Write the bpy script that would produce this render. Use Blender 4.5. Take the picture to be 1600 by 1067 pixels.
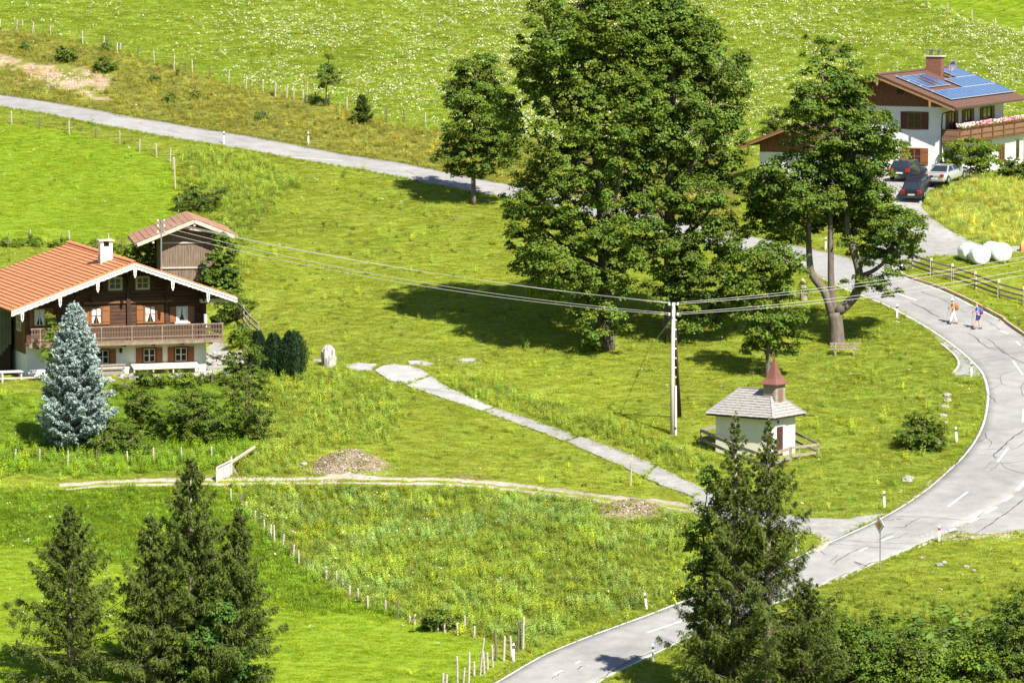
import bpy, bmesh, math, random
import numpy as np
from mathutils import Vector, Matrix
R = math.radians
PI = math.pi
for o in list(bpy.data.objects):
    bpy.data.objects.remove(o, do_unlink=True)
scene = bpy.context.scene
COL = scene.collection

# ------------------------------------------------------------------ camera, sky, sun, exposure
FPX = 8000.0                      # focal length in photograph pixels (180 mm on 36 mm)
PITCH = math.atan2(533.5 + 235.0, FPX)
CAMZ = 50.0
cam_data = bpy.data.cameras.new('camera')
cam_data.lens = 180.0
cam_data.sensor_width = 36.0
cam_data.clip_start = 1.0
cam_data.clip_end = 6000.0
cam = bpy.data.objects.new('camera', cam_data)
COL.objects.link(cam)
cam.location = (0, 0, CAMZ)
cam.rotation_euler = (PI / 2 - PITCH, 0, 0)
scene.camera = cam

SUN_AZ = 33.0                     # degrees to the right of straight behind the camera
SUN_EL = 49.0
world = bpy.data.worlds.new('World')
scene.world = world
world.use_nodes = True
wn = world.node_tree
bg = wn.nodes['Background']
sky = wn.nodes.new('ShaderNodeTexSky')
sky.sky_type = 'NISHITA'
sky.sun_disc = False
sky.sun_elevation = R(SUN_EL)
sky.sun_rotation = R(180 - SUN_AZ)
sky.altitude = 900
sky.air_density = 1.0
sky.dust_density = 0.6
wn.links.new(sky.outputs[0], bg.inputs['Color'])
bg.inputs['Strength'].default_value = 0.065
sd = bpy.data.lights.new('sun', 'SUN')
sd.energy = 4.6
sd.angle = R(0.53)
sd.color = (1.0, 0.955, 0.87)
sun = bpy.data.objects.new('sun', sd)
COL.objects.link(sun)
sv = Vector((math.sin(R(SUN_AZ)) * math.cos(R(SUN_EL)), -math.cos(R(SUN_AZ)) * math.cos(R(SUN_EL)), math.sin(R(SUN_EL))))
sun.rotation_euler = sv.to_track_quat('Z', 'Y').to_euler()
sun.location = (60, 200, 120)
vs = scene.view_settings
vs.view_transform = 'Standard'
vs.look = 'None'
vs.exposure = 1.36
vs.gamma = 1.0
vs.use_curve_mapping = False

# ------------------------------------------------------------------ numeric helpers
rng = np.random.default_rng(7)
cp, sp = math.cos(PITCH), math.sin(PITCH)
CAM = np.array([0, 0, CAMZ])
def ray(u, v):
    u = np.asarray(u, float); v = np.asarray(v, float)
    a = np.full(u.shape, FPX); up = 533.5 - v
    d = np.stack([u - 800.0, a * cp + up * sp, -a * sp + up * cp], -1)
    return d
def project(p):
    p = np.asarray(p, float) - CAM
    dep = p[..., 1] * cp - p[..., 2] * sp
    upc = p[..., 1] * sp + p[..., 2] * cp
    return 800 + FPX * p[..., 0] / dep, 533.5 - FPX * upc / dep

def smooth(a, b, x):
    t = np.clip((x - a) / (b - a), 0, 1)
    return t * t * (3 - 2 * t)
def _hash(ix, iy, s):
    h = np.sin(ix * 127.1 + iy * 311.7 + s * 74.7) * 43758.5453
    return h - np.floor(h)
def vnoise(x, y, s=0):
    ix, iy = np.floor(x), np.floor(y)
    fx, fy = x - ix, y - iy
    fx = fx * fx * (3 - 2 * fx); fy = fy * fy * (3 - 2 * fy)
    a = _hash(ix, iy, s); b = _hash(ix + 1, iy, s); c = _hash(ix, iy + 1, s); d = _hash(ix + 1, iy + 1, s)
    return (a + (b - a) * fx) * (1 - fy) + (c + (d - c) * fx) * fy
def fbm(x, y, s=0, n=3):
    t = 0; a = 0.5
    for i in range(n):
        t = t + a * (vnoise(x, y, s + i * 13) - 0.5) * 2
        x = x * 2.03; y = y * 2.03; a *= 0.5
    return t

# ------------------------------------------------------------------ terrain height (x right, y away, z up)
_tab = [(1067, 29.6), (950, 28.0), (820, 26.6), (690, 25.1), (580, 23.8), (487, 22.5), (400, 21.5), (300, 20.6), (217, 19.7), (100, 18.6), (0, 17.7)]
_py = []; _pz = []
for _v, _m in _tab:
    _d = FPX / _m; _u = (533.5 - _v) / _m
    _py.append(_d * cp + _u * sp); _pz.append(CAMZ - _d * sp + _u * cp)
_pc = np.polyfit(np.array(_py) - 350, _pz, 3)
_Y0, _Y1 = 262.0, 468.0
_z0 = np.polyval(_pc, _Y0 - 350); _s0 = np.polyval(np.polyder(_pc), _Y0 - 350)
_z1 = np.polyval(_pc, _Y1 - 350); _s1 = np.polyval(np.polyder(_pc), _Y1 - 350)
def hill(x, y):
    yc = np.clip(y, _Y0, _Y1)
    z = np.polyval(_pc, yc - 350)
    z = z + np.where(y > _Y1, _s1 * (y - _Y1), 0)
    dy = np.maximum(_Y0 - y, 0)
    z = z - _s0 * 70 * (1 - np.exp(-dy / 70))
    near = smooth(150, 0, y)
    z = z * (1 - near) + near * (CAMZ - 1.7 - 0.25 * np.maximum(y, -400))
    z = z + 0.22 * fbm(x / 9.0, y / 9.0, 3, 2) * smooth(250, 270, y)
    return z
PADS = []          # (cx, cy, angle, half x, half y, z, blend)
def H(x, y):
    x = np.asarray(x, float); y = np.asarray(y, float)
    z = hill(x, y)
    for (cx, cy, a, hx, hy, pz, bl) in PADS:
        dx, dy = x - cx, y - cy
        lx = dx * math.cos(a) + dy * math.sin(a); ly = -dx * math.sin(a) + dy * math.cos(a)
        q = np.hypot(np.maximum(np.abs(lx) - hx, 0), np.maximum(np.abs(ly) - hy, 0))
        w = 1 - smooth(0, bl, q)
        z = z * (1 - w) + pz * w
    for (cx, cy, rx, ry, h) in MOUNDS:
        q = np.hypot((x - cx) / rx, (y - cy) / ry)
        z = z + h * (1 - smooth(0.1, 1.0, q))
    return z
MOUNDS = []
def ground(u, v):
    """points of the ground seen at photograph pixels (u, v)"""
    u = np.atleast_1d(np.asarray(u, float)); v = np.atleast_1d(np.asarray(v, float))
    d = ray(u, v)
    sx, sz = d[:, 0] / d[:, 1], d[:, 2] / d[:, 1]
    lo = np.full(u.shape, 225.0); hi = np.full(u.shape, 620.0)
    for _ in range(46):
        m = (lo + hi) / 2
        below = CAMZ + sz * m < H(sx * m, m)
        hi = np.where(below, m, hi); lo = np.where(below, lo, m)
    y = (lo + hi) / 2; x = sx * y
    return np.stack([x, y, H(x, y)], -1)
def G(u, v):
    return Vector(ground(u, v)[0])
def ppm(p):
    return FPX / (p[1] * cp - (p[2] - CAMZ) * sp)
def at_depth(u, v, y):
    d = ray(u, v); return Vector(CAM + d * (y / d[1]))

# ------------------------------------------------------------------ object helpers
def tag(o, label=None, cat=None, group=None, kind=None):
    if label: o['label'] = label
    if cat: o['category'] = cat
    if group: o['group'] = group
    if kind: o['kind'] = kind
    return o
def empty(name, loc=(0, 0, 0), rz=0.0, label=None, cat=None, group=None):
    o = bpy.data.objects.new(name, None)
    o.empty_display_size = 0.3
    COL.objects.link(o)
    o.location = loc; o.rotation_euler = (0, 0, rz)
    return tag(o, label, cat, group)
def link(name, me, mat=None, parent=None, smooth_=False):
    o = bpy.data.objects.new(name, me)
    COL.objects.link(o)
    if parent is not None: o.parent = parent
    if mat is not None and len(me.materials) == 0: me.materials.append(mat)
    if smooth_:
        me.polygons.foreach_set('use_smooth', np.ones(len(me.polygons), bool))
    return o
def copy_tree(o, parent=None):
    c = o.copy(); COL.objects.link(c); c.parent = parent
    for ch in o.children: copy_tree(ch, c)
    return c

class MB:
    """collects simple shapes into one mesh"""
    def __init__(s): s.v = []; s.f = []
    def add(s, vs, fs):
        n = len(s.v); s.v.extend([tuple(p) for p in vs]); s.f.extend([tuple(n + i for i in f) for f in fs]); return s
    def box(s, c, size, rot=None):
        hx, hy, hz = size[0] / 2, size[1] / 2, size[2] / 2
        P = [Vector((x, y, z)) for z in (-hz, hz) for x, y in ((-hx, -hy), (hx, -hy), (hx, hy), (-hx, hy))]
        if rot is not None: P = [rot @ p for p in P]
        c = Vector(c)
        return s.add([p + c for p in P], [(0, 3, 2, 1), (4, 5, 6, 7), (0, 1, 5, 4), (1, 2, 6, 5), (2, 3, 7, 6), (3, 0, 4, 7)])
    def bx(s, x0, x1, y0, y1, z0, z1):
        return s.box(((x0 + x1) / 2, (y0 + y1) / 2, (z0 + z1) / 2), (abs(x1 - x0), abs(y1 - y0), abs(z1 - z0)))
    def bar(s, a, b, w, h=None, up=(0, 0, 1)):
        a, b = Vector(a), Vector(b); h = h or w
        d = (b - a); L = d.length; d.normalize()
        u = Vector(up)
        if abs(d.dot(u)) > 0.98: u = Vector((0, 1, 0))
        r = d.cross(u).normalized(); u = r.cross(d)
        P = []
        for p in (a, b):
            for i, j in ((-1, -1), (1, -1), (1, 1), (-1, 1)):
                P.append(p + r * (i * w / 2) + u * (j * h / 2))
        return s.add(P, [(0, 1, 2, 3), (7, 6, 5, 4), (0, 4, 5, 1), (1, 5, 6, 2), (2, 6, 7, 3), (3, 7, 4, 0)])
    def tube(s, pts, rad, n=6, cap=True):
        pts = [Vector(p) for p in pts]
        if not hasattr(rad, '__len__'): rad = [rad] * len(pts)
        base = len(s.v); V = []; F = []
        prev = None
        for i, p in enumerate(pts):
            d = (pts[min(i + 1, len(pts) - 1)] - pts[max(i - 1, 0)])
            if d.length < 1e-9: d = Vector((0, 0, 1))
            d.normalize()
            if prev is None:
                a = d.cross(Vector((0, 0, 1)))
                if a.length < 0.05: a = d.cross(Vector((0, 1, 0)))
                a.normalize()
            else:
                a = (prev - d * prev.dot(d))
                if a.length < 1e-6: a = d.cross(Vector((1, 0, 0)))
                a.normalize()
            prev = a; b = d.cross(a)
            for k in range(n):
                t = 2 * PI * k / n
                V.append(p + (a * math.cos(t) + b * math.sin(t)) * rad[i])
        for i in range(len(pts) - 1):
            for k in range(n):
                k2 = (k + 1) % n
                F.append((i * n + k, i * n + k2, (i + 1) * n + k2, (i + 1) * n + k))
        if cap:
            F.append(tuple(reversed(range(n)))); F.append(tuple(range((len(pts) - 1) * n, len(pts) * n)))
        return s.add(V, F)
    def lathe(s, prof, n=16, c=(0, 0, 0)):
        V = []; F = []
        for r, z in prof:
            for k in range(n):
                t = 2 * PI * k / n
                V.append((c[0] + r * math.cos(t), c[1] + r * math.sin(t), c[2] + z))
        m = len(prof)
        for i in range(m - 1):
            for k in range(n):
                k2 = (k + 1) % n
                F.append((i * n + k, i * n + k2, (i + 1) * n + k2, (i + 1) * n + k))
        F.append(tuple(reversed(range(n)))); F.append(tuple(range((m - 1) * n, m * n)))
        return s.add(V, F)
    def prism(s, poly, axis, a, b):
        """poly: 2D points, extruded along axis ('x','y','z') from a to b"""
        def mk(p, t):
            if axis == 'x': return (t, p[0], p[1])
            if axis == 'y': return (p[0], t, p[1])
            return (p[0], p[1], t)
        n = len(poly)
        V = [mk(p, a) for p in poly] + [mk(p, b) for p in poly]
        F = [tuple(reversed(range(n))), tuple(range(n, 2 * n))] + [(i, (i + 1) % n, n + (i + 1) % n, n + i) for i in range(n)]
        return s.add(V, F)
    def build(s, name, mat, parent=None, smooth_=False, fix=True):
        me = bpy.data.meshes.new(name)
        me.from_pydata(s.v, [], s.f)
        if fix:
            bm = bmesh.new(); bm.from_mesh(me)
            bmesh.ops.recalc_face_normals(bm, faces=bm.faces[:])
            bm.to_mesh(me); bm.free()
        return link(name, me, mat, parent, smooth_)

def np_mesh(name, V, F, tint=None, mat=None, parent=None, smooth_=False):
    """V (n,3), F (m,k) numpy arrays"""
    me = bpy.data.meshes.new(name)
    V = np.ascontiguousarray(V, dtype=np.float32); F = np.ascontiguousarray(F, dtype=np.int32)
    m, k = F.shape
    me.vertices.add(len(V)); me.vertices.foreach_set('co', V.ravel())
    me.loops.add(m * k); me.loops.foreach_set('vertex_index', F.ravel())
    me.polygons.add(m); me.polygons.foreach_set('loop_start', np.arange(0, m * k, k, dtype=np.int32))
    if smooth_: me.polygons.foreach_set('use_smooth', np.ones(m, bool))
    if tint is not None:
        c = me.color_attributes.new('tint', 'FLOAT_COLOR', 'POINT')
        t = np.ones((len(V), 4), np.float32); t[:, :tint.shape[1]] = tint
        c.data.foreach_set('color', t.ravel())
    me.update(calc_edges=True)
    me.validate()
    o = bpy.data.objects.new(name, me)
    COL.objects.link(o)
    if parent is not None: o.parent = parent
    if mat is not None: me.materials.append(mat)
    return o

# ------------------------------------------------------------------ materials
MATS = {}
def nt(name):
    m = bpy.data.materials.new(name); m.use_nodes = True
    return m, m.node_tree, m.node_tree.nodes['Principled BSDF']
def mat(name, col, col2=None, scale=3.0, rough=0.7, bump=0.0, bscale=None, metal=0.0, stretch=(1, 1, 1), spec=0.3, detail=6.0, contrast=1.0):
    if name in MATS: return MATS[name]
    m, t, b = nt(name)
    b.inputs['Roughness'].default_value = rough
    b.inputs['Metallic'].default_value = metal
    b.inputs['Specular IOR Level'].default_value = spec
    b.inputs['Base Color'].default_value = (*col, 1)
    if col2 is not None or bump:
        tc = t.nodes.new('ShaderNodeTexCoord'); mp = t.nodes.new('ShaderNodeMapping')
        mp.inputs['Scale'].default_value = stretch
        t.links.new(tc.outputs['Object'], mp.inputs['Vector'])
    if col2 is not None:
        n = t.nodes.new('ShaderNodeTexNoise'); n.inputs['Scale'].default_value = scale; n.inputs['Detail'].default_value = detail
        n.inputs['Roughness'].default_value = 0.65
        t.links.new(mp.outputs[0], n.inputs['Vector'])
        r = t.nodes.new('ShaderNodeValToRGB')
        r.color_ramp.elements[0].position = 0.5 - 0.2 / contrast; r.color_ramp.elements[1].position = 0.5 + 0.2 / contrast
        r.color_ramp.elements[0].color = (*col, 1); r.color_ramp.elements[1].color = (*col2, 1)
        t.links.new(n.outputs['Fac'], r.inputs[0])
        t.links.new(r.outputs[0], b.inputs['Base Color'])
    if bump:
        n2 = t.nodes.new('ShaderNodeTexNoise'); n2.inputs['Scale'].default_value = bscale or scale * 4; n2.inputs['Detail'].default_value = 5
        t.links.new(mp.outputs[0], n2.inputs['Vector'])
        bp = t.nodes.new('ShaderNodeBump'); bp.inputs['Strength'].default_value = bump; bp.inputs['Distance'].default_value = 0.05
        t.links.new(n2.outputs['Fac'], bp.inputs['Height']); t.links.new(bp.outputs[0], b.inputs['Normal'])
    MATS[name] = m
    return m
def leafmat(name, col, trans=0.35, rough=0.45, spec=0.35, tint='tint', instancer=False, hue=0.0):
    """leaf: colour times per-leaf tint, with light coming through"""
    if name in MATS: return MATS[name]
    m, t, b = nt(name)
    out = t.nodes['Material Output']
    a = t.nodes.new('ShaderNodeAttribute'); a.attribute_name = tint
    if instancer: a.attribute_type = 'INSTANCER'
    mx = t.nodes.new('ShaderNodeMix'); mx.data_type = 'RGBA'; mx.blend_type = 'MULTIPLY'; mx.inputs[0].default_value = 1.0
    mx.inputs[6].default_value = (*col, 1)
    t.links.new(a.outputs['Color'], mx.inputs[7])
    t.links.new(mx.outputs[2], b.inputs['Base Color'])
    b.inputs['Roughness'].default_value = rough; b.inputs['Specular IOR Level'].default_value = spec
    tr = t.nodes.new('ShaderNodeBsdfTranslucent')
    g = t.nodes.new('ShaderNodeMix'); g.data_type = 'RGBA'; g.blend_type = 'MULTIPLY'; g.inputs[0].default_value = 1.0
    g.inputs[7].default_value = (1.25, 1.2, 0.5, 1)
    t.links.new(mx.outputs[2], g.inputs[6]); t.links.new(g.outputs[2], tr.inputs['Color'])
    ms = t.nodes.new('ShaderNodeMixShader'); ms.inputs[0].default_value = trans
    t.links.new(b.outputs[0], ms.inputs[1]); t.links.new(tr.outputs[0], ms.inputs[2]); t.links.new(ms.outputs[0], out.inputs[0])
    MATS[name] = m
    return m
# ================================================================== SETTING: pads, roads, ground
# level yards for the buildings
_b = G(262, 588)
FH = dict(c=G(201, 585), a=R(18.5))                     # farmhouse: middle of the gable wall
_c = FH['c']; _ax = Vector((math.cos(FH['a']), math.sin(FH['a']), 0)); _ay = Vector((-math.sin(FH['a']), math.cos(FH['a']), 0))
_pc0 = _c + _ax * 0.3 + _ay * 6.0
PADS.append((_pc0.x, _pc0.y, FH['a'], 8.4, 8.2, _c.z, 6.0))
RHA = R(-25.0)
RH = dict(c=G(1379, 275), a=RHA)                        # house with the solar panels: middle of its gable wall
_c = RH['c']; _ax = Vector((math.cos(RHA), math.sin(RHA), 0)); _ay = Vector((-math.sin(RHA), math.cos(RHA), 0))
_pc0 = _c + _ax * 0 + _ay * 6.0
PADS.append((_pc0.x, _pc0.y, RHA, 6.2, 9.0, _c.z, 7.0))
CHA = R(-35.4)
CHP = dict(c=G(1205, 714), a=CHA)                       # chapel: its corner nearest the camera
_c = CHP['c']; _ax = Vector((math.cos(CHA), math.sin(CHA), 0)); _ay = Vector((-math.sin(CHA), math.cos(CHA), 0))
_pc0 = _c - _ax * 1.9 + _ay * 1.5
PADS.append((_pc0.x, _pc0.y, CHA, 2.4, 2.0, _c.z, 2.5))

def catmull(P, n):
    P = np.asarray(P, float)
    Q = np.vstack([2 * P[0] - P[1], P, 2 * P[-1] - P[-2]])
    out = []
    for i in range(1, len(Q) - 2):
        p0, p1, p2, p3 = Q[i - 1], Q[i], Q[i + 1], Q[i + 2]
        for t in np.arange(n) / n:
            out.append(0.5 * ((2 * p1) + (-p0 + p2) * t + (2 * p0 - 5 * p1 + 4 * p2 - p3) * t * t + (-p0 + 3 * p1 - 3 * p2 + p3) * t ** 3))
    out.append(Q[-2])
    return np.array(out)
def inpoly(x, y, P):
    P = np.asarray(P); r = np.zeros(np.shape(x), bool)
    n = len(P); j = n - 1
    for i in range(n):
        xi, yi = P[i][0], P[i][1]; xj, yj = P[j][0], P[j][1]
        if yi != yj:
            c = ((yi > y) != (yj > y)) & (x < (xj - xi) * (y - yi) / (yj - yi) + xi)
            r ^= c
        j = i
    return r
PAIRS = [((700,1105),(800,1150)),((770,1067),(860,1110)),((870,1013),(940,1065)),((1010,960),(1082,997)),((1150,908),(1200,950)),
 ((1235,874),(1300,910)),((1292,848),(1355,887)),((1378,808),(1430,855)),((1429,777),(1490,827)),((1475,740),(1560,789)),((1514,699),(1625,735)),
 ((1532,666),(1652,690)),((1539,633),(1663,645)),((1539,609),(1660,605)),((1532,585),(1645,570)),((1517,567),(1625,545)),((1487,541),(1590,516)),
 ((1454,518),(1555,495)),((1420,498),(1518,476)),((1380,477),(1470,453)),((1338,461),(1410,432)),((1299,444),(1360,414)),((1255,422),(1300,396)),
 ((1200,404),(1230,382)),((1130,387),(1150,365)),((1060,371),(1075,350)),((1010,359),(1020,338)),((930,340),(940,319)),((855,322),(870,303)),
 ((797,310),(815,292)),((665,286),(680,266)),((560,265),(580,248)),((400,237),(415,218)),((300,221),(317,202)),((200,203),(217,185)),((100,184),(115,166)),
 ((0,167),(10,150)),((-150,146),(-140,129))]
_in = ground([p[0][0] for p in PAIRS], [p[0][1] for p in PAIRS])
_ou = ground([p[1][0] for p in PAIRS], [p[1][1] for p in PAIRS])
IN = catmull(_in[:, :2], 8); OU = catmull(_ou[:, :2], 8)
ROADPOLY = np.vstack([IN, OU[::-1]])
def px_poly(L):
    return ground([p[0] for p in L], [p[1] for p in L])[:, :2]
SIDE = px_poly([(1490,829),(1541,801),(1600,760),(1640,725),(1760,725),(1760,812),(1600,828),(1530,834)])
LAYBY = px_poly([(1450,516),(1470,538),(1490,556),(1497,566),(1497,573),(1488,586),(1516,587),(1536,590),(1520,567),(1487,540)])
LANEJ = px_poly([(1383,802),(1365,804),(1320,810),(1262,809),(1200,800),(1150,788),(1102,765),(1084,777),(1076,790),(1076,800),(1150,818),(1215,828),(1262,832),(1282,839),(1293,846),(1292,849)])
DRIVE = px_poly([(1330,287),(1370,276),(1405,270),(1470,268),(1515,276),(1490,283),(1470,290),(1450,300),(1440,312),(1441,324),(1460,344),(1487,362),(1517,377),(1545,386),(1610,384),(1610,393),(1545,396),(1497,398),(1455,401),(1425,412),(1407,431),(1385,425),(1362,416),(1340,405),(1372,375),(1392,350),(1400,330),(1390,312),(1330,305)])
SLABS = [[(635,603),(674,588),(699.5,605),(735,621),(771,636),(752,642),(720,632),(680,618)],
         [(586,579),(600,572),(617,569),(640,573),(658,578),(671,586),(636,601),(607,595)],
         [(539,574),(560,568),(589,570),(583,578),(552,580)],
         [(490,562),(502,562),(503,566),(489,566)],
         [(636,565),(660,564),(678,569),(664,572),(640,570)],
         [(716,563),(730,560),(744,562),(740,565),(722,566)],
         [(756,643),(775,638),(815,651),(852,664),(884,674),(900,683),(882,690),(855,679),(830,670.5),(792,656)],
         [(886,691),(905,684),(919,686),(960,701),(1007,719),(1024,728),(1005,746),(971,728.5),(924,708.5)],
         [(1008,747),(1027,729),(1060,746),(1101,765),(1084,777),(1040,762)]]
SLABW = [px_poly(s) for s in SLABS]
TRACK = [(95,762),(150,757),(200,755),(270,753),(355,753),(430,752),(540,751),(620,752),(685,753),(757,757),(830,765),(902,774),(975,783),(1030,788),(1090,797)]
TRKW = catmull(px_poly(TRACK), 8)
_bb = ROADPOLY.min(0), ROADPOLY.max(0)

def road_lower(x, y):
    m = inpoly(x, y, ROADPOLY)
    for P in (SIDE, LAYBY, LANEJ, DRIVE): m |= inpoly(x, y, P)
    for P in SLABW: m |= inpoly(x, y, P)
    return m

# heaps of rubble: low mounds in the ground
_h1 = G(545, 735); _h2 = G(985, 800)
MOUNDS.append((_h1.x, _h1.y + 0.6, 3.1, 3.2, 1.0))
MOUNDS.append((_h2.x, _h2.y + 0.3, 2.6, 2.4, 0.55))

# ------------------------------------------------------------------ ground colour zones
def srgb(r, g, b):
    c = np.array([r, g, b]) / 255.0
    return np.where(c <= 0.04045, c / 12.92, ((c + 0.055) / 1.055) ** 2.4)
FENCE_A = [(-60,36),(0,44),(35,48),(79,55),(129,69),(188,82),(241,99),(301,116),(357,132),(411,147),(459,156),(514,163),(542,172),(604,191),(665,199),(760,215),(900,232),(1050,240),(1200,242),(1330,262),(1400,262),(1500,240),(1600,236),(1800,230)]
FENCE_B = [(-60,190),(18,195),(62,202),(108,211),(150,217),(187,226),(218,237),(245,246),(266,254),(272,270),(276,300),(279,334),(250,350),(200,372),(-60,385)]
FENCE_C = [(376,790),(413,832),(429,849),(455,872),(481,891),(510,906),(547,937),(575,952),(622,968),(684,986),(741,995),(800,1018),(817,1014)]
MOWN2 = [(-60,845),(60,850),(130,865),(250,885),(400,922),(470,948),(560,957),(640,978),(700,992),(755,1003),(790,1025),(770,1060),(700,1120),(-60,1120)]
LUSH2 = [(-60,765),(150,764),(350,760),(376,790),(455,872),(547,937),(640,975),(560,958),(470,950),(400,924),(250,887),(130,868),(60,852),(-60,848)]
NETTLE = [(360,758),(540,760),(830,770),(1080,806),(1090,932),(1000,952),(900,985),(820,1012),(741,995),(622,968),(547,937),(455,872),(376,790)]
TALLY = [(1445,318),(1460,300),(1500,284),(1620,280),(1620,382),(1545,384),(1517,374),(1487,358),(1462,340)]
ROUGHL = [(282,250),(330,235),(420,258),(470,290),(420,330),(372,400),(385,470),(360,400),(330,330),(282,322)]
WEEDS1 = [(345,600),(500,578),(560,590),(640,640),(600,690),(490,700),(440,745),(360,748),(380,680)]
WEEDS2 = [(700,600),(760,588),(830,620),(930,650),(1040,690),(1100,720),(1120,750),(1060,738),(960,694),(880,672),(780,630)]
GARDEN = [(-60,610),(60,620),(350,600),(420,690),(330,740),(-60,745)]
HAYR = [(1250,560),(1400,470),(1530,580),(1530,660),(1470,730),(1380,800),(1260,806),(1250,700)]
EARTH = [(-20,78),(25,92),(60,98),(120,105),(160,122),(170,140),(120,140),(60,115),(0,95)]
EARTH2 = [(0,96),(60,118),(110,135),(165,150),(180,165),(150,158),(100,142),(40,118),(0,104)]
FARR = [(1395,-5),(1447,8),(1519,32),(1598,54),(1700,75),(1700,-200),(1200,-200)]
def ragged_px(u, v, x, y):
    return (u + 10 * fbm(x / 1.6, y / 1.6, 21, 2) + 16 * fbm(x / 5, y / 5, 23, 2), v + 5 * fbm(x / 1.6, y / 1.6, 31, 2) + 7 * fbm(x / 5, y / 5, 33, 2))
def zone_colour(x, y):
    """albedo of the sward at ground point, by what grows there"""
    z = H(x, y)
    u, v = project(np.stack([x, y, z], -1))
    ju, jv = ragged_px(u, v, x, y)
    n = np.shape(x)
    c = np.empty(n + (3,))
    c[:] = ALB['pasture']
    big = fbm(x / 5.0, y / 7.0, 5, 3)[..., None]; mid = fbm(x / 1.3, y / 1.8, 9, 3)[..., None]
    c = c * (1 + 0.17 * big) + np.clip(mid, -1, 1) * np.array([0.012, 0.002, 0.003])
    vA = np.interp(ju, [p[0] for p in FENCE_A], [p[1] for p in FENCE_A])
    fl = jv < vA
    c[fl] = (ALB['flower'] * (1 + 0.13 * big + 0.05 * mid))[fl]
    vr = np.interp(u, [0, 400, 815, 1075, 1300], [150, 217, 292, 350, 396])
    bank = (~fl) & (v < vr) & (u < 1150)
    c[bank] = (ALB['bank'] * (1 + 0.16 * mid + 0.1 * big))[bank]
    def put(poly, key, big_=0.1, mid_=0.08, jit=True):
        m = inpoly(ju if jit else u, jv if jit else v, poly)
        c[m] = (ALB[key] * (1 + big_ * big + mid_ * mid))[m]
        return m
    put(FENCE_B, 'mown', 0.08, 0.04)
    put(MOWN2, 'mown', 0.07, 0.04); put(LUSH2, 'lush', 0.2, 0.15); put(NETTLE, 'nettle', 0.18, 0.2)
    put(TALLY, 'tall', 0.15, 0.15); put(ROUGHL, 'weed', 0.15, 0.15); put(WEEDS1, 'weed', 0.15, 0.2); put(WEEDS2, 'weed', 0.1, 0.2)
    put(GARDEN, 'garden', 0.15, 0.1); put(FARR, 'mown', 0.05, 0.03); put(HAYR, 'hay', 0.1, 0.12)
    for P in (EARTH, EARTH2):
        m = inpoly(ju, jv, P) & (mid[..., 0] > -0.08)
        c[m] = (ALB['earth'] * (1 + 0.2 * mid))[m]
    return np.clip(c, 0.004, 0.9), u, v
ALB = dict(pasture=np.array([0.158, 0.193, 0.024]), flower=np.array([0.152, 0.200, 0.023]), mown=np.array([0.147, 0.208, 0.014]),
           bank=np.array([0.158, 0.162, 0.032]), lush=np.array([0.112, 0.170, 0.015]), nettle=np.array([0.128, 0.165, 0.025]), tall=np.array([0.205, 0.225, 0.045]),
           weed=np.array([0.144, 0.180, 0.027]), garden=np.array([0.110, 0.168, 0.016]), hay=np.array([0.154, 0.192, 0.027]), earth=np.array([0.28, 0.215, 0.14]))

# ------------------------------------------------------------------ ground sheet
_xs = np.concatenate([np.array([-900, -500, -300, -180, -120, -90, -70, -58, -50]), np.arange(-46, 62.01, 0.3), np.array([66, 72, 82, 100, 140, 200, 320, 520, 900])])
_ys = np.concatenate([np.array([-300, -120, -40, -10, 0, 8, 20, 40, 70, 100, 130, 160, 185, 205, 220, 232, 242, 250, 256]), np.arange(260, 452, 0.36), np.arange(452, 500, 1.5), np.array([505, 515, 530, 555, 600, 680, 800, 1000, 1300, 1700])])
_X, _Y = np.meshgrid(_xs, _ys)
_Z = H(_X, _Y)
_Z = _Z + 0.05 * fbm(_X / 0.9, _Y / 0.9, 77, 2) * smooth(255, 262, _Y)
_low = road_lower(_X, _Y)
_Z = np.where(_low, H(_X, _Y) - 0.14, _Z)
_c, _u, _v = zone_colour(_X, _Y)
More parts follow.
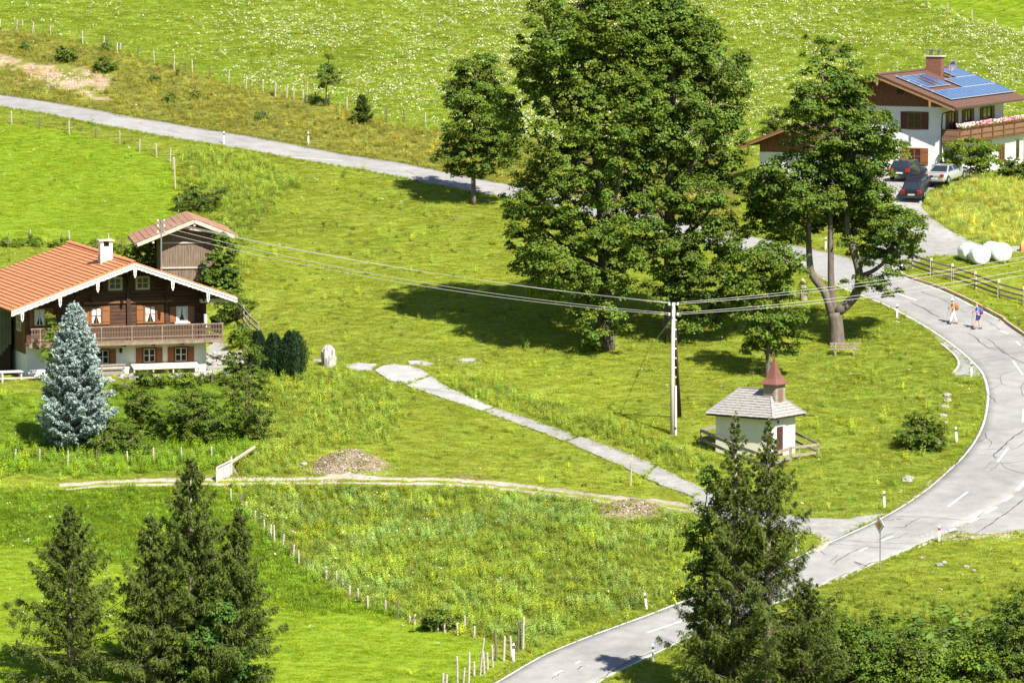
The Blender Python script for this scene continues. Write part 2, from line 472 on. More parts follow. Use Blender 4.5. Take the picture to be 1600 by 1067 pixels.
# heaps and the worn ground beside the track
for (mx_, my_, rx_, ry_, hh) in MOUNDS:
    q = np.hypot((_X - mx_) / rx_, (_Y - my_) / ry_) + 0.35 * fbm(_X / 0.8, _Y / 0.8, 55, 2)
    k = q < 0.78
    _c[k] = np.array([0.20, 0.155, 0.10]) * (1 + 0.25 * fbm(_X / 0.4, _Y / 0.4, 8, 2)[k][:, None])
q = np.hypot((_u - 700) / 110, (_v - 745) / 7) + 0.6 * fbm(_X / 1.2, _Y / 1.2, 15, 2)
_c[q < 0.7] = np.array([0.17, 0.13, 0.06])
ny, nx = _X.shape
idx = np.arange(nx * ny).reshape(ny, nx)
F = np.stack([idx[:-1, :-1], idx[:-1, 1:], idx[1:, 1:], idx[1:, :-1]], -1).reshape(-1, 4)
def ground_material():
    m, t, b = nt('grassy_ground')
    a = t.nodes.new('ShaderNodeAttribute'); a.attribute_name = 'tint'
    g = t.nodes.new('ShaderNodeNewGeometry')
    n1 = t.nodes.new('ShaderNodeTexNoise'); n1.inputs['Scale'].default_value = 5.5; n1.inputs['Detail'].default_value = 8; n1.inputs['Roughness'].default_value = 0.7
    n2 = t.nodes.new('ShaderNodeTexNoise'); n2.inputs['Scale'].default_value = 0.55; n2.inputs['Detail'].default_value = 4
    for n in (n1, n2): t.links.new(g.outputs['Position'], n.inputs['Vector'])
    r = t.nodes.new('ShaderNodeMapRange'); r.inputs[1].default_value = 0.25; r.inputs[2].default_value = 0.75; r.inputs[3].default_value = 0.80; r.inputs[4].default_value = 1.18
    t.links.new(n1.outputs['Fac'], r.inputs[0])
    r2 = t.nodes.new('ShaderNodeMapRange'); r2.inputs[1].default_value = 0.3; r2.inputs[2].default_value = 0.7; r2.inputs[3].default_value = 0.88; r2.inputs[4].default_value = 1.12
    t.links.new(n2.outputs['Fac'], r2.inputs[0])
    mu = t.nodes.new('ShaderNodeMath'); mu.operation = 'MULTIPLY'
    t.links.new(r.outputs[0], mu.inputs[0]); t.links.new(r2.outputs[0], mu.inputs[1])
    vm = t.nodes.new('ShaderNodeVectorMath'); vm.operation = 'SCALE'
    t.links.new(a.outputs['Color'], vm.inputs[0]); t.links.new(mu.outputs[0], vm.inputs['Scale'])
    t.links.new(vm.outputs[0], b.inputs['Base Color'])
    b.inputs['Roughness'].default_value = 0.9; b.inputs['Specular IOR Level'].default_value = 0.1
    bp = t.nodes.new('ShaderNodeBump'); bp.inputs['Strength'].default_value = 0.35; bp.inputs['Distance'].default_value = 0.08
    t.links.new(n1.outputs['Fac'], bp.inputs['Height']); t.links.new(bp.outputs[0], b.inputs['Normal'])
    return m
gm = ground_material()
go = np_mesh('ground', np.stack([_X, _Y, _Z], -1).reshape(-1, 3), F, _c.reshape(-1, 3), gm, smooth_=True)
tag(go, 'grassy hillside of meadow and pasture', kind='structure')

# ------------------------------------------------------------------ road sheets
def asphalt(name, c1, c2, sc=0.9):
    m, t, b = nt(name)
    g = t.nodes.new('ShaderNodeNewGeometry')
    n1 = t.nodes.new('ShaderNodeTexNoise'); n1.inputs['Scale'].default_value = sc; n1.inputs['Detail'].default_value = 7; n1.inputs['Roughness'].default_value = 0.6
    n2 = t.nodes.new('ShaderNodeTexNoise'); n2.inputs['Scale'].default_value = 22; n2.inputs['Detail'].default_value = 3
    for n in (n1, n2): t.links.new(g.outputs['Position'], n.inputs['Vector'])
    r = t.nodes.new('ShaderNodeValToRGB'); r.color_ramp.elements[0].position = 0.32; r.color_ramp.elements[1].position = 0.68
    r.color_ramp.elements[0].color = (*c1, 1); r.color_ramp.elements[1].color = (*c2, 1)
    t.links.new(n1.outputs['Fac'], r.inputs[0])
    mr = t.nodes.new('ShaderNodeMapRange'); mr.inputs[1].default_value = 0.3; mr.inputs[2].default_value = 0.7; mr.inputs[3].default_value = 0.86; mr.inputs[4].default_value = 1.12
    t.links.new(n2.outputs['Fac'], mr.inputs[0])
    vm = t.nodes.new('ShaderNodeVectorMath'); vm.operation = 'SCALE'
    t.links.new(r.outputs[0], vm.inputs[0]); t.links.new(mr.outputs[0], vm.inputs['Scale'])
    n3 = t.nodes.new('ShaderNodeTexNoise'); n3.inputs['Scale'].default_value = 0.16; n3.inputs['Detail'].default_value = 3; t.links.new(g.outputs['Position'], n3.inputs['Vector'])
    m3 = t.nodes.new('ShaderNodeMapRange'); m3.inputs[1].default_value = 0.35; m3.inputs[2].default_value = 0.65; m3.inputs[3].default_value = 0.88; m3.inputs[4].default_value = 1.08
    t.links.new(n3.outputs['Fac'], m3.inputs[0])
    v3 = t.nodes.new('ShaderNodeVectorMath'); v3.operation = 'SCALE'; t.links.new(vm.outputs[0], v3.inputs[0]); t.links.new(m3.outputs[0], v3.inputs['Scale'])
    t.links.new(v3.outputs[0], b.inputs['Base Color'])
    b.inputs['Roughness'].default_value = 0.85; b.inputs['Specular IOR Level'].default_value = 0.25
    return m
M_ASPH = asphalt('worn_asphalt', (0.205, 0.198, 0.188), (0.268, 0.260, 0.247))
M_LANE = asphalt('old_lane_asphalt', (0.20, 0.195, 0.18), (0.29, 0.28, 0.26), 1.6)
M_CONC = asphalt('concrete_slab', (0.25, 0.245, 0.235), (0.33, 0.32, 0.305), 1.3)
M_GRAV = asphalt('gravel', (0.24, 0.20, 0.145), (0.38, 0.335, 0.265), 2.6)
M_LINE = mat('road_paint', (0.62, 0.61, 0.58), (0.46, 0.45, 0.43), 2.5, 0.6)
M_CRACK = mat('crack_tar', (0.035, 0.033, 0.034), (0.08, 0.077, 0.075), 8, 0.7)
def strip(name, A, B, dz, material, n=6, parent=None, skirt=0.0):
    A = np.asarray(A); B = np.asarray(B)
    t = np.linspace(0, 1, n + 1)
    P = A[:, None, :2] * (1 - t)[None, :, None] + B[:, None, :2] * t[None, :, None]
    z = H(P[..., 0], P[..., 1]) + dz
    V = np.concatenate([P, z[..., None]], -1)
    if skirt:
        a = V[:, :1].copy(); a[..., 2] -= skirt; b = V[:, -1:].copy(); b[..., 2] -= skirt
        V = np.concatenate([a, V, b], 1)
    k = V.shape[1]; m = len(A)
    i = np.arange(m * k).reshape(m, k)
    F = np.stack([i[:-1, :-1], i[:-1, 1:], i[1:, 1:], i[1:, :-1]], -1).reshape(-1, 4)
    o = np_mesh(name, V.reshape(-1, 3), F, None, material, parent)
    bm = bmesh.new(); bm.from_mesh(o.data); bmesh.ops.recalc_face_normals(bm, faces=bm.faces[:])
    up = sum(f.normal.z for f in bm.faces)
    if up < 0: bmesh.ops.reverse_faces(bm, faces=bm.faces[:])
    bm.to_mesh(o.data); bm.free()
    return o
def sheet(name, P, dz, material, parent=None, cell=0.5, skirt=0.12):
    """polygon laid on the ground, cut into small cells so that it follows it"""
    P = np.asarray(P)
    bm = bmesh.new()
    vs = [bm.verts.new((p[0], p[1], 0)) for p in P]
    f = bm.faces.new(vs)
    lo, hi = P.min(0), P.max(0)
    for ax in (0, 1):
        c = lo[ax] + cell * 0.5
        while c < hi[ax]:
            no = (1, 0, 0) if ax == 0 else (0, 1, 0); co = (c, 0, 0) if ax == 0 else (0, c, 0)
            bmesh.ops.bisect_plane(bm, geom=bm.verts[:] + bm.edges[:] + bm.faces[:], plane_co=co, plane_no=no)
            c += cell
    bmesh.ops.triangulate(bm, faces=[q for q in bm.faces if len(q.verts) > 4])
    xy = np.array([v.co[:2] for v in bm.verts])
    z = H(xy[:, 0], xy[:, 1]) + dz
    for v, zz in zip(bm.verts, z): v.co.z = zz
    bmesh.ops.recalc_face_normals(bm, faces=bm.faces[:])
    if sum(q.normal.z for q in bm.faces) < 0: bmesh.ops.reverse_faces(bm, faces=bm.faces[:])
    be = [e for e in bm.edges if e.is_boundary]
    r = bmesh.ops.extrude_edge_only(bm, edges=be)
    for g in r['geom']:
        if isinstance(g, bmesh.types.BMVert): g.co.z -= skirt
    me = bpy.data.meshes.new(name); bm.to_mesh(me); bm.free()
    return link(name, me, material, parent)

road = strip('road', IN, OU, 0.03, M_ASPH, 7, skirt=0.15)
tag(road, 'curving grey asphalt road with white edge lines', kind='structure')
o = sheet('side_road', SIDE, 0.024, M_ASPH); tag(o, kind='structure')
o = sheet('road_bay', LAYBY, 0.022, M_ASPH); tag(o, kind='structure')
o = sheet('lane', LANEJ, 0.020, M_LANE); tag(o, kind='structure')
o = sheet('driveway', DRIVE, 0.024, M_LANE); tag(o, kind='structure')
lane2 = None
path = empty('slab_path', (0, 0, 0)); path['kind'] = 'structure'
for i, P in enumerate(SLABW):
    pl = np.vstack([P, P[:1]]); Q = []
    for a, b in zip(pl[:-1], pl[1:]):
        k = max(1, int(np.hypot(*(b - a)) / 0.5))
        for t in np.arange(k) / k:
            Q.append(a + (b - a) * t + rng.normal(0, 0.05, 2) * (0 if t == 0 else 1))
    sheet('slab', np.array(Q), 0.05 + 0.012 * (i % 3), M_CONC if i < 6 else M_LANE, path, 0.6, 0.2)

# painted lines along the road
def frame(A, B):
    d = B - A; w = np.hypot(d[:, 0], d[:, 1])[:, None]
    return d / w, w
DIR, WID = frame(IN, OU)
def along(i0, i1, off0, off1, inner=True):
    A, D = (IN, DIR) if inner else (OU, -DIR)
    return A[i0:i1] + D[i0:i1] * off0, A[i0:i1] + D[i0:i1] * off1
a, b = along(0, 8 * 21 + 4, 0.10, 0.24); strip('edge_line', a, b, 0.036, M_LINE, 1, road)
a, b = along(0, 8 * 8 - 3, 0.12, 0.26, False); strip('edge_line', a, b, 0.036, M_LINE, 1, road)
a, b = along(8 * 14, 8 * 21, 0.12, 0.27, False); strip('edge_line', a, b, 0.036, M_LINE, 1, road)
def px_strip(name, pts, w, dz, material, parent=None, jit=0.0, dens=0.0):
    P = px_poly(pts)
    if dens:
        Q = [P[0]]
        for a, b in zip(P[:-1], P[1:]):
            k = max(1, int(np.hypot(*(b - a)) / dens))
            for t in np.arange(1, k + 1) / k: Q.append(a + (b - a) * t + rng.normal(0, jit, 2))
        P = np.array(Q)
    d = np.gradient(P, axis=0); d /= np.maximum(np.hypot(d[:, 0], d[:, 1])[:, None], 1e-6)
    nrm = np.stack([-d[:, 1], d[:, 0]], -1)
    ww = np.full(len(P), w)
    if jit:
        ww = w * (0.5 + rng.random(len(P)))
        ww[0] *= 0.3; ww[-1] *= 0.3
    return strip(name, P - nrm * ww[:, None] / 2, P + nrm * ww[:, None] / 2, dz, material, 1, parent)
for d in ([(1598,586),(1583,565)],[(1575,700),(1559,722)],[(1512,769),(1481,792)],[(1395,838),(1376,846)],[(1355,856),(1343,862)],[(1011,989),(1070,969)],
          [(866,1054),(907,1033)],[(1432,470),(1396,457)],[(1600,640),(1598,660)],[(1575,522),(1562,517)],[(1594,540),(1588,534)]):
    px_strip('dash_line', d, 0.13, 0.036, M_LINE, road)
for d in ([(1603,752),(1589,767)],[(1581,775),(1567,784)],[(1557,793),(1540,802)],[(1528,810),(1513,817)],[(1494,826),(1478,832)]):
    px_strip('dash_line', d, 0.26, 0.037, M_LINE, road)
for d in ([(440,246),(535,252)],):
    px_strip('dash_line', d, 0.10, 0.036, M_LINE, road)
CRACKS = [([(1397,807),(1420,807),(1470,810),(1515,814)],.05),([(1290,850),(1340,853),(1385,857),(1420,858)],.04),([(1312,844),(1370,848),(1420,850),(1455,846)],.04),
 ([(1300,883),(1312,874),(1325,866),(1338,860),(1345,856)],.10),([(1310,867),(1303,873),(1295,878)],.06),([(1280,860),(1288,866),(1293,867)],.06),
 ([(1438,810),(1424,815),(1416,824),(1396,825)],.09),([(1420,832),(1405,840),(1380,845),(1368,848)],.06),([(1370,845),(1385,838),(1400,831)],.06),
 ([(1380,814),(1392,813),(1408,812),(1395,808)],.07),([(1322,900),(1345,888),(1362,880),(1395,872)],.13),([(1290,912),(1310,902),(1330,894)],.12),([(1335,880),(1350,888)],.05),
 ([(1600,780),(1575,800),(1550,818),(1524,833)],.10),([(1546,812),(1520,812)],.04),([(1520,814),(1536,802),(1560,792)],.05),
 ([(1538,650),(1530,672),(1518,694),(1505,710),(1490,730)],.13),([(1539,676),(1541,684),(1532,690),(1524,690)],.08),([(1541,684),(1550,692),(1545,700)],.06),
 ([(1513,702),(1560,703),(1585,700)],.04),([(1500,709),(1540,712),(1570,716)],.03),([(1600,672),(1585,682),(1570,696),(1560,706),(1552,712),(1556,718)],.12),
 ([(1560,706),(1566,698),(1578,692)],.08),([(1562,722),(1572,732),(1590,738),(1604,741)],.06),([(1545,738),(1562,724),(1580,724),(1600,721)],.05),([(1550,722),(1535,736)],.04),
 ([(1604,690),(1590,700),(1575,705)],.06),([(1531,584),(1541,590),(1543,593)],.10),([(1541,590),(1563,592),(1565,600),(1573,604)],.06),([(1563,592),(1566,586),(1584,580)],.05),
 ([(1543,612),(1545,620),(1553,624),(1556,631)],.08),([(1565,600),(1553,607),(1544,611)],.05),([(1600,598),(1595,606),(1599,620)],.06),
 ([(1512,521),(1523,526),(1530,535),(1545,544),(1560,546),(1570,554)],.12),([(1538,528),(1550,534),(1556,541),(1568,548),(1576,557)],.08),([(1576,557),(1590,563),(1602,570)],.10),
 ([(1488,522),(1511,520)],.04),([(1422,472),(1440,481),(1452,488),(1468,497)],.13),([(1444,483),(1470,489)],.04),([(1444,498),(1468,499)],.04),
 ([(1432,453),(1443,458),(1460,464),(1477,470),(1486,478)],.07),([(1500,484),(1508,489),(1515,488)],.06),([(1537,500),(1551,508),(1566,518)],.06),
 ([(862,1062),(872,1052),(890,1050)],.06),([(902,1047),(908,1041),(914,1041)],.10),([(866,1060),(880,1062)],.05),([(930,1068),(960,1046),(990,1030),(1030,1016)],.12),
 ([(450,238),(490,240)],.05),([(560,262),(620,270),(650,271)],.05),([(180,183),(215,186)],.06),([(220,191),(222,196),(290,211)],.04),([(300,212),(345,219)],.04),([(630,266),(650,275),(680,277)],.05)]
for pts, w in CRACKS:
    px_strip('crack', pts, w * 0.6, 0.0385, M_CRACK, road, 0.035, 0.35)
# kerb stones along the bay
KE = px_poly([(1470,539),(1484,550),(1494,560),(1498,568),(1496,577),(1488,586)])
kb = empty('bay_kerb'); kb['kind'] = 'structure'
M_KERB = mat('kerb_stone', (0.42, 0.40, 0.37), (0.32, 0.30, 0.28), 4, 0.8)
KE = catmull(KE, 2)
for a, b in zip(KE[:-1], KE[1:]):
    za, zb = H(a[0], a[1]), H(b[0], b[1])
    MB().bar((a[0], a[1], za + 0.02), (b[0], b[1], zb + 0.02), 0.16, 0.2).build('kerb_stone', M_KERB, kb)
# gravel verge beside the road and the farm track (two ruts)
def ragged(name, C, w, dz, jit, material, kind='structure'):
    d = np.gradient(C, axis=0); d /= np.hypot(d[:, 0], d[:, 1])[:, None]
    nrm = np.stack([-d[:, 1], d[:, 0]], -1)
    w1 = w * (0.5 + jit * fbm(C[:, 0] / 0.7, C[:, 1] / 0.7, 3, 2)); w2 = w * (0.5 + jit * fbm(C[:, 0] / 0.7, C[:, 1] / 0.7, 19, 2))
    o = strip(name, C - nrm * w1[:, None], C + nrm * w2[:, None], dz, material, 3, None, 0.1)
    if kind: o['kind'] = kind
    return o
def dense(C, step=0.25):
    L = np.concatenate([[0], np.cumsum(np.hypot(*np.diff(C, axis=0).T))])
    s = np.arange(0, L[-1], step)
    return np.stack([np.interp(s, L, C[:, 0]), np.interp(s, L, C[:, 1])], -1)
TD = dense(TRKW)
_d = np.gradient(TD, axis=0); _d /= np.hypot(_d[:, 0], _d[:, 1])[:, None]; _n = np.stack([-_d[:, 1], _d[:, 0]], -1)
ragged('gravel_track', TD + _n * 0.5, 0.55, 0.065, 0.75, M_GRAV)
ragged('gravel_track', TD - _n * 0.55, 0.4, 0.062, 0.8, M_GRAV)
ragged('gravel_verge', dense(OU[0:8 * 8] - DIR[0:8 * 8] * 0.28), 0.55, 0.012, 0.6, M_GRAV)
ragged('gravel_verge', dense(px_poly([(1468,843),(1500,836),(1540,834),(1600,829),(1700,822)])), 1.9, 0.012, 0.3, M_GRAV)
ragged('gravel_verge', dense(px_poly([(1283,838),(1291,845),(1284,853),(1270,862)])), 0.6, 0.05, 0.3, M_GRAV)
ragged('gravel_verge', dense(IN[8 * 7 + 4:8 * 9 + 4] - DIR[8 * 7 + 4:8 * 9 + 4] * 0.3), 0.6, 0.012, 0.6, M_GRAV)

# paved yard right of the farmhouse
YARDP = px_poly([(322,584),(360,580),(364,562),(356,538),(336,533),(323,545)])
o = sheet('yard', YARDP, 0.05, M_CONC); tag(o, kind='structure')
# ================================================================== BUILDINGS
M_PLASTER = mat('white_plaster', (0.74, 0.73, 0.70), (0.62, 0.61, 0.58), 1.2, 0.9, 0.15, 9)
M_CREAM = mat('cream_plaster', (0.68, 0.65, 0.53), (0.60, 0.57, 0.46), 1.5, 0.9, 0.15, 9)
M_LOG = mat('dark_log', (0.034, 0.016, 0.010), (0.105, 0.048, 0.026), 2.2, 0.75, 0.3, 14, stretch=(0.4, 3, 3))
M_LOGD = mat('old_dark_wood', (0.030, 0.017, 0.011), (0.06, 0.032, 0.019), 3, 0.8)
M_BROWN = mat('brown_wood', (0.115, 0.050, 0.021), (0.20, 0.088, 0.036), 3, 0.6, 0.2, 20, stretch=(4, 4, 0.6))
M_SHUT = mat('shutter_wood', (0.185, 0.072, 0.026), (0.27, 0.110, 0.040), 5, 0.55, 0.15, 20, stretch=(4, 4, 0.7))
M_DKSHUT = mat('dark_shutter', (0.075, 0.022, 0.014), (0.11, 0.032, 0.019), 5, 0.5)
M_WHITEW = mat('white_wood', (0.66, 0.63, 0.58), (0.50, 0.47, 0.42), 4, 0.7, 0.1, 12)
M_GREYW = mat('weathered_wood', (0.17, 0.135, 0.105), (0.33, 0.28, 0.225), 3.5, 0.85, 0.35, 18, stretch=(3, 3, 0.5))
M_GREYL = mat('pale_weathered_wood', (0.36, 0.30, 0.235), (0.52, 0.45, 0.37), 4, 0.8, 0.2, 16)
M_BALC = mat('balcony_wood', (0.135, 0.092, 0.062), (0.27, 0.20, 0.145), 4, 0.8, 0.2, 16)
M_BALU = mat('dark_baluster', (0.055, 0.034, 0.022), (0.15, 0.10, 0.07), 3, 0.8)
M_OLDPL = mat('old_barn_plank', (0.085, 0.058, 0.042), (0.25, 0.185, 0.135), 2.4, 0.85, 0.35, 16, stretch=(5, 5, 0.45))
M_TILE = mat('red_roof_tile', (0.47, 0.155, 0.062), (0.60, 0.235, 0.105), 1.1, 0.65, 0.1, 30, detail=8)
M_BTILE = mat('brown_roof_tile', (0.080, 0.042, 0.030), (0.125, 0.066, 0.046), 1.4, 0.7)
M_RUST = mat('rusty_sheet', (0.20, 0.095, 0.058), (0.36, 0.20, 0.135), 1.8, 0.7, 0.15, 12, detail=8)
M_GLASS = mat('dark_window_glass', (0.012, 0.014, 0.017), None, rough=0.08, spec=0.6)
M_CURT = mat('white_curtain', (0.68, 0.67, 0.64), None, rough=0.9)
M_COPPER = mat('reddish_copper', (0.165, 0.068, 0.050), (0.24, 0.105, 0.078), 2.5, 0.5, metal=0.3)
M_SHING = mat('grey_shingle', (0.20, 0.185, 0.17), (0.33, 0.31, 0.29), 5, 0.8, 0.2, 20)
M_SHING2 = mat('dark_shingle', (0.20, 0.165, 0.135), (0.34, 0.26, 0.20), 5, 0.8, 0.2, 20)
M_BRICK = mat('brown_brick', (0.16, 0.062, 0.038), (0.26, 0.115, 0.075), 6, 0.85)
M_MORTAR = mat('mortar', (0.36, 0.29, 0.23), None, rough=0.95)
M_METAL = mat('grey_metal', (0.36, 0.37, 0.38), (0.28, 0.29, 0.30), 4, 0.4, metal=0.7)
M_BLACK = mat('black_iron', (0.018, 0.018, 0.02), None, rough=0.5)
M_STONE = mat('field_stone', (0.20, 0.19, 0.165), (0.34, 0.32, 0.285), 2.5, 0.9, 0.5, 8)
M_PURPLE = mat('grey_dish', (0.22, 0.19, 0.24), None, rough=0.5)

def rel(u, v, base):          # metres right / up of a base point seen at photograph pixels
    pu, pv = project(np.array(base)); m = ppm(base)
    return (u - pu) / m, (pv - v) / m

def window(parent, M, w, h, frame, pane_cols=2, pane_rows=2, fw=0.09, curtain=False, shutters=None, sw=None, sash=None, sill=False, open_=False):
    """window on the local plane of matrix M (x right, z up, -y outwards), centred at the bottom middle"""
    root = MB().bx(-w / 2, w / 2, -0.012, 0.03, 0, h).build('window', M_GLASS, parent); root.matrix_local = M
    fr = MB()
    fr.bx(-w / 2 - fw, -w / 2, -0.07, 0.02, -fw, h + fw).bx(w / 2, w / 2 + fw, -0.07, 0.02, -fw, h + fw)
    fr.bx(-w / 2, w / 2, -0.068, 0.02, h, h + fw).bx(-w / 2, w / 2, -0.068, 0.02, -fw, 0)
    fr.build('frame', frame, root)
    s = MB(); bw = 0.045
    for i in range(pane_cols + 1):
        x = -w / 2 + w * i / pane_cols; x = min(max(x, -w / 2 + bw / 2), w / 2 - bw / 2)
        k = 1.5 if 0 < i < pane_cols else 1
        s.bx(x - bw / 2 * k, x + bw / 2 * k, -0.045, -0.014, 0, h)
    for j in range(pane_rows + 1):
        z = h * j / pane_rows; z = min(max(z, bw / 2), h - bw / 2)
        s.bx(-w / 2 + bw, w / 2 - bw, -0.041, -0.0145, z - bw / 2, z + bw / 2)
    s.build('muntin', sash or frame, root)
    if curtain:
        c = MB()
        top = h - 0.05
        for sgn in (-1, 1):
            P = [(sgn * 0.03, top), (sgn * (w / 2 - 0.05), top), (sgn * (w / 2 - 0.05), 0.04), (sgn * w * 0.30, 0.04), (sgn * w * 0.22, h * 0.2), (sgn * w * 0.07, h * 0.5)]
            c.prism(P, 'y', -0.0135, -0.0128)
        c.build('curtain', M_CURT, root)
    if sill:
        MB().bx(-w / 2 - 0.18, w / 2 + 0.18, -0.17, -0.005, -fw - 0.09, -fw - 0.004).build('sill', M_WHITEW, root)
    if shutters is not None:
        sw = sw or w / 2 + 0.08
        for sgn in (-1, 1):
            x0 = sgn * (w / 2 + fw + 0.015); x1 = x0 + sgn * sw
            sh = MB().bx(x0, x1, -0.055, -0.012, -fw * 0.8, h + fw * 0.8).build('shutter', shutters, root)
            for z in (0.14 * h, 0.84 * h):
                MB().bx(x0 + sgn * 0.02, x1 - sgn * 0.02, -0.077, -0.0555, z - 0.04, z + 0.04).build('batten', shutters, sh)
    return root
def T(x, y, z, rz=0.0):
    return Matrix.Translation((x, y, z)) @ Matrix.Rotation(rz, 4, 'Z')

# ------------------------------------------------------------------ old farmhouse
fh = empty('farmhouse', FH['c'], FH['a'], 'old farmhouse with red tiled roof, dark timber upper floor and carved balcony', 'house')
XL, XR, EL, ER, RZ, YF, YB = -6.86, 5.27, -8.27, 6.92, 7.5, -1.8, 16.2
SL = math.tan(R(19.4))
def roofz(x): return RZ - abs(x) * SL
# ground floor: plastered masonry
MB().bx(XL, XR, 0, 13.5, -1.6, 2.25).build('wall', M_PLASTER, fh)
# timber storey: dark core, then single logs on the gable
core = MB(); core.prism([(XL + .1, 2.2), (XR - .1, 2.2), (XR - .1, roofz(XR) - .32), (0, RZ - .32), (XL + .1, roofz(XL) - .32)], 'y', 0.14, 13.4)
core.build('wall_core', M_LOGD, fh)
z = 2.26; k = 0
while z < RZ - 0.5:
    h = 0.235
    lim = (RZ - 0.33 - (z + h * 0.5)) / SL
    x0, x1 = max(XL, -lim), min(XR, lim)
    if x1 - x0 > 0.4:
        pr = rng.uniform(-0.02, 0.02)
        MB().bx(x0, x1, -0.02 + pr, 0.16, z + 0.012, z + h - 0.012).build('log', M_LOG, fh)
    z += h; k += 1
for x in (XL + .1, XR - .1, -3.4, 2.6):                      # corner posts with log ends
    MB().bx(x - 0.11, x + 0.11, -0.11, 0.05, 2.27, roofz(x) - .5).build('log_end_post', M_LOG, fh)
MB().bx(-0.13, 0.13, -0.2, 0.05, 2.27, RZ - .55).build('centre_post', M_LOGD, fh)
MB().bx(-3.0, 3.0, -0.12, 0.0, 4.72, 4.86).build('cross_beam', M_BROWN, fh)
# left side: vertical boards over a plaster base
bx_ = 0.15
while bx_ < 8.0:
    MB().bx(XL - 0.06, XL - 0.004, bx_, bx_ + 0.2, 1.55, 4.65).build('board', M_BROWN if bx_ < 2 else M_OLDPL, fh); bx_ += 0.215
window(fh, T(XL - 0.07, 1.7, 3.0, -PI / 2), 0.9, 1.0, M_WHITEW, fw=0.06)
# projecting barn wing with grey-green boards on the left
wing = MB(); wing.prism([(2.9, -1.2), (9.2, -1.2), (9.2, 4.2), (2.9, 4.2)], 'x', XL - 1.9, XL - .4); wing.build('barn_wing', M_LOGD, fh)
for i in range(8):
    MB().bx(XL - 1.94 + i * 0.2, XL - 1.94 + i * 0.2 + 0.185, 2.84, 2.895, 0.4 + 0.22 * i, 4.2).build('board', mat('green_grey_board', (0.10, 0.11, 0.08), (0.16, 0.165, 0.12), 3, 0.8), fh)
MB().bx(XL - 2.3, XL - .3, 2.4, 9.4, 4.22, 4.3).build('wing_roof', M_METAL, fh)
# roof: deck, single courses of tiles, ridge, barge boards
ang = math.atan(SL)
for side, ex in ((-1, EL), (1, ER)):
    Ls = abs(ex) / math.cos(ang)
    deck = MB(); c_, s_ = math.cos(ang), math.sin(ang)
    P = [(0, RZ - .06), (ex, roofz(ex) - .06), (ex, roofz(ex) - .17), (0, RZ - .17)]
    deck.prism(P, 'y', YF + 0.05, YB - 0.05).build('roof_deck', M_LOGD, fh)
    pitch = 0.345; n = int(Ls / pitch)
    pitch = Ls / n
    me = None
    ny_ = int((YB - YF) / 0.105)
    yy = np.linspace(YF - 0.03, YB + 0.03, ny_)
    wave = 0.022 * np.abs(np.sin(PI * (yy - YF) / 0.21))
    rows = [(0.0, -0.005), (pitch * 0.55, 0.022), (pitch + 0.025, 0.052), (pitch + 0.027, -0.01)]
    V = []
    for d, up in rows:
        w_ = wave if up > -0.008 else wave * 0
        X = side * (d * c_ + (up + w_) * s_ * 1.0); Zz = -d * s_ + (up + w_) * c_
        V.append(np.stack([X, yy, Zz], -1))
    V = np.array(V).reshape(-1, 3); i = np.arange(4 * ny_).reshape(4, ny_)
    Fc = np.stack([i[:-1, :-1], i[1:, :-1], i[1:, 1:], i[:-1, 1:]], -1).reshape(-1, 4)
    if side > 0: Fc = Fc[:, ::-1]
    o = np_mesh('tile_course', V, Fc, None, M_TILE, fh)
    for k in range(n):
        c = o if k == 0 else o.copy()
        if k: COL.objects.link(c)
        c.location = (side * k * pitch * c_, 0, RZ - k * pitch * s_ - 0.02 + rng.uniform(-.004, .004))
yk = YF - 0.05
ridge0 = None
while yk < YB:
    if ridge0 is None:
        m_ = MB(); ar = [(0.17 * math.cos(t), 0.12 * math.sin(t) - 0.02) for t in np.linspace(0, PI, 8)]
        V = [(x, 0, z) for x, z in ar] + [(x * 1.12, 0.40, z * 1.12 + .012) for x, z in ar]
        m_.add(V, [(i, i + 1, 9 + i, 8 + i) for i in range(7)])
        ridge0 = m_.build('ridge_tile', M_TILE, fh, True)
        o = ridge0
    else:
        o = ridge0.copy(); COL.objects.link(o)
    o.location = (0, yk, RZ + 0.03); yk += 0.38
for side, ex in ((-1, EL), (1, ER)):                        # verge tiles along the gable edge and the white barge boards
    d = Vector((ex, 0, roofz(ex) - RZ)); L = d.length
    n = 22
    low = []; top = []
    for i in range(n * 4 + 1):
        t = i / (n * 4); x = ex * t; zt = RZ - abs(x) * SL
        top.append((x, zt - 0.045)); low.append((x, zt - 0.36 - 0.035 * abs(math.sin(PI * i / 4.0))))
    b = MB(); V = [(x, YF - 0.06, z) for x, z in top] + [(x, YF - 0.06, z) for x, z in low] + [(x, YF - 0.015, z) for x, z in top] + [(x, YF - 0.015, z) for x, z in low]
    m_ = len(top); Fs = []
    for i in range(m_ - 1):
        Fs += [(i, i + 1, m_ + i + 1, m_ + i), (2 * m_ + i, 3 * m_ + i, 3 * m_ + i + 1, 2 * m_ + i + 1), (m_ + i, m_ + i + 1, 3 * m_ + i + 1, 3 * m_ + i), (i, 2 * m_ + i, 2 * m_ + i + 1, i + 1)]
    Fs += [(0, m_, 3 * m_, 2 * m_), (m_ - 1, 3 * m_ - 1, 4 * m_ - 1, 2 * m_ - 1)]
    b.add(V, Fs).build('barge_board', M_WHITEW, fh)
    MB().bar((0, YF - 0.085, RZ - 0.10), (ex, YF - 0.085, roofz(ex) - 0.10), 0.05, 0.12).build('barge_trim', M_WHITEW, fh)
    MB().bar((0, YF + 0.02, RZ + 0.02), (ex, YF + 0.02, roofz(ex) + 0.02), 0.16, 0.07).build('verge_tile', M_TILE, fh)
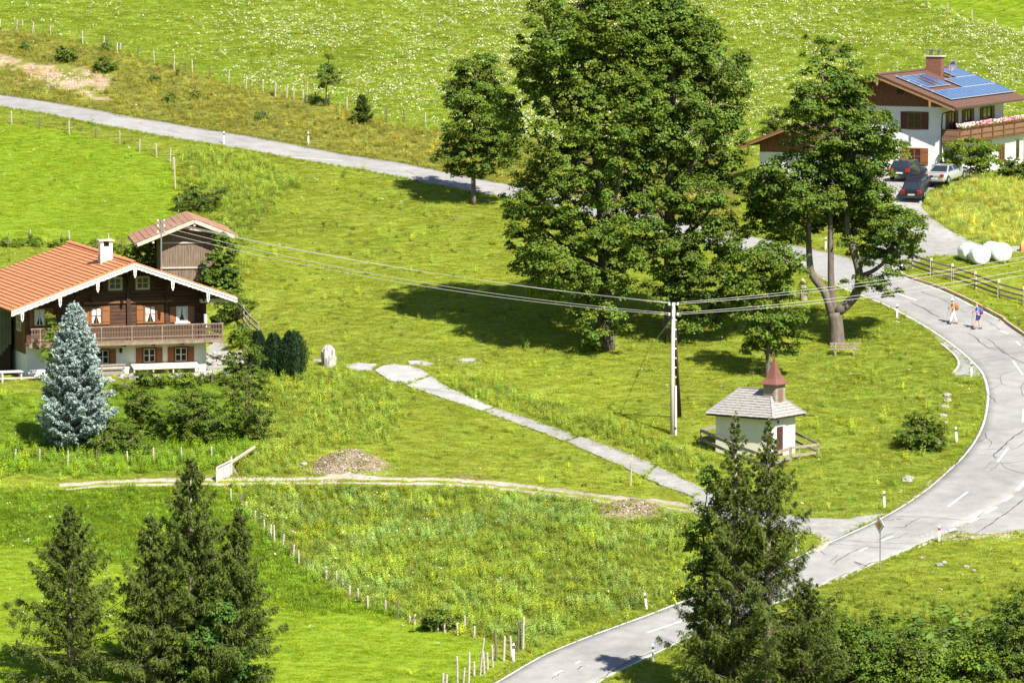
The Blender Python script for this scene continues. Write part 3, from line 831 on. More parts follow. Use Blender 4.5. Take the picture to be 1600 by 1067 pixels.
# purlins reaching out under the eaves with white carved pendants
for x in ((44 - 214.6) / 22.6, (101 - 214.6) / 22.6, (158 - 214.6) / 22.6, 0.0, (272 - 214.6) / 22.6, (326 - 214.6) / 22.6):
    zz = roofz(x) - 0.3
    MB().bx(x - 0.1, x + 0.1, YF + 0.08, 0.3, zz - 0.2, zz).build('purlin', M_LOGD, fh)
    pen = MB()
    prof = [(-.11, .05), (.11, .05), (.11, -.3), (.075, -.36), (.11, -.45), (.06, -.55), (.03, -.66), (-.03, -.66), (-.06, -.55), (-.11, -.45), (-.075, -.36), (-.11, -.3)]
    pen.prism([(x + a, zz - 0.02 + b) for a, b in prof], 'y', YF - 0.115, YF - 0.092)
    po = pen.build('pendant', M_WHITEW, fh)
    MB().bx(x - 0.025, x + 0.025, YF - 0.125, YF - 0.116, zz - 0.5, zz - 0.2).build('pendant_slot', M_LOGD, po)
    if abs(x) < 6:
        MB().bar((x, -1.1, zz - 0.2), (x, -0.05, zz - 1.5), 0.13, 0.13).build('brace', M_LOGD, fh)
MB().bx(4.75, 6.45, -0.75, -0.35, 4.66, 4.9).build('eave_beam', M_WHITEW, fh)
MB().bx(4.93, 5.1, -0.95, -0.6, 2.9, 3.9).build('carved_bracket', M_WHITEW, fh)
# windows
for x, w in ((-5.97, 0.72), (-2.17, 0.68), (1.48, 0.72)):
    window(fh, T(x, -0.03, 3.42), w, 1.05, M_BROWN, curtain=True, shutters=M_SHUT, sw=0.46, sash=M_WHITEW if x < -5 else M_BROWN)
window(fh, T(3.63, -0.03, 3.42), 0.68, 0.92, M_WHITEW, 1, 1, curtain=True, shutters=M_SHUT, sw=0.42, sill=True, fw=0.06)
for x in (-0.88, 0.97):
    window(fh, T(x, -0.03, 5.66), 0.78, 0.72, M_GREYL, shutters=M_LOG, sw=0.36, sash=M_GREYL)
for x in (-4.3, -1.75, 1.4, 3.55):
    window(fh, T(x, -0.0, 0.78), 0.78, 0.88, M_DKSHUT, shutters=M_SHUT, sw=0.40, sash=M_WHITEW)
MB().lathe([(0.05, 0.0), (0.09, 0.05), (0.1, 0.22), (0.13, 0.24), (0.02, 0.34)], 8, (-0.55, -0.14, 1.45)).build('wall_lantern', M_BLACK, fh)
# balcony
bz = 2.28; y0 = -1.25
MB().bx(XL - 0.1, XR + 0.85, y0, -0.02, bz - 0.13, bz - 0.02).build('balcony_floor', M_BALC, fh)
MB().bx(XL - 0.1, XR + 0.87, y0 - 0.06, y0 - 0.005, bz - 0.21, bz + 0.0).build('balcony_fascia', M_BALC, fh)
MB().bx(XR + 0.855, XR + 0.9, y0 + .05, 2.0, bz - 0.2, bz + 0.0).build('balcony_fascia', M_BALC, fh)
MB().bx(XR + .01, XR + 0.85, -0.0, 2.2, bz - 0.13, bz - 0.03).build('balcony_floor', M_BALC, fh)
for i in range(7):
    x = XL + 0.5 + i * 1.95
    MB().bx(x - 0.07, x + 0.07, y0 + 0.05, 0.0, bz - 0.32, bz - 0.135).build('joist', M_BROWN, fh)
for z0, z1, dy in ((0.98, 1.06, 0.05), (0.26, 0.32, 0.03), (0.02, 0.08, 0.03)):
    MB().bx(XL, XR + 0.85, y0 - dy, y0 + dy, bz + z0, bz + z1).build('rail', M_BALC, fh)
    MB().bx(XR + 0.85 - dy, XR + 0.85 + dy, y0 + .06, 2.0, bz + z0, bz + z1).build('rail', M_BALC, fh)
npost = 7
for i in range(npost):
    x = XR + 0.80 - i * 2.05
    if x < XL: break
    MB().bx(x - 0.04, x + 0.04, y0 - 0.045, y0 + 0.04, bz + 0.0, bz + 0.985).build('railing_post', M_BALC, fh)
bal = None
prof = [(.07, .0), (.07, .1), (.03, .17), (.085, .3), (.085, .38), (.035, .5), (.075, .58), (.075, .655)]
prof = [(a, b) for a, b in prof] + [(-a, b) for a, b in reversed(prof)]
x = XL + 0.1
while x < XR + 0.74:
    if bal is None: bal = o = MB().prism(prof, 'y', -0.014, 0.014).build('baluster', M_BALU, fh)
    else: o = bal.copy(); COL.objects.link(o)
    o.location = (x, y0, bz + 0.322); x += 0.185
yb = y0 + 0.2
while yb < 1.9:
    o = bal.copy(); COL.objects.link(o); o.location = (XR + 0.85, yb, bz + 0.322); o.rotation_euler = (0, 0, PI / 2); yb += 0.2
x = XL + 0.1; fr0 = None
while x < XR + 0.74:
    if fr0 is None: fr0 = o = MB().prism([(-.085, .0), (.085, .0), (.03, .09), (.085, .18), (-.085, .18), (-.03, .09)], 'y', -.012, .012).build('fretwork', M_BALU, fh)
    else: o = fr0.copy(); COL.objects.link(o)
    o.location = (x, y0, bz + 0.081); x += 0.185
# chimney
ch = empty('chimney', (-0.71, YF + 5.0, roofz(0.71)), 0); ch.parent = fh
MB().bx(-.43, .43, -.36, .36, -.5, .42).build('chimney_base', mat('stained_plaster', (0.36, 0.33, 0.30), (0.52, 0.49, 0.46), 3, 0.9), ch)
cb = MB().bx(-.40, .40, -.33, .33, .421, .98)
for sx in (-1, 1): cb.bx(sx * .40, sx * .20, -.33, .33, .981, 1.34)
cb.build('chimney_stack', M_PLASTER, ch)
MB().bx(-.21, .21, -.05, .28, .985, 1.335).build('flue', M_BLACK, ch)
MB().bx(-.54, .54, -.45, .45, 1.345, 1.43).build('chimney_cap', M_GREYL, ch)
# electric mast on the far roof slope
mast = empty('roof_mast', (2.45, 0.7, roofz(2.45)), 0); mast.parent = fh
MB().tube([(0, 0, -.8), (0, 0, 3.55)], 0.05, 8).build('mast_tube', M_METAL, mast)
for zz in (2.55, 2.95, 3.3):
    MB().bar((-0.25, 0, zz), (0.25, 0, zz), 0.04).build('mast_arm', M_METAL, mast)
    for sx in (-.22, .22): MB().lathe([(.03, 0), (.06, .04), (.04, .08), (.06, .12), (.02, .16)], 8, (sx, 0, zz + 0.02)).build('insulator', M_PLASTER, mast)
MASTTOP = fh.matrix_world

# wooden lean-to shelf, bench and steps in front of the farmhouse
FHM = Matrix.Translation(FH['c']) @ Matrix.Rotation(FH['a'], 4, 'Z')
def fhw(x, y, z=0): return FHM @ Vector((x, y, z))
ls = empty('lean_to_shed', fhw(2.35, -0.02, -0.35), FH['a'], 'low pale wooden lean-to with slanted board top against the white wall', 'shed')
W = 4.5
MB().add([(-W / 2, -.95, .74), (W / 2, -.95, .74), (W / 2, 0, 1.02), (-W / 2, 0, 1.02), (-W / 2, -.95, .80), (W / 2, -.95, .80), (W / 2, 0, 1.08), (-W / 2, 0, 1.08)],
         [(0, 3, 2, 1), (4, 5, 6, 7), (0, 1, 5, 4), (1, 2, 6, 5), (2, 3, 7, 6), (3, 0, 4, 7)]).build('top_board', mat('pale_board', (0.60, 0.50, 0.36), (0.50, 0.41, 0.29), 3, 0.7), ls)
for x in (-W / 2 + .06, -W / 2 + 1.35, -W / 2 + 2.7, W / 2 - .06):
    MB().bx(x - .05, x + .05, -.9, -.8, -.5, .735).build('upright', M_GREYL, ls)
for i in range(4):
    MB().bx(-W / 2 + .1, W / 2 - .1, -.06, -.02, -.3 + i * .27, -.06 + i * .27).build('back_board', M_GREYL, ls)
MB().bx(-W / 2 + .0, -W / 2 + .04, -.78, -.07, -.5, .73).build('side_board', M_GREYW, ls)
gb = empty('garden_bench', fhw(-1.15, -0.55, -0.3), FH['a'], 'weathered wooden garden bench against the farmhouse wall left of the lean-to', 'bench')
for zz in (.5, .75, 1.0): MB().bx(-.85, .85, .2, .24, zz - .06, zz + .06).build('back_slat', M_GREYW, gb)
MB().bx(-.85, .85, -.25, .15, .38, .43).build('seat', M_GREYW, gb)
for sx in (-.75, .75):
    for yy in (-.2, .19): MB().bx(sx - .04, sx + .04, yy - .035, yy + .035, -.4, .379 if yy < 0 else 1.05).build('leg', M_GREYW, gb)
# terrace steps left of the house
st = empty('garden_terrace', fhw(-7.4, -1.6, -0.2), FH['a'], 'low white stone terrace with timber edging at the left picture edge', 'terrace')
MB().bx(-3.2, 1.2, -.9, 2.0, -1.2, -.1).build('terrace_wall', M_STONE, st)
MB().bx(-3.2, 1.3, -1.0, 2.0, -.098, .06).build('paving', mat('pale_paving', (0.58, 0.56, 0.52), (0.48, 0.46, 0.42), 2, 0.85), st)
MB().bx(-3.2, 1.25, -1.06, -1.005, -.3, -.02).build('edge_timber', M_GREYL, st)
for x in (-1.6, 1.1):
    MB().bx(x - .06, x + .06, -.75, -.63, .061, .75).build('railing_post', M_GREYL, st)
MB().bx(-3.1, 1.2, -.72, -.66, .4, .5).build('rail', M_GREYL, st)
gt = empty('garden_table', fhw(-8.2, -1.2, -0.14), FH['a'], 'small white garden table on the terrace beside the farmhouse', 'table')
MB().bx(-.75, .75, -.4, .4, .68, .74).build('table_top', M_PLASTER, gt)
for sx in (-.65, .65):
    MB().bx(sx - .04, sx + .04, -.3, .3, 0.0, .679).build('leg', M_PLASTER, gt)

# rockery: single stones along the front of the house terrace
rock = empty('rockery', fhw(1.0, -3.2, -0.3), 0, 'low rockery of pale boulders in front of the farmhouse garden', 'rockery')
def boulder_mesh(seed, r=0.3):
    rr = random.Random(seed); bm = bmesh.new(); bmesh.ops.create_icosphere(bm, subdivisions=2, radius=r)
    ph = [rr.uniform(0, 6) for _ in range(6)]
    for v in bm.verts:
        d = v.co.normalized()
        k = 1 + .22 * math.sin(3 * d.x + ph[0]) * math.cos(2.5 * d.y + ph[1]) + .14 * math.sin(6 * d.z + ph[2] + 4 * d.x)
        v.co = Vector((d.x * r * 1.25 * k, d.y * r * k, d.z * r * .8 * k))
    me = bpy.data.meshes.new('boulder'); bm.to_mesh(me); bm.free(); return me
BLD = [boulder_mesh(s) for s in range(5)]
for m_ in BLD: m_.materials.append(M_STONE)
for i in range(46):
    x = rng.uniform(-6.2, 7.2); yy = rng.normal(0, .35)
    w = fhw(x, -2.9 + yy)
    o = bpy.data.objects.new('boulder', BLD[i % 5]); COL.objects.link(o); o.parent = rock
    s = rng.uniform(.45, 1.15)
    o.location = Vector((w.x, w.y, float(H(w.x, w.y)) + 0.08 * s)) - rock.location; o.scale = (s, s, s); o.rotation_euler = (0, 0, rng.uniform(0, 6))

dw = empty('stone_wall', fhw(6.0, 3.6, 0), 0, 'pale dry-stone wall behind the yard at the farmhouse corner', 'wall')
for i in range(54):
    w = fhw(5.5 + rng.uniform(0, 3.4), 3.6 + rng.normal(0, .12)); lay_ = (i % 4)
    o = bpy.data.objects.new('stone', BLD[i % 5]); COL.objects.link(o); o.parent = dw
    o.location = Vector((w.x, w.y, FH['c'].z + .12 + lay_ * .22)) - dw.location; o.scale = (.8,) * 3; o.rotation_euler = (0, 0, rng.uniform(0, 6))
# ------------------------------------------------------------------ old barn
bc = G(303, 455)
BA = R(8.0)
bn = empty('barn', bc, BA, 'weathered plank barn with rusty sheet roof behind the farmhouse', 'barn')
bL, bR, bZ, bF, bB = -4.2, 2.9, 5.15, -1.0, 6.6
bs = 0.40
wl, wr = -2.25, 1.55
MB().prism([(wl, -1), (wr, -1), (wr, bZ - wr * bs - .25), (0, bZ - .25), (wl, bZ + wl * bs - .25)], 'y', 0.06, 6.0).build('barn_core', M_LOGD, bn)
x = wl; pl0 = 0
while x < wr - 0.05:
    w = rng.uniform(.15, .23); xm = x + w / 2
    MB().bx(x + .006, min(x + w, wr) - .006, rng.uniform(-.012, .008), .058, -1, bZ - abs(xm) * bs - .32).build('plank', M_OLDPL, bn); x += w
y_ = 0.1
while y_ < 5.9:
    w = rng.uniform(.17, .25); MB().bx(wl - .05, wl - .002, y_ + .006, y_ + w - .006, -1, bZ + wl * bs - .3).build('plank', M_OLDPL, bn)
    MB().bx(wr + .002, wr + .05, y_ + .006, y_ + w - .006, -1, bZ - wr * bs - .3).build('plank', M_OLDPL, bn); y_ += w
for zz, a, b in ((3.42, wl - .1, wr + .05), (1.66, wl - .1, wr - .1)):
    MB().bx(a, b, -.09, -.02, zz - .055, zz + .055).build('cross_beam', M_GREYL, bn)
MB().bar((-.9, -.75, bZ - .62), (2.0, -.75, bZ - 1.1), .07, .12).build('tie_beam', M_GREYL, bn)
MB().prism([(bL, bZ + bL * bs - .05), (0, bZ - .05), (0, bZ - .14), (bL, bZ + bL * bs - .14)], 'y', bF + .05, bB).build('roof_deck', M_GREYW, bn)
MB().prism([(bR, bZ - bR * bs - .05), (0, bZ - .05), (0, bZ - .14), (bR, bZ - bR * bs - .14)], 'y', bF + .05, bB).build('roof_deck', M_GREYW, bn)
for side, ex in ((-1, bL), (1, bR)):
    n = 11 if side < 0 else 8
    for i in range(n):
        for j in range(2):
            x0, x1 = ex * i / n, ex * (i + 1) / n
            ya, yb_ = (bF, 2.9) if j == 0 else (2.85, bB + .05)
            up = .0 + .012 * j + .02 * ((i * 7 + j * 3) % 3) / 3
            zz = lambda q: bZ - abs(q) * bs + up
            m_ = MB()
            m_.add([(x0, ya, zz(x0)), (x1 * 1.004, ya, zz(x1) + .03), (x1 * 1.004, yb_, zz(x1) + .03), (x0, yb_, zz(x0)), (x0, ya, zz(x0) - .02), (x1 * 1.004, ya, zz(x1) + .005), (x1 * 1.004, yb_, zz(x1) + .005), (x0, yb_, zz(x0) - .02)],
                   [(0, 1, 2, 3), (7, 6, 5, 4), (0, 4, 5, 1), (1, 5, 6, 2), (2, 6, 7, 3), (3, 7, 4, 0)])
            m_.build('roof_sheet', M_RUST, bn)
    MB().bar((0, bF - .03, bZ - .17), (ex * .96, bF - .03, bZ - abs(ex * .96) * bs - .17), .05, .26).build('barge_board', M_GREYL, bn)
for x in (-2.9, 0, 2.1):
    MB().bx(x - .08, x + .08, bF + .02, .2, bZ - abs(x) * bs - .52, bZ - abs(x) * bs - .34).build('purlin', M_GREYL, bn)

# ------------------------------------------------------------------ house with solar panels
hh = empty('house', RH['c'], RHA, 'white two-storey house with brown roof, solar panels and flower balcony', 'house')
hw, HL, hZ, hs = 4.77, 14.2, 7.8, math.tan(R(20.4))
hE, hF, hB = 6.3, -1.2, 15.6
def hz(x): return hZ - abs(x) * hs
MB().bx(-hw, hw, 0, HL, -1.5, 5.5).build('wall', M_PLASTER, hh)
MB().bx(hw + .002, hw + .9, 9.0, HL + 2.2, -1.5, 2.55).build('wall', M_PLASTER, hh)
MB().prism([(-hw + .02, 5.501), (hw - .02, 5.501), (hw - .02, hz(hw) - .22), (0, hZ - .22), (-hw + .02, hz(hw) - .22)], 'y', .06, HL - .05).build('gable_core', M_LOGD, hh)
x = -hw - .05
while x < hw:
    w = .215; zt = hz(x + w / 2) - .23
    m_ = MB(); m_.prism([(x + .008, 5.42 - .0), (x + w * .5, 5.36), (x + w - .008, 5.42), (x + w - .008, zt), (x + .008, zt)], 'y', -.05, .055).build('board', M_BROWN, hh); x += w
MB().bx(1.15, 1.75, -.07, -.02, 6.35, 6.75).build('gable_vent', M_BLACK, hh)
MB().bx(-1.75, -1.15, -.07, -.02, 6.35, 6.75).build('gable_vent', M_BLACK, hh)
ha = math.atan(hs); Ls = hE / math.cos(ha)
for side in (-1, 1):
    MB().prism([(0, hZ - .06), (side * hE, hz(hE) - .06), (side * hE, hz(hE) - .18), (0, hZ - .18)], 'y', hF + .04, hB - .04).build('roof_deck', M_BROWN, hh)
    n = 17; pitch = Ls / n; c_, s_ = math.cos(ha), math.sin(ha)
    ny_ = 84; yy = np.linspace(hF - .03, hB + .03, ny_)
    wv = .012 * np.abs(np.sin(PI * (yy - hF) / .4))
    V = []
    for d, up in ((0, -.005), (pitch + .02, .034), (pitch + .022, -.012)):
        w_ = wv if up > -.008 else wv * 0
        V.append(np.stack([side * (d * c_ + (up + w_) * s_), yy, -d * s_ + (up + w_) * c_], -1))
    V = np.array(V).reshape(-1, 3); i = np.arange(3 * ny_).reshape(3, ny_)
    Fc = np.stack([i[:-1, :-1], i[1:, :-1], i[1:, 1:], i[:-1, 1:]], -1).reshape(-1, 4)
    if side > 0: Fc = Fc[:, ::-1]
    o = np_mesh('tile_course', V, Fc, None, M_BTILE, hh)
    for k in range(n):
        c = o if k == 0 else o.copy()
        if k: COL.objects.link(c)
        c.location = (side * k * pitch * c_, 0, hZ - k * pitch * s_ - .02)
    MB().bar((0, hF - .04, hZ - .10), (side * hE, hF - .04, hz(hE) - .10), .06, .17).build('barge_board', M_BROWN, hh)
    MB().bar((0, hF - .075, hZ - .24), (side * hE, hF - .075, hz(hE) - .24), .05, .09).build('barge_trim', mat('ochre_wood', (0.21, 0.125, 0.055), (0.30, 0.185, 0.085), 4, 0.7), hh)
    MB().bar((0, hF, hZ + .03), (side * hE, hF, hz(hE) + .03), .2, .07).build('verge_tile', M_BTILE, hh)
    MB().tube([(side * (hE + .05), hF, hz(hE) - .1), (side * (hE + .05), hB, hz(hE) - .1)], .075, 8).build('gutter', mat('brown_gutter', (0.075, 0.04, 0.03), None, rough=0.4), hh)
MB().tube([(0, hF - .05, hZ + .03), (0, hB + .05, hZ + .03)], .12, 8).build('ridge', M_BTILE, hh)
MB().tube([(hE, hF + .5, hz(hE) - .15), (hw + .12, -.05, 4.9), (hw + .06, -.07, 3.9), (hw + .06, -.07, -.5)], .05, 6).build('downpipe', M_BLACK, hh)
for x in (-4.3, 0, 4.3):
    MB().prism([(x - .09, hz(x) - .25), (x + .09, hz(x) - .25), (x + .09, hz(x) - .7), (x, hz(x) - .85), (x - .09, hz(x) - .7)], 'y', hF - .12, hF - .09).build('pendant', MATS['ochre_wood'], hh)
    MB().bx(x - .09, x + .09, hF + .06, -.06, hz(x) - .42, hz(x) - .2).build('purlin', M_BROWN, hh)
# windows on the gable wall
window(hh, T(2.60, -.0, 3.72), 1.02, 1.2, M_BROWN, 2, 2, shutters=M_DKSHUT, sw=.52, sash=M_BROWN)
window(hh, T(-2.3, -.0, 3.72), 1.02, 1.2, M_DKSHUT, 2, 2, shutters=M_SHUT, sw=.52, sash=M_DKSHUT)
window(hh, T(.05, -.0, 4.2), .46, .7, M_DKSHUT, 1, 1)
window(hh, T(2.60, -.0, 1.02), 1.02, 1.12, M_SHUT, 2, 2, shutters=M_SHUT, sw=.52, sash=M_SHUT)
window(hh, T(-2.3, -.0, 1.02), 1.02, 1.12, M_SHUT, 2, 2, shutters=M_SHUT, sw=.52, sash=M_SHUT)
window(hh, T(.05, -.0, 1.45), .46, .7, M_SHUT, 1, 1, sash=M_WHITEW)
dr = MB().bx(-.95, -.05, -.06, -.005, -.3, 1.25).build('door', M_SHUT, hh); dr.location = (0, 0, 0)
# windows and doors on the balcony side
for y, w, h, z0 in ((2.3, 1.3, 2.0, 2.9), (5.9, 1.3, 2.0, 2.9), (10.3, 1.9, 2.0, 2.9)):
    window(hh, T(hw + .0, y, z0, PI / 2), w, h, M_DKSHUT, 2, 1, shutters=M_DKSHUT, sw=.6, sash=M_DKSHUT)
window(hh, T(hw + .902, 11.2, .7, PI / 2), 1.2, 1.25, M_SHUT, 2, 1)
window(hh, T(hw + .902, 14.9, .7, PI / 2), .9, 1.45, M_WHITEW, 1, 1, sash=M_SHUT)
# balcony
bx0, bx1, bz0 = hw + .003, hw + 1.35, 2.62
MB().bx(bx0, bx1, .15, 16.5, bz0, bz0 + .12).build('balcony_floor', M_BROWN, hh)
for z0, z1 in ((.98, 1.06), (.55, .62), (.14, .22)):
    MB().bx(bx1 - .02, bx1 + .07, .13, 16.5, bz0 + z0, bz0 + z1).build('rail', M_BROWN, hh)
    MB().bx(bx0, bx1 - .021, .11, .17, bz0 + z0, bz0 + z1).build('rail', M_BROWN, hh)
y = .2; i = 0
M_HBALC = mat('house_balcony_wood', (0.14, 0.075, 0.042), (0.25, 0.145, 0.085), 4, 0.7, 0.2, 14)
b0 = MB().bx(-.02, .02, -.075, .075, -.02, .95).build('balcony_board', M_HBALC, hh); b0.location = (bx1 + .005, y, bz0 + .05)
while y < 16.3:
    y += .165
    o = b0.copy(); COL.objects.link(o); o.location = (bx1 + .005, y, bz0 + .05)
x = bx0 + .08
while x < bx1:
    o = b0.copy(); COL.objects.link(o); o.location = (x, .145, bz0 + .05); o.rotation_euler = (0, 0, PI / 2); x += .165
for i in range(7):
    o = MB().bx(bx1 + .07, bx1 + .13, .2 + i * 2.5, .32 + i * 2.5, bz0 - .05, bz0 + 1.02).build('balcony_post', M_BROWN, hh)
# flower boxes along the rail: box and many small blossoms
fbm_ = MB().bx(bx1 - .12, bx1 + .12, .3, 16.4, bz0 + 1.07, bz0 + 1.22).build('flower_box', M_BROWN, hh)
nfl = 2600
py_ = rng.uniform(.2, 16.5, nfl); dens = fbm(py_ * 1.2, py_ * 0, 4, 2)
px_ = bx1 + rng.normal(.04, .13, nfl); pz_ = bz0 + 1.24 + rng.random(nfl) * (.24 + .1 * dens)
def leaf_quads(P, Nn, size, rngg, aspect=0.6):
    """flat kite-shaped leaves at P with normals Nn"""
    n = len(P)
    Nn = Nn / np.linalg.norm(Nn, axis=1, keepdims=True)
    r_ = rngg.normal(size=(n, 3)); t_ = np.cross(Nn, r_); t_ /= np.maximum(np.linalg.norm(t_, axis=1, keepdims=True), 1e-6)
    b_ = np.cross(Nn, t_)
    s = np.asarray(size).reshape(-1, 1) * np.ones((n, 1))
    bend = Nn * s * 0.14
    V = np.stack([P - t_ * s * .5, P + b_ * s * .5 * aspect + bend * .5, P + t_ * s * .5 - bend, P - b_ * s * .5 * aspect + bend * .5], 1)
    F = np.arange(n * 4).reshape(n, 4)
    return V.reshape(-1, 3), F
V, Fq = leaf_quads(np.stack([px_, py_, pz_], -1), rng.normal(size=(nfl, 3)) + np.array([.5, -.3, .9]), rng.uniform(.09, .16, nfl), rng, 0.95)
kind_ = (vnoise(py_ * 1.6, py_ * 0 + 3, 9) + rng.normal(0, .15, nfl))
colf = np.where((kind_ < .58)[:, None], np.array([[.78, .70, .66]]), np.where((kind_ < .76)[:, None], np.array([[.76, .46, .50]]), np.array([[.66, .20, .26]])))
grn = rng.random(nfl) < .2
colf[grn] = np.array([.06, .12, .02])
M_PETAL = leafmat('blossom', (1, 1, 1), 0.2)
np_mesh('blossoms', V, Fq, np.repeat(colf, 4, 0), M_PETAL, hh)['kind'] = 'stuff'
# brick chimney: single bricks on a mortar core
hc = empty('chimney', (.75, 9.4, hz(.75)), 0); hc.parent = hh
cw, cd, chh = 1.25, .72, 1.32
MB().bx(-cw / 2 + .012, cw / 2 - .012, -cd / 2 + .012, cd / 2 - .012, -.6, chh).build('mortar_core', M_MORTAR, hc)
bk = None
for r_ in range(14):
    z = -.22 + r_ * .108
    off = .0 if r_ % 2 else .13
    for (ax, L, pos) in (('x', cw, -cd / 2), ('y', cd, cw / 2), ('x', cw, cd / 2), ('y', cd, -cw / 2)):
        s = -L / 2 + .005 - off
        while s < L / 2 - .03:
            a, b = max(s, -L / 2), min(s + .245, L / 2)
            if b - a > .04:
                m_ = MB()
                if ax == 'x': m_.bx(a, b, pos - .018, pos + .018, z, z + .085)
                else: m_.bx(pos - .018, pos + .018, a + .02, b - .02, z, z + .085)
                m_.build('brick', M_BRICK, hc)
            s += .262
MB().bx(-cw / 2 - .12, cw / 2 + .12, -cd / 2 - .1, cd / 2 + .1, chh + .005, chh + .09).build('chimney_cap', mat('cap_slab', (0.5, 0.44, 0.36), None), hc)
for x in (-.3, .3):
    MB().lathe([(.1, 0), (.1, .28), (.13, .3), (.13, .36), (.02, .4)], 10, (x, 0, chh + .091)).build('flue_pot', M_METAL, hc)
MB().bx(-.66, .66, -.3, .3, chh + .55, chh + .58).build('rain_cover', M_METAL, hc)
for x in (-.55, .55):
    for y in (-.24, .24): MB().tube([(x, y, chh + .09), (x, y, chh + .55)], .02, 5).build('cover_leg', M_METAL, hc)
# satellite dish on the roof
sdh = empty('satellite_dish', (2.0, 9.6, hz(2.0)), 0); sdh.parent = hh
MB().tube([(0, 0, -.2), (0, 0, 1.0)], .035, 6).build('dish_pole', M_METAL, sdh)
MB().tube([(0, 0, .6), (.45, .35, .05)], .02, 5).build('dish_stay', M_METAL, sdh)
dsh = MB().lathe([(.02, .14), (.2, .11), (.36, .04), (.46, -.04), (.45, -.06), (.35, .01), (.2, .08), (.02, .11)], 18).build('dish_bowl', M_PURPLE, sdh, True)
dsh.location = (.1, 0, 1.05); dsh.rotation_euler = (R(-12), R(-72), R(-20)); dsh.scale = (1.05, .9, 1)
# solar panels on the right-hand roof slope
M_CELL, tr_, b_ = nt('solar_cell'); b_.inputs['Roughness'].default_value = .16; b_.inputs['Specular IOR Level'].default_value = .7
tc_ = tr_.nodes.new('ShaderNodeTexCoord'); bkn = tr_.nodes.new('ShaderNodeTexBrick')
bkn.offset = 0; bkn.inputs['Scale'].default_value = 1; bkn.inputs['Brick Width'].default_value = .165; bkn.inputs['Row Height'].default_value = .165; bkn.inputs['Mortar Size'].default_value = .006
bkn.inputs['Color1'].default_value = (.022, .060, .19, 1); bkn.inputs['Color2'].default_value = (.030, .080, .235, 1); bkn.inputs['Mortar'].default_value = (.07, .14, .30, 1)
tr_.links.new(tc_.outputs['Object'], bkn.inputs['Vector']); tr_.links.new(bkn.outputs['Color'], b_.inputs['Base Color'])
M_PFR = mat('panel_frame', (0.60, 0.62, 0.65), None, rough=0.35, metal=0.4)
M_DCELL = mat('thermal_glass', (0.02, 0.03, 0.05), (0.04, 0.075, 0.13), 1.5, 0.12, spec=0.7)
def panel(d, y, w, h, cell=M_CELL):
    """panel with its upper left corner d down the slope and y along the ridge; w along ridge, h down the slope"""
    p = MB().bx(0, h, 0, w, 0, .04).build('solar_panel', M_PFR, hh)
    p.matrix_local = Matrix.Translation((d * math.cos(ha), y, hZ - d * math.sin(ha) + .12)) @ Matrix.Rotation(ha, 4, 'Y')
    MB().bx(.035, h - .035, .035, w - .035, .041, .046).build('cell_glass', cell, p)
for i in range(14): panel(3.95, .75 + i * 1.03, 1.01, 1.72)
for i in range(7): panel(2.2, 7.96 + i * 1.03, 1.01, 1.72)
for i in range(4): panel(.45, 11.05 + i * 1.03, 1.01, 1.72)
for i in range(3): panel(.75 + i * 1.05, .75, .62, 1.02)
for i in range(4): panel(.95, 1.75 + i * 1.25, 1.22, 2.3, M_DCELL if i in (1, 2) else M_CELL)

# ------------------------------------------------------------------ annex left of that house
ax_c = G(1242, 290)
an = empty('annex', ax_c, RHA, 'white garage annex with brown gable half hidden behind the forked maple', 'garage')
aw, aZ, aE, aF, aB = 2.9, 4.62, 4.25, -1.0, 7.0
asl = math.tan(R(21))
MB().bx(-aw, aw, 0, 6.4, -1.2, 2.55).build('wall', M_PLASTER, an)
MB().prism([(-aw, 2.551), (aw, 2.551), (aw, aZ - aw * asl - .2), (0, aZ - .2), (-aw, aZ - aw * asl - .2)], 'y', .05, 6.3).build('gable_core', M_LOGD, an)
x = -aw
while x < aw - .05:
    MB().bx(x + .007, x + .2, -.03, .045, 2.5, aZ - abs(x + .1) * asl - .22).build('board', M_BROWN, an); x += .207
for side in (-1, 1):
    MB().prism([(0, aZ), (side * aE, aZ - aE * asl), (side * aE, aZ - aE * asl - .14), (0, aZ - .14)], 'y', aF, aB).build('roof_slope', M_BTILE, an)
    for k in range(1, 11):
        x = side * aE * k / 11
        MB().bar((x, aF, aZ - abs(x) * asl + .015), (x, aB, aZ - abs(x) * asl + .015), .05, .03).build('tile_edge', M_BTILE, an)
    MB().bar((0, aF - .04, aZ - .12), (side * aE, aF - .04, aZ - aE * asl - .12), .05, .2).build('barge_board', M_BROWN, an)
    MB().bar((0, aF - .07, aZ - .24), (side * aE, aF - .07, aZ - aE * asl - .24), .04, .07).build('barge_trim', MATS['ochre_wood'], an)
for x in (-3.4, 0): MB().bx(x - .09, x + .09, aF - .1, aF - .075, aZ - abs(x) * asl - .75, aZ - abs(x) * asl - .2).build('pendant', M_BROWN, an)
gd = MB().bx(-1.3, 1.3, -.05, -.004, -.2, 2.05).build('garage_door', M_WHITEW, an)
MB().bx(.95, 1.05, -.09, -.051, .9, 1.0).build('handle', M_METAL, gd)

# ------------------------------------------------------------------ chapel
cp_ = empty('chapel', CHP['c'], CHA, 'small cream wayside chapel with grey shingle roof and copper spire', 'chapel')
lx, ly, ez = 4.1, 2.75, 2.42
MB().bx(-lx, 0, 0, ly, -1.2, ez + .1).build('wall', M_CREAM, cp_)
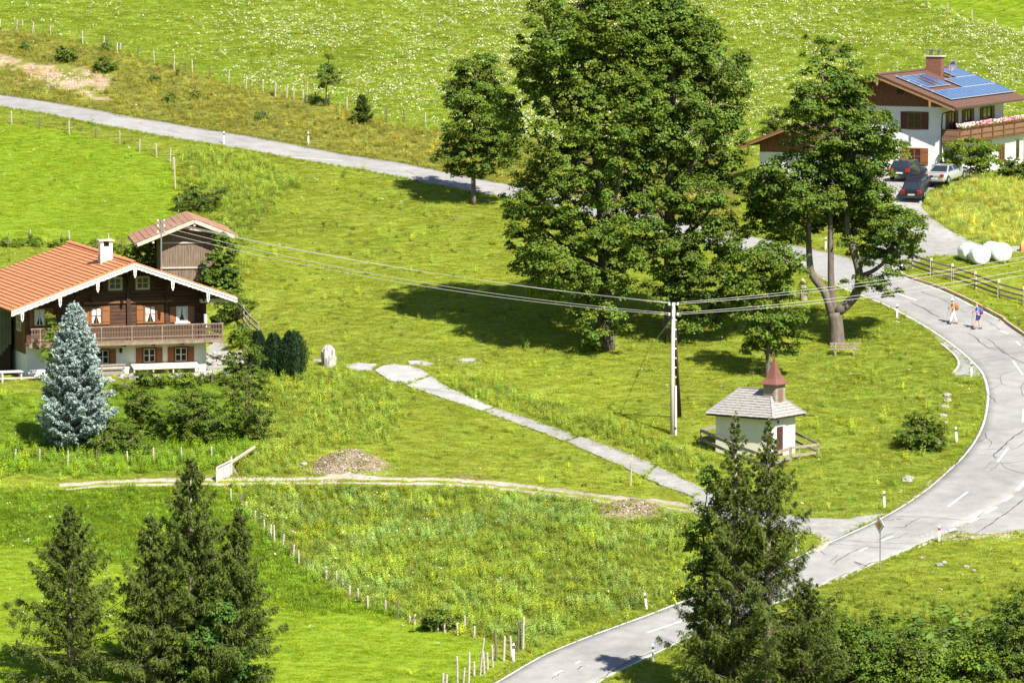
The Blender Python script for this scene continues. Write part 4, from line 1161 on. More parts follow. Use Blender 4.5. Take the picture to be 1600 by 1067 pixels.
# hip roof made of single shingle courses
ox0, ox1, oy0, oy1 = -lx - .42, .48, -.52, ly + .52
rz_ = 3.98; ra, rb = -3.15, -.95; ym = ly / 2
MB().bx(ox0 + .03, ox1 - .03, oy0 + .03, oy1 - .03, ez - .07, ez + .0).build('eave_board', M_LOGD, cp_)
core = MB().add([(ox0, oy0, ez + .02), (ox1, oy0, ez + .02), (ox1, oy1, ez + .02), (ox0, oy1, ez + .02), (ra, ym, rz_ - .04), (rb, ym, rz_ - .04)],
                [(3, 2, 1, 0), (0, 1, 5, 4), (1, 2, 5), (2, 3, 4, 5), (3, 0, 4)])
roofo = core.build('roof', M_SHING2, cp_)
def course_face(A, B, C, D, n, name, m, par):
    """A-B eave edge, D-C top edge; n overlapping courses of separate shingles"""
    A, B, C, D = map(Vector, (A, B, C, D))
    nr = (B - A).cross(D - A).normalized()
    if nr.z < 0: nr = -nr
    for i in range(n):
        t0, t1 = i / n, min((i + 1.12) / n, 1)
        p0, p1 = A.lerp(D, t0), B.lerp(C, t0); q0, q1 = A.lerp(D, t1), B.lerp(C, t1)
        w = (p1 - p0).length; k = max(1, int(w / .26))
        mb = MB()
        cuts = [0] + sorted(min(max((j + rng.uniform(-.25, .25)) / k, 0), 1) for j in range(1, k)) + [1]
        for a, b in zip(cuts[:-1], cuts[1:]):
            g = .004 / max(w, .1)
            j_ = rng.uniform(0, .012)
            lo = rng.uniform(-.012, .012)
            P = [p0.lerp(p1, a + g), p0.lerp(p1, b - g), q0.lerp(q1, b - g), q0.lerp(q1, a + g)]
            dn = (p0 - q0).normalized() * lo
            top = [P[0] + nr * (.045 + j_) + dn, P[1] + nr * (.045 + j_) + dn, P[2] + nr * .012, P[3] + nr * .012]
            bot = [P[0] + nr * (.02 + j_) + dn, P[1] + nr * (.02 + j_) + dn, P[2] + nr * .002, P[3] + nr * .002]
            mb.add(top + bot, [(0, 1, 2, 3), (7, 6, 5, 4), (0, 4, 5, 1), (1, 5, 6, 2), (3, 2, 6, 7), (0, 3, 7, 4)])
        mb.build(name, m, par)
e0, e1, e2, e3 = (ox0, oy0, ez + .03), (ox1, oy0, ez + .03), (ox1, oy1, ez + .03), (ox0, oy1, ez + .03)
r0, r1 = (ra, ym, rz_), (rb, ym, rz_)
course_face(e0, e1, r1, r0, 11, 'shingle_course', M_SHING, roofo)
course_face(e1, e2, r1, r1, 9, 'shingle_course', M_SHING, roofo)
course_face(e2, e3, r0, r1, 8, 'shingle_course', M_SHING, roofo)
course_face(e3, e0, r0, r0, 7, 'shingle_course', M_SHING, roofo)
for a, b in ((e0, r0), (e1, r1), (e2, r1), (e3, r0), (r0, r1)):
    MB().bar(Vector(a) + Vector((0, 0, .05)), Vector(b) + Vector((0, 0, .06)), .13, .05).build('hip_board', M_SHING, roofo)
# bell turret and flared copper spire
tx0, tx1, ty0, ty1 = -1.15, -.28, .88, 1.98
tur = MB().bx(tx0, tx1, ty0, ty1, 2.6, 4.40).build('turret', M_SHING2, cp_)
for k in range(11):
    z = 2.66 + k * .158
    for (a, b, c_, d_) in (((tx0, ty0), (tx1, ty0), 0, -1), ((tx1, ty0), (tx1, ty1), 1, 0), ((tx1, ty1), (tx0, ty1), 0, 1), ((tx0, ty1), (tx0, ty0), -1, 0)):
        A = Vector((a[0], a[1], z)); B = Vector((b[0], b[1], z)); N = Vector((c_, d_, 0))
        mb = MB(); kk = 5
        for j in range(kk):
            P0 = A.lerp(B, j / kk + .01); P1 = A.lerp(B, (j + 1) / kk - .01)
            o_ = .028 + rng.uniform(0, .01)
            mb.add([P0 + N * o_, P1 + N * o_, P1 + N * .006 + Vector((0, 0, .17)), P0 + N * .006 + Vector((0, 0, .17)), P0 + N * .002, P1 + N * .002],
                   [(0, 1, 2, 3), (4, 5, 1, 0), (0, 3, 4), (1, 5, 2)])
        mb.build('turret_shingles', M_SHING2 if d_ != 1 else M_SHING2, tur)
MB().bx(tx1 + .03, tx1 + .05, 1.2, 1.66, 3.1, 4.05).build('louvre', mat('turret_shutter', (0.13, 0.08, 0.055), (0.2, 0.13, 0.09), 5), tur)
cxm, cym = (tx0 + tx1) / 2, (ty0 + ty1) / 2
prof = [(1.52, 4.38), (1.5, 4.43), (1.18, 4.56), (.9, 4.74), (.68, 4.98), (.46, 5.3), (.26, 5.65), (.10, 5.95), (.03, 6.08)]
sp_ = MB(); V = []; Fs = []
hx, hy = (tx1 - tx0) / 2, (ty1 - ty0) / 2
for r_, z in prof:
    for sx, sy in ((-1, -1), (1, -1), (1, 1), (-1, 1)): V.append((cxm + sx * hx * r_, cym + sy * hy * r_ * .92, z))
for i in range(len(prof) - 1):
    for k in range(4): Fs.append((i * 4 + k, i * 4 + (k + 1) % 4, (i + 1) * 4 + (k + 1) % 4, (i + 1) * 4 + k))
Fs += [(3, 2, 1, 0)]
sp_.add(V, Fs); spo = sp_.build('spire', M_COPPER, cp_)
MB().lathe([(.02, 6.05), (.045, 6.1), (.02, 6.16), (.008, 6.3)], 8, (cxm, cym, 0)).build('finial', M_COPPER, spo)
# round window, doorway and threshold on the right-hand face
rw = MB(); n = 18
rg = [(.21, 0), (.21, .05), (.13, .05), (.13, 0)]
V = []; Fs = []
for i in range(n):
    t = 2 * PI * i / n
    for r_, d in rg: V.append((.004 + d, .72 + r_ * math.cos(t), 2.12 + r_ * math.sin(t)))
for i in range(n):
    for k in range(3): Fs.append((i * 4 + k, i * 4 + k + 1, ((i + 1) % n) * 4 + k + 1, ((i + 1) % n) * 4 + k))
rw.add(V, Fs); rwo = rw.build('round_window', M_PLASTER, cp_)
MB().add([(.012, .72 + .135 * math.cos(2 * PI * i / n), 2.12 + .135 * math.sin(2 * PI * i / n)) for i in range(n)], [tuple(range(n))]).build('pane', M_GLASS, rwo)
df = MB().bx(.003, .06, .32, .52, -.4, 1.82).bx(.003, .06, 1.28, 1.48, -.4, 1.82).bx(.003, .06, .32, 1.48, 1.821, 2.0 - .2 + .17)
dfo = df.build('door_surround', M_PLASTER, cp_)
MB().bx(.003, .03, .521, 1.279, -.4, 1.819).build('door', mat('dark_chapel_door', (0.035, 0.02, 0.018), (0.09, 0.03, 0.025), 3, 0.6), cp_)
MB().bx(.003, .9, .1, 1.8, -.5, -.06).build('threshold', M_STONE, cp_)
MB().bar((.35, ly + .3, ez - .06), (.95, ly + .75, ez - .12), .05, .07).build('eave_beam', M_LOGD, cp_)
# low fence around the chapel
def px_fence(name, posts_px, h, rails, label, cat='fence', post_w=.12, rail_m=M_GREYW, post_m=M_GREYW, rail_h=.12, group=None, ground_=True):
    Pn = ground([p[0] for p in posts_px], [p[1] for p in posts_px])
    o = empty(name, Pn.mean(0), 0, label, cat, group)
    b = Vector(Pn.mean(0))
    for q in Pn:
        hh_ = h * rng.uniform(.96, 1.05)
        p = Vector(q) - b
        MB().bx(p.x - post_w / 2, p.x + post_w / 2, p.y - post_w / 2, p.y + post_w / 2, p.z - .4, p.z + hh_).build('post', post_m, o)
    for a, c in zip(Pn[:-1], Pn[1:]):
        for z in rails:
            A = Vector(a) - b + Vector((0, -post_w / 2 - .03, z)); C = Vector(c) - b + Vector((0, -post_w / 2 - .03, z))
            MB().bar(A, C, .05, rail_h).build('rail', rail_m, o)
    return o
px_fence('chapel_fence', [(1122,686),(1095,693),(1150,718),(1196,734),(1234,722)], .95, (.3, .85), 'grey timber fence at the left corner of the chapel', rail_h=.2)
px_fence('chapel_fence', [(1243,697),(1279,715),(1249,719),(1236,721)], .9, (.35, .85), 'grey timber fence at the right corner of the chapel', rail_h=.15)
# ================================================================== FENCES, POSTS, POLES, SMALL THINGS
M_POST = mat('fence_post_wood', (0.30, 0.25, 0.205), (0.50, 0.43, 0.36), 6, 0.85, 0.2, 20)
M_POSTD = mat('dark_fence_post', (0.10, 0.075, 0.058), (0.19, 0.15, 0.12), 6, 0.85)
M_WIRE = mat('fence_wire', (0.25, 0.24, 0.23), None, rough=0.5, metal=0.6)
def post_mesh(r, h, seed, top='cut'):
    rr = random.Random(seed); mb = MB()
    pts = []; rad = []
    for i in range(5):
        t = i / 4; pts.append((rr.uniform(-.012, .012), rr.uniform(-.012, .012), -.45 + t * (h + .45))); rad.append(r * (1.05 - .15 * t))
    pts.append((pts[-1][0], pts[-1][1], h + .035)); rad.append(r * .45)
    mb.tube(pts, rad, 7); return mb
def wire_fence(name, label, posts, group=None, wires=(.45, .85), r=.055, h0=.95, wire=True):
    """posts: (u, v of foot, height px or None, lean x m)"""
    P = ground([p[0] for p in posts], [p[1] for p in posts])
    b = Vector(P.mean(0)); o = empty(name, b, 0, label, 'fence', group)
    tops = []
    for i, (p, q) in enumerate(zip(posts, P)):
        hpx = p[2] if len(p) > 2 and p[2] else None
        h = hpx / ppm(q) if hpx else h0 * rng.uniform(.85, 1.1)
        m = post_mesh(r * rng.uniform(.85, 1.25), h, i * 7 + len(posts))
        po = m.build('post', M_POST if rng.random() > .22 else M_POSTD, o)
        lean = p[3] if len(p) > 3 else rng.normal(0, .035)
        po.location = Vector(q) - b; po.rotation_euler = (rng.normal(0, .03), lean, rng.uniform(0, 6))
        tops.append((Vector(q) - b, h))
    if wire:
        for z in wires:
            mb = [(t[0] + Vector((0, -.06, min(z, t[1] - .05)))) for t in tops]
            for a, c in zip(mb[:-1], mb[1:]):
                if (a - c).length < 7: MB().tube([a, (a + c) / 2 - Vector((0, 0, .02)), c], .005, 3).build('wire', M_WIRE, o)
    return o
wire_fence('meadow_fence', 'wire fence of grey posts between the road bank and the flower meadow',
 [(0,45,14),(26,46,15),(35,49,17),(51,53,18),(79,55,14),(129,69,20),(162,76,19),(183,83,16),(188,81,13),(216,89,15),(241,99,20),(272,109,22),(290,115,19),(301,116,22),(328,124,18),(357,132,22),(384,140,21),
  (411,147,22),(430,152,22),(448,155,22),(459,156,17),(474,158,17),(479,159,31),(493,161,17),(514,163,14),(542,172,19),(604,191,24),(632,192,20),(665,199,22)])
wire_fence('pasture_fence', 'wire fence of grey posts along the mown meadow left of the barn',
 [(18,195,21),(62,202,20),(108,211,23),(150,217,21),(187,226,21),(218,237,19),(245,246,21),(266,254,22),(271,267,21),(274,296,50),(279,332,24)])
wire_fence('yard_fence', 'two grey posts of a wire fence above the farmhouse roof', [(48,380,20),(108,380,19),(170,384,18)])
wire_fence('garden_fence', 'wire fence of short posts in the tall weeds below the blue spruce',
 [(24,722,20),(62,720,19),(106,728,24),(150,717,14),(200,725,20),(240,724,24),(284,722,23),(331,714,16)])
wire_fence('field_fence', 'long wire fence of pale posts running down beside the lower mown meadow',
 [(361,784,20),(376,792,21),(386,800,16),(398,816,18),(413,832,20),(423,846,26),(429,849,28),(441,862,28),(455,872,24),(458,873,22),(467,882,22),(481,891,18),(495,892,13),(510,907,15),(526,912,20),(536,917,12),(547,937,22),(559,941,22),(575,952,21),(602,958,20),(622,968,30),(640,973,10),(648,976,16),(684,987,15),(695,988,17),(715,993,19),(726,984,22),(741,996,17)])
wire_fence('roadside_fence', 'uneven leaning grey fence posts beside the road at the bottom',
 [(692,1074,22,0),(697,1074,20,.03),(715,1071,46,0),(724,1070,27,-.08),(732,1069,50,.01),(741,1056,22,.05),(750,1055,60,.15),(757,1053,36,.05),(762,1047,27,.03),(770,1043,36,.03),(775,1032,49,.02),(787,1033,39,-.05),(799,1027,33,-.05),(809,1018,36,-.06),(812,1013,42,0),(817,1015,52,-.03)], r=.06)
wire_fence('hill_fence', 'distant wire fence crossing the meadow in the top right corner',
 [(1408,2,15),(1447,11,16),(1481,22,16),(1519,32,15),(1555,43,13),(1598,54,12)])
px_fence('rail_fence', [(1425,421),(1455,431),(1488,440),(1524,452),(1560.5,466),(1600,477),(1640,489)], 1.3, (.28, .62, 1.02), 'weathered three-rail timber fence beside the bales', post_w=.17, rail_m=mat('pinkish_rail', (0.20, 0.145, 0.115), (0.32, 0.245, 0.20), 5, 0.8), post_m=M_GREYL, rail_h=.13)
px_fence('yard_rail_fence', [(369,497),(381,508),(391,521),(404,533)], 1.35, (.35, .75, 1.15), 'dark timber rail fence behind the columnar yews', post_w=.1, rail_m=M_GREYW, post_m=M_GREYW)
px_fence('picket_fence', [(1497,283),(1504,281),(1511,280),(1518,281),(1525,282)], .95, (.3, .7), 'short leaning picket fence behind the silver car', post_w=.06, rail_h=.05)

# ---- roadside delineator posts
M_DWHITE = mat('white_plastic', (0.72, 0.72, 0.70), (0.62, 0.62, 0.60), 3, 0.5)
M_DRED = mat('red_reflector', (0.5, 0.04, 0.02), None, rough=0.3)
def delineator(u, v, label, h=1.02, rot=0.0, lean=0.0, red=False):
    p = G(u, v)
    o = empty('delineator_post', p, rot, label, 'road post', 'delineator posts along the road')
    P = [(-.06, -.05), (.06, -.05), (.045, .03), (0, .06), (-.045, .03)]
    MB().prism(P, 'z', -.3, h * .70).build('shaft', M_DWHITE, o)
    hd = MB(); hd.prism([(a * .98, b * .98) for a, b in P], 'z', h * .86, h * .965)
    hd.prism([(a * .7, b * .7) for a, b in P], 'z', h * .966, h).build('head', M_DWHITE, o)
    bnd = MB().prism([(a * 1.03, b * 1.03) for a, b in P], 'z', h * .70 + .001, h * .859).build('band', M_BLACK, o)
    MB().bx(-.025, .025, -.057, -.0525, h * .73, h * .83).build('reflector', M_DRED if red else M_METAL, bnd)
    o.rotation_euler = (0, lean, rot)
    return o
for a in ((350,225,'white road post beside the upper road, farther left of two',.98),(482,227,'white road post beside the upper road, right of the young fence tree',1.05),
          (1402,498,'white road post on the grass below the forked maple',1.0),(1518,589,'white road post at the end of the kerbed bay',1.0),
          (1495,692,'white road post right of the round bush',1.02),(1382,793,'white road post on the inside verge of the bend above the junction',1.0),
          (1244,862,'white road post on the small grass island behind the tall spruce',1.0),
          (1011,954,'white road post in the weeds left of the tall spruce',1.02),(803,1033,'white road post beside the leaning fence posts at the bottom',1.0),
          (1020,1034,'white road post in the tree shadow on the lower road edge',1.0),(1290,391,'white road post seen between the limbs of the forked maple',.95),
          (1175,323,'white road post half hidden in the maple foliage',1.0)):
    delineator(a[0], a[1], a[2], a[3], rng.uniform(-.3, .3), rng.normal(0, .03) - (.09 if a[0] in (1495, 1382, 1011) else 0))
delineator(1467, 847, 'white road post with red reflector at the right-hand side road', 1.0, .3, 0, True)
delineator(1409, 428, 'white road post with orange top beside the driveway mouth', 1.0, .1, 0, True)

# ---- priority road sign
p = G(1375, 894)
sg = empty('road_sign', p, R(-58), 'yellow and white diamond priority sign on grey pole at junction', 'sign')
MB().tube([(0, 0, -.4), (0, 0, 3.1)], .035, 8).build('pole', M_METAL, sg)
def diamond(s): return [(0, -s), (s, 0), (0, s), (-s, 0)]
pl = MB().prism([(a, b + 2.72) for a, b in diamond(.47)], 'y', -.065, -.045).build('sign_plate', M_DWHITE, sg)
MB().prism([(a, b + 2.72) for a, b in diamond(.455)], 'y', -.069, -.0655).build('black_border', M_BLACK, pl)
MB().prism([(a, b + 2.72) for a, b in diamond(.435)], 'y', -.073, -.0695).build('white_field', M_DWHITE, pl)
MB().prism([(a, b + 2.72) for a, b in diamond(.27)], 'y', -.077, -.0735).build('yellow_field', mat('sign_yellow', (0.62, 0.27, 0.01), None, rough=0.4), pl)
# ---- small marker post beside the lane
p = G(985, 760); mp_ = empty('marker_post', p, 0, 'thin grey wooden marker post with small board beside the lane', 'post')
MB().tube([(0, 0, -.4), (.05, 0, 1.0), (.1, 0, 2.0)], .045, 7).build('shaft', M_POST, mp_)
MB().bx(-.02, .17, -.06, -.045, 1.5, 1.75).build('board', M_POST, mp_)

# ---- utility pole with its strut, and overhead lines
pb = G(1050.5, 679)
mpx = ppm(pb)
up = empty('utility_pole', pb, 0, 'tall wooden utility pole with dark strut beside the chapel', 'utility pole')
ph = (679 - 472) / mpx
M_POLE = mat('pale_pole_wood', (0.42, 0.36, 0.30), (0.55, 0.48, 0.41), 2, 0.8, 0.2, 10, stretch=(4, 4, .3))
M_STRUT = mat('tarred_pole', (0.05, 0.03, 0.02), (0.10, 0.06, 0.042), 3, 0.8)
MB().tube([(0, 0, -1), (0, 0, ph * .5), (.06, 0, ph)], [.15, .13, .105], 12).build('pole', M_POLE, up, True)
sb = G(1062.5, 650) - pb
MB().tube([sb + Vector((0, 0, -.6)), sb.lerp(Vector((.06, .05, ph * .88)), .5), Vector((.1, .14, ph * .88))], [.14, .12, .1], 10).build('strut', M_STRUT, up, True)
MB().tube([(.22, -.1, -.5), (.2, -.1, 3.1)], .065, 8).build('cable_duct', M_DWHITE, up)
MB().lathe([(.075, 0), (.075, .14)], 10, (.2, -.1, .35)).build('duct_clamp', M_BLACK, up)
for i in range(7):
    MB().bx(.14, .24, -.08, -.02, 3.6 + i * .6, 3.68 + i * .6).build('climbing_step', M_DWHITE, up)
ARM = []
for zz in (ph - .2, ph - .85):
    for sx in (-.22, .3):
        MB().bar((0.04, -.02, zz), (sx, -.1, zz), .05).build('insulator_arm', M_BLACK, up)
        MB().lathe([(.03, 0), (.07, .05), (.045, .1), (.07, .15), (.03, .2)], 9, (sx, -.1, zz + .02)).build('insulator', M_PLASTER, up)
        ARM.append(pb + Vector((sx, -.1, zz + .17)))
    MB().tube([(-.22, -.1, zz + .18), (-.33, -.13, zz + .05), (-.2, -.15, zz - .12), (.05, -.16, zz - .05)], .022, 5).build('jumper_cable', M_BLACK, up)
M_CABLE = mat('light_cable', (0.40, 0.39, 0.36), None, rough=0.5)
def cable(a, b, sag, r, label, name='power_line'):
    a, b = Vector(a), Vector(b); pts = []
    for i in range(25):
        t = i / 24; p = a.lerp(b, t); p.z -= sag * 4 * t * (1 - t); pts.append(p)
    o = MB().tube([q - a for q in pts], r, 6).build(name, M_CABLE, None, True); o.location = a
    return tag(o, label, 'cable', 'overhead lines at the utility pole' if name == 'power_line' else None)
mt = FHM @ Vector((2.45, 0.7, roofz(2.45)))
for i, (zz, sx) in enumerate(((3.38, -.2), (3.38, .2), (3.02, 0), (2.62, .1))):
    e = mt + Vector((sx, 0, zz))
    s = (ARM[0] + Vector((0, 0, .05 * (1 - i)))) if i < 2 else ARM[2] + Vector((0, 0, .03 - .1 * (i - 2)))
    cable(s, e, .55 if i < 2 else .75, .014, ['overhead cable to the roof mast, topmost of four', 'overhead cable to the roof mast, second from top', 'overhead cable to the roof mast, third from top', 'overhead cable to the roof mast, lowest of four'][i])
for i, (ue, ve) in enumerate(((2060,292),(2060,303),(2060,318),(2060,330))):
    s = ARM[1] + Vector((0, 0, .04 - .1 * i)) if i < 2 else ARM[3] + Vector((0, 0, .04 - .1 * (i - 2)))
    cable(s, at_depth(ue, ve, 345), 1.1, .014, ['overhead cable towards the right, topmost of four', 'overhead cable towards the right, second from top', 'overhead cable towards the right, third from top', 'overhead cable towards the right, lowest of four'][i])
gw = G(1012, 549)
cable(pb + Vector((-.05, 0, ph - 1.0)), gw, 0.0, .018, 'straight guy wire from the utility pole down into the grass', 'guy_wire')

# ---- bench under the forked maple
p = G(1320, 556); bn2 = empty('park_bench', p, R(-4), 'weathered wooden bench with backrest under the forked maple', 'bench')
M_BENCH = mat('bench_wood', (0.16, 0.12, 0.085), (0.30, 0.24, 0.18), 4, 0.8)
for i, z in enumerate((.62, .80)): MB().bx(-1.0, 1.0, .22 + .03 * i, .26 + .03 * i, z - .06, z + .06).build('back_slat', M_BENCH, bn2)
for i in range(3): MB().bx(-1.0, 1.0, -.25 + i * .15, -.13 + i * .15, .42, .465).build('seat_slat', M_BENCH, bn2)
for sx in (-.62, .62):
    MB().bx(sx - .06, sx + .06, -.22, -.12, -.2, .419).build('leg', M_GREYW, bn2)
    MB().bar((sx, .18, -.2), (sx, .24, .9), .09, .06, (0, 1, 0)).build('leg', M_GREYW, bn2)
# ---- wrapped round bales
M_FILM = mat('white_bale_film', (0.66, 0.70, 0.66), (0.74, 0.77, 0.74), 3, 0.35, 0.5, 5, stretch=(1, 6, 1), spec=0.5)
M_FOLD = mat('bale_fold', (0.45, 0.50, 0.46), None, rough=0.4)
for (u, v, s, rz, lab) in ((1513,407,1.0,.35,'white film-wrapped bale, farthest left of the four bales'),(1530,413,1.04,.25,'white film-wrapped bale in front, second from the left'),
                           (1549,405,1.0,.15,'white film-wrapped bale at the back between the front bales'),(1564,409,1.08,.1,'white film-wrapped bale, farthest right of the four bales')):
    p = G(u, v); o = empty('wrapped_bale', p, rz, lab, 'hay bale', 'white wrapped bales on the grass')
    r = .68 * s; L = .62 * s
    prof = [(.05, -L), (r * .55, -L * 1.0), (r * .82, -L * .95), (r * .96, -L * .8), (r * 1.0, -L * .5), (r * .99, 0), (r * 1.0, L * .5), (r * .96, L * .8), (r * .82, L * .95), (r * .55, L), (.05, L)]
    mb = MB().lathe(prof, 26)
    for i, q in enumerate(mb.v):
        k = 1 + .02 * math.sin(7 * q[2] + i % 5) + rng.normal(0, .006); mb.v[i] = (q[0] * k, q[1] * k * (.94 if q[1] > 0 else .97), q[2])
    b = mb.build('film', M_FILM, o, True)
    b.rotation_euler = (PI / 2, 0, 0); b.location = (0, 0, r * .93)
    for j in range(5):
        t = rng.uniform(.2, 1.2) + j * .45
        MB().tube([(r * 1.005 * math.cos(t + dz * .3), dz * L, r * .93 + r * .97 * math.sin(t + dz * .3)) for dz in (-.75, -.3, .2, .7)], .012, 4).build('film_fold', M_FOLD, o)
# ---- timber kerb along the outer side of the bend
M_KT = mat('kerb_timber', (0.30, 0.20, 0.14), (0.42, 0.31, 0.23), 4, 0.8)
KP = ground([1407,1432,1455,1477,1499,1521,1546,1571], [431,440,447,455,465,475.5,488.5,502])
KP2 = ground([1568,1574,1600,1640], [502,507,525,556])
for pts, lab in ((KP, 'low timber kerb along the outer edge of the bend behind the hikers'), (KP2, 'short timber kerb piece at the right picture edge')):
    b = Vector(pts.mean(0)); o = empty('timber_kerb', b, 0, lab, 'kerb')
    for a, c in zip(pts[:-1], pts[1:]):
        A, C = Vector(a) - b, Vector(c) - b
        MB().bar(A + Vector((0, 0, .14)), A.lerp(C, .985) + Vector((0, 0, .14)), .16, .17).build('beam', M_KT, o)
        MB().bx(A.x - .06, A.x + .06, A.y + .09, A.y + .21, A.z - .3, A.z + .3).build('stake', M_KT, o)
# ---- standing stone, dead trunk, leaning gate
p = G(516, 572)
def lump(name, label, cat, p, w, d, h, mt_, seed, lean=.0, taper=.75, m2=None):
    rr = random.Random(seed); mb = MB(); V = []; n = 14; rows = 10
    for j in range(rows):
        t = j / (rows - 1); k = (1 - (1 - taper) * t) * (1 if t < .85 else 1 - (t - .85) * 3.2)
        for i in range(n):
            a = 2 * PI * i / n; q = 1 + .16 * math.sin(2 * a + 3 * t + seed) + .1 * math.sin(5 * a + seed * 2 + 2 * t) + rr.uniform(-.05, .05)
            V.append((w / 2 * k * q * math.cos(a) + lean * t * h, d / 2 * k * q * math.sin(a), -.4 + t * (h + .4) + .06 * h * math.sin(a) * t))
    F_ = [(j * n + i, j * n + (i + 1) % n, (j + 1) * n + (i + 1) % n, (j + 1) * n + i) for j in range(rows - 1) for i in range(n)]
    F_ += [tuple(reversed(range(n))), tuple(range((rows - 1) * n, rows * n))]
    o = mb.add(V, F_).build(name, mt_, None); o.location = p
    return tag(o, label, cat)
lump('standing_stone', 'upright pale weathered boulder beside the concrete slabs', 'boulder', p, 1.05, .8, 1.35, mat('streaked_stone', (0.10, 0.085, 0.07), (0.50, 0.46, 0.41), 2.6, 0.9, 0.4, 7, stretch=(2.5, 2.5, .7), contrast=1.6), 5, -.1, .72)
lump('dead_trunk', 'pale broken tree trunk left of the forked maple', 'tree stump', G(1256, 470), .6, .55, 1.5, mat('bleached_bark', (0.20, 0.15, 0.11), (0.40, 0.33, 0.26), 3, 0.9, 0.3, 9), 9, -.05, .7)
g1, g2 = G(343, 752), G(362, 742)
gt_ = empty('gate', G(350, 757), 0, 'pale grey panel gate with long top beam beside the gravel track', 'gate')
b = gt_.location
A = G(339, 753) - b; C = G(362, 745) - b
M_GATE = mat('pale_gate_board', (0.36, 0.335, 0.305), (0.48, 0.45, 0.41), 3, 0.7)
def quad_board(name, a0, a1, z00, z01, z10, z11, th=.04):
    n = Vector((-(a1 - a0).y, (a1 - a0).x, 0)).normalized() * th
    P = [a0 + Vector((0, 0, z00)), a1 + Vector((0, 0, z10)), a1 + Vector((0, 0, z11)), a0 + Vector((0, 0, z01))]
    return MB().add(P + [q + n for q in P], [(0, 1, 2, 3), (7, 6, 5, 4), (0, 4, 5, 1), (1, 5, 6, 2), (2, 6, 7, 3), (3, 7, 4, 0)]).build(name, M_GATE, gt_)
for i in range(6):
    t0, t1 = i / 6 + .004, (i + 1) / 6 - .004
    quad_board('gate_board', A.lerp(C, t0), A.lerp(C, t1), .02 + .0 * t0, .85 + .12 * t0, .02, .85 + .12 * t1)
MB().bar(A + Vector((0, -.05, .9)), C + Vector((0, -.05, 1.03)), .08, .07).build('top_rail', M_GATE, gt_)
for q in (A, A.lerp(C, .5), C): MB().bx(q.x - .05, q.x + .05, q.y - .1, q.y, -.6, 1.0 if q is not C else 1.55).build('gate_post', M_GATE, gt_)
E_ = G(398, 712) - b
MB().bar(C + Vector((.05, -.02, .95)), E_ + Vector((0, 0, .55)), .12, .14).build('long_beam', M_GREYL, gt_)
MB().bar(C + Vector((.02, -.02, .7)), C + Vector((.5, -.1, -.1)), .09, .09).build('brace', M_GREYW, gt_)

# ---- loose stones: single boulders on the grass, rubble on the heaps
for i, (u, v, s) in enumerate(((1480,619,.9),(1481,627,1.0),(1477,637,.8),(1474,651,.9),(1478,662,.5),(1469,695,1.0),(1417,752,1.2),(1421,748,.9),(1398,812,.3),(1335,806,.3),(1475,880,.6),(1468,884,.8),(1510,886,.5),(1522,892,.45),(1440,873,.5),(475,727,.9),(900,907,.9))):
    p = G(u, v); o = bpy.data.objects.new('field_boulder', BLD[i % 5]); COL.objects.link(o); o.location = p + Vector((0, 0, .03)); o.scale = (s * .9,) * 3; o.rotation_euler = (0, 0, i * 1.3)
    where = 'beside the round bush' if v < 700 else ('near the road bend' if v < 800 else ('beside the rubble heap' if u == 475 else ('in the tall weeds' if u == 900 else ('on the lower right verge' if u > 1420 else 'near the junction'))))
    bl = ['above the round bush, topmost of the pile', 'above the round bush, second of the pile', 'above the round bush, third of the pile', 'above the round bush, lowest large one of the pile', 'just above the round bush, smallest', 'at the right foot of the round bush',
          'inside the bend, larger flat one of a pair', 'inside the bend, smaller one of a pair', 'on the verge where the lane leaves the road', 'on the grass above the lane mouth',
          'on the right-hand verge below the side road, upper one left', 'on the right-hand verge below the side road, largest', 'on the right-hand verge, middle one', 'on the right-hand verge, farthest right', 'on the verge just right of the priority sign', 'at the left foot of the rubble heap', 'in the tall weeds left of the road'][i]
    tag(o, 'small pale boulder ' + bl, 'boulder', 'boulders lying in the grass')
def rubble(name, label, px, n, smin, smax, spread, cols):
    p0 = G(*px); pts = np.stack([p0.x + rng.normal(0, spread[0], n), p0.y + rng.normal(0, spread[1], n)], -1)
    V = []; Fq = []; tint = []; base = np.array([[-1, -1, -.7], [1, -1, -.6], [1, 1, -.7], [-1, 1, -.6], [-.7, -.8, .7], [.8, -.6, .6], [.6, .8, .8], [-.7, .7, .6]]) * .5
    fq = np.array([[0, 3, 2, 1], [4, 5, 6, 7], [0, 1, 5, 4], [1, 2, 6, 5], [2, 3, 7, 6], [3, 0, 4, 7]])
    zz = H(pts[:, 0], pts[:, 1])
    for i in range(n):
        s = rng.uniform(smin, smax) * (1.6 if rng.random() < .06 else 1); a = rng.uniform(0, 6.28); c, d = math.cos(a), math.sin(a)
        q = base * s * rng.uniform(.7, 1.3, (8, 3)); q = np.stack([q[:, 0] * c - q[:, 1] * d, q[:, 0] * d + q[:, 1] * c, q[:, 2]], -1)
        V.append(q + np.array([pts[i, 0], pts[i, 1], zz[i] + s * .15])); Fq.append(fq + i * 8)
        tint.append(np.tile(cols[rng.integers(len(cols))] * rng.uniform(.75, 1.2), (8, 1)))
    o = np_mesh(name, np.concatenate(V), np.concatenate(Fq), np.concatenate(tint), M_RUB); o['kind'] = 'stuff'; o['label'] = label
    return o
M_RUB, _t, _b = nt('rubble'); _a = _t.nodes.new('ShaderNodeAttribute'); _a.attribute_name = 'tint'; _t.links.new(_a.outputs['Color'], _b.inputs['Base Color']); _b.inputs['Roughness'].default_value = .95
RC = [np.array([.30, .25, .19]), np.array([.20, .15, .10]), np.array([.14, .095, .06]), np.array([.36, .32, .26])]
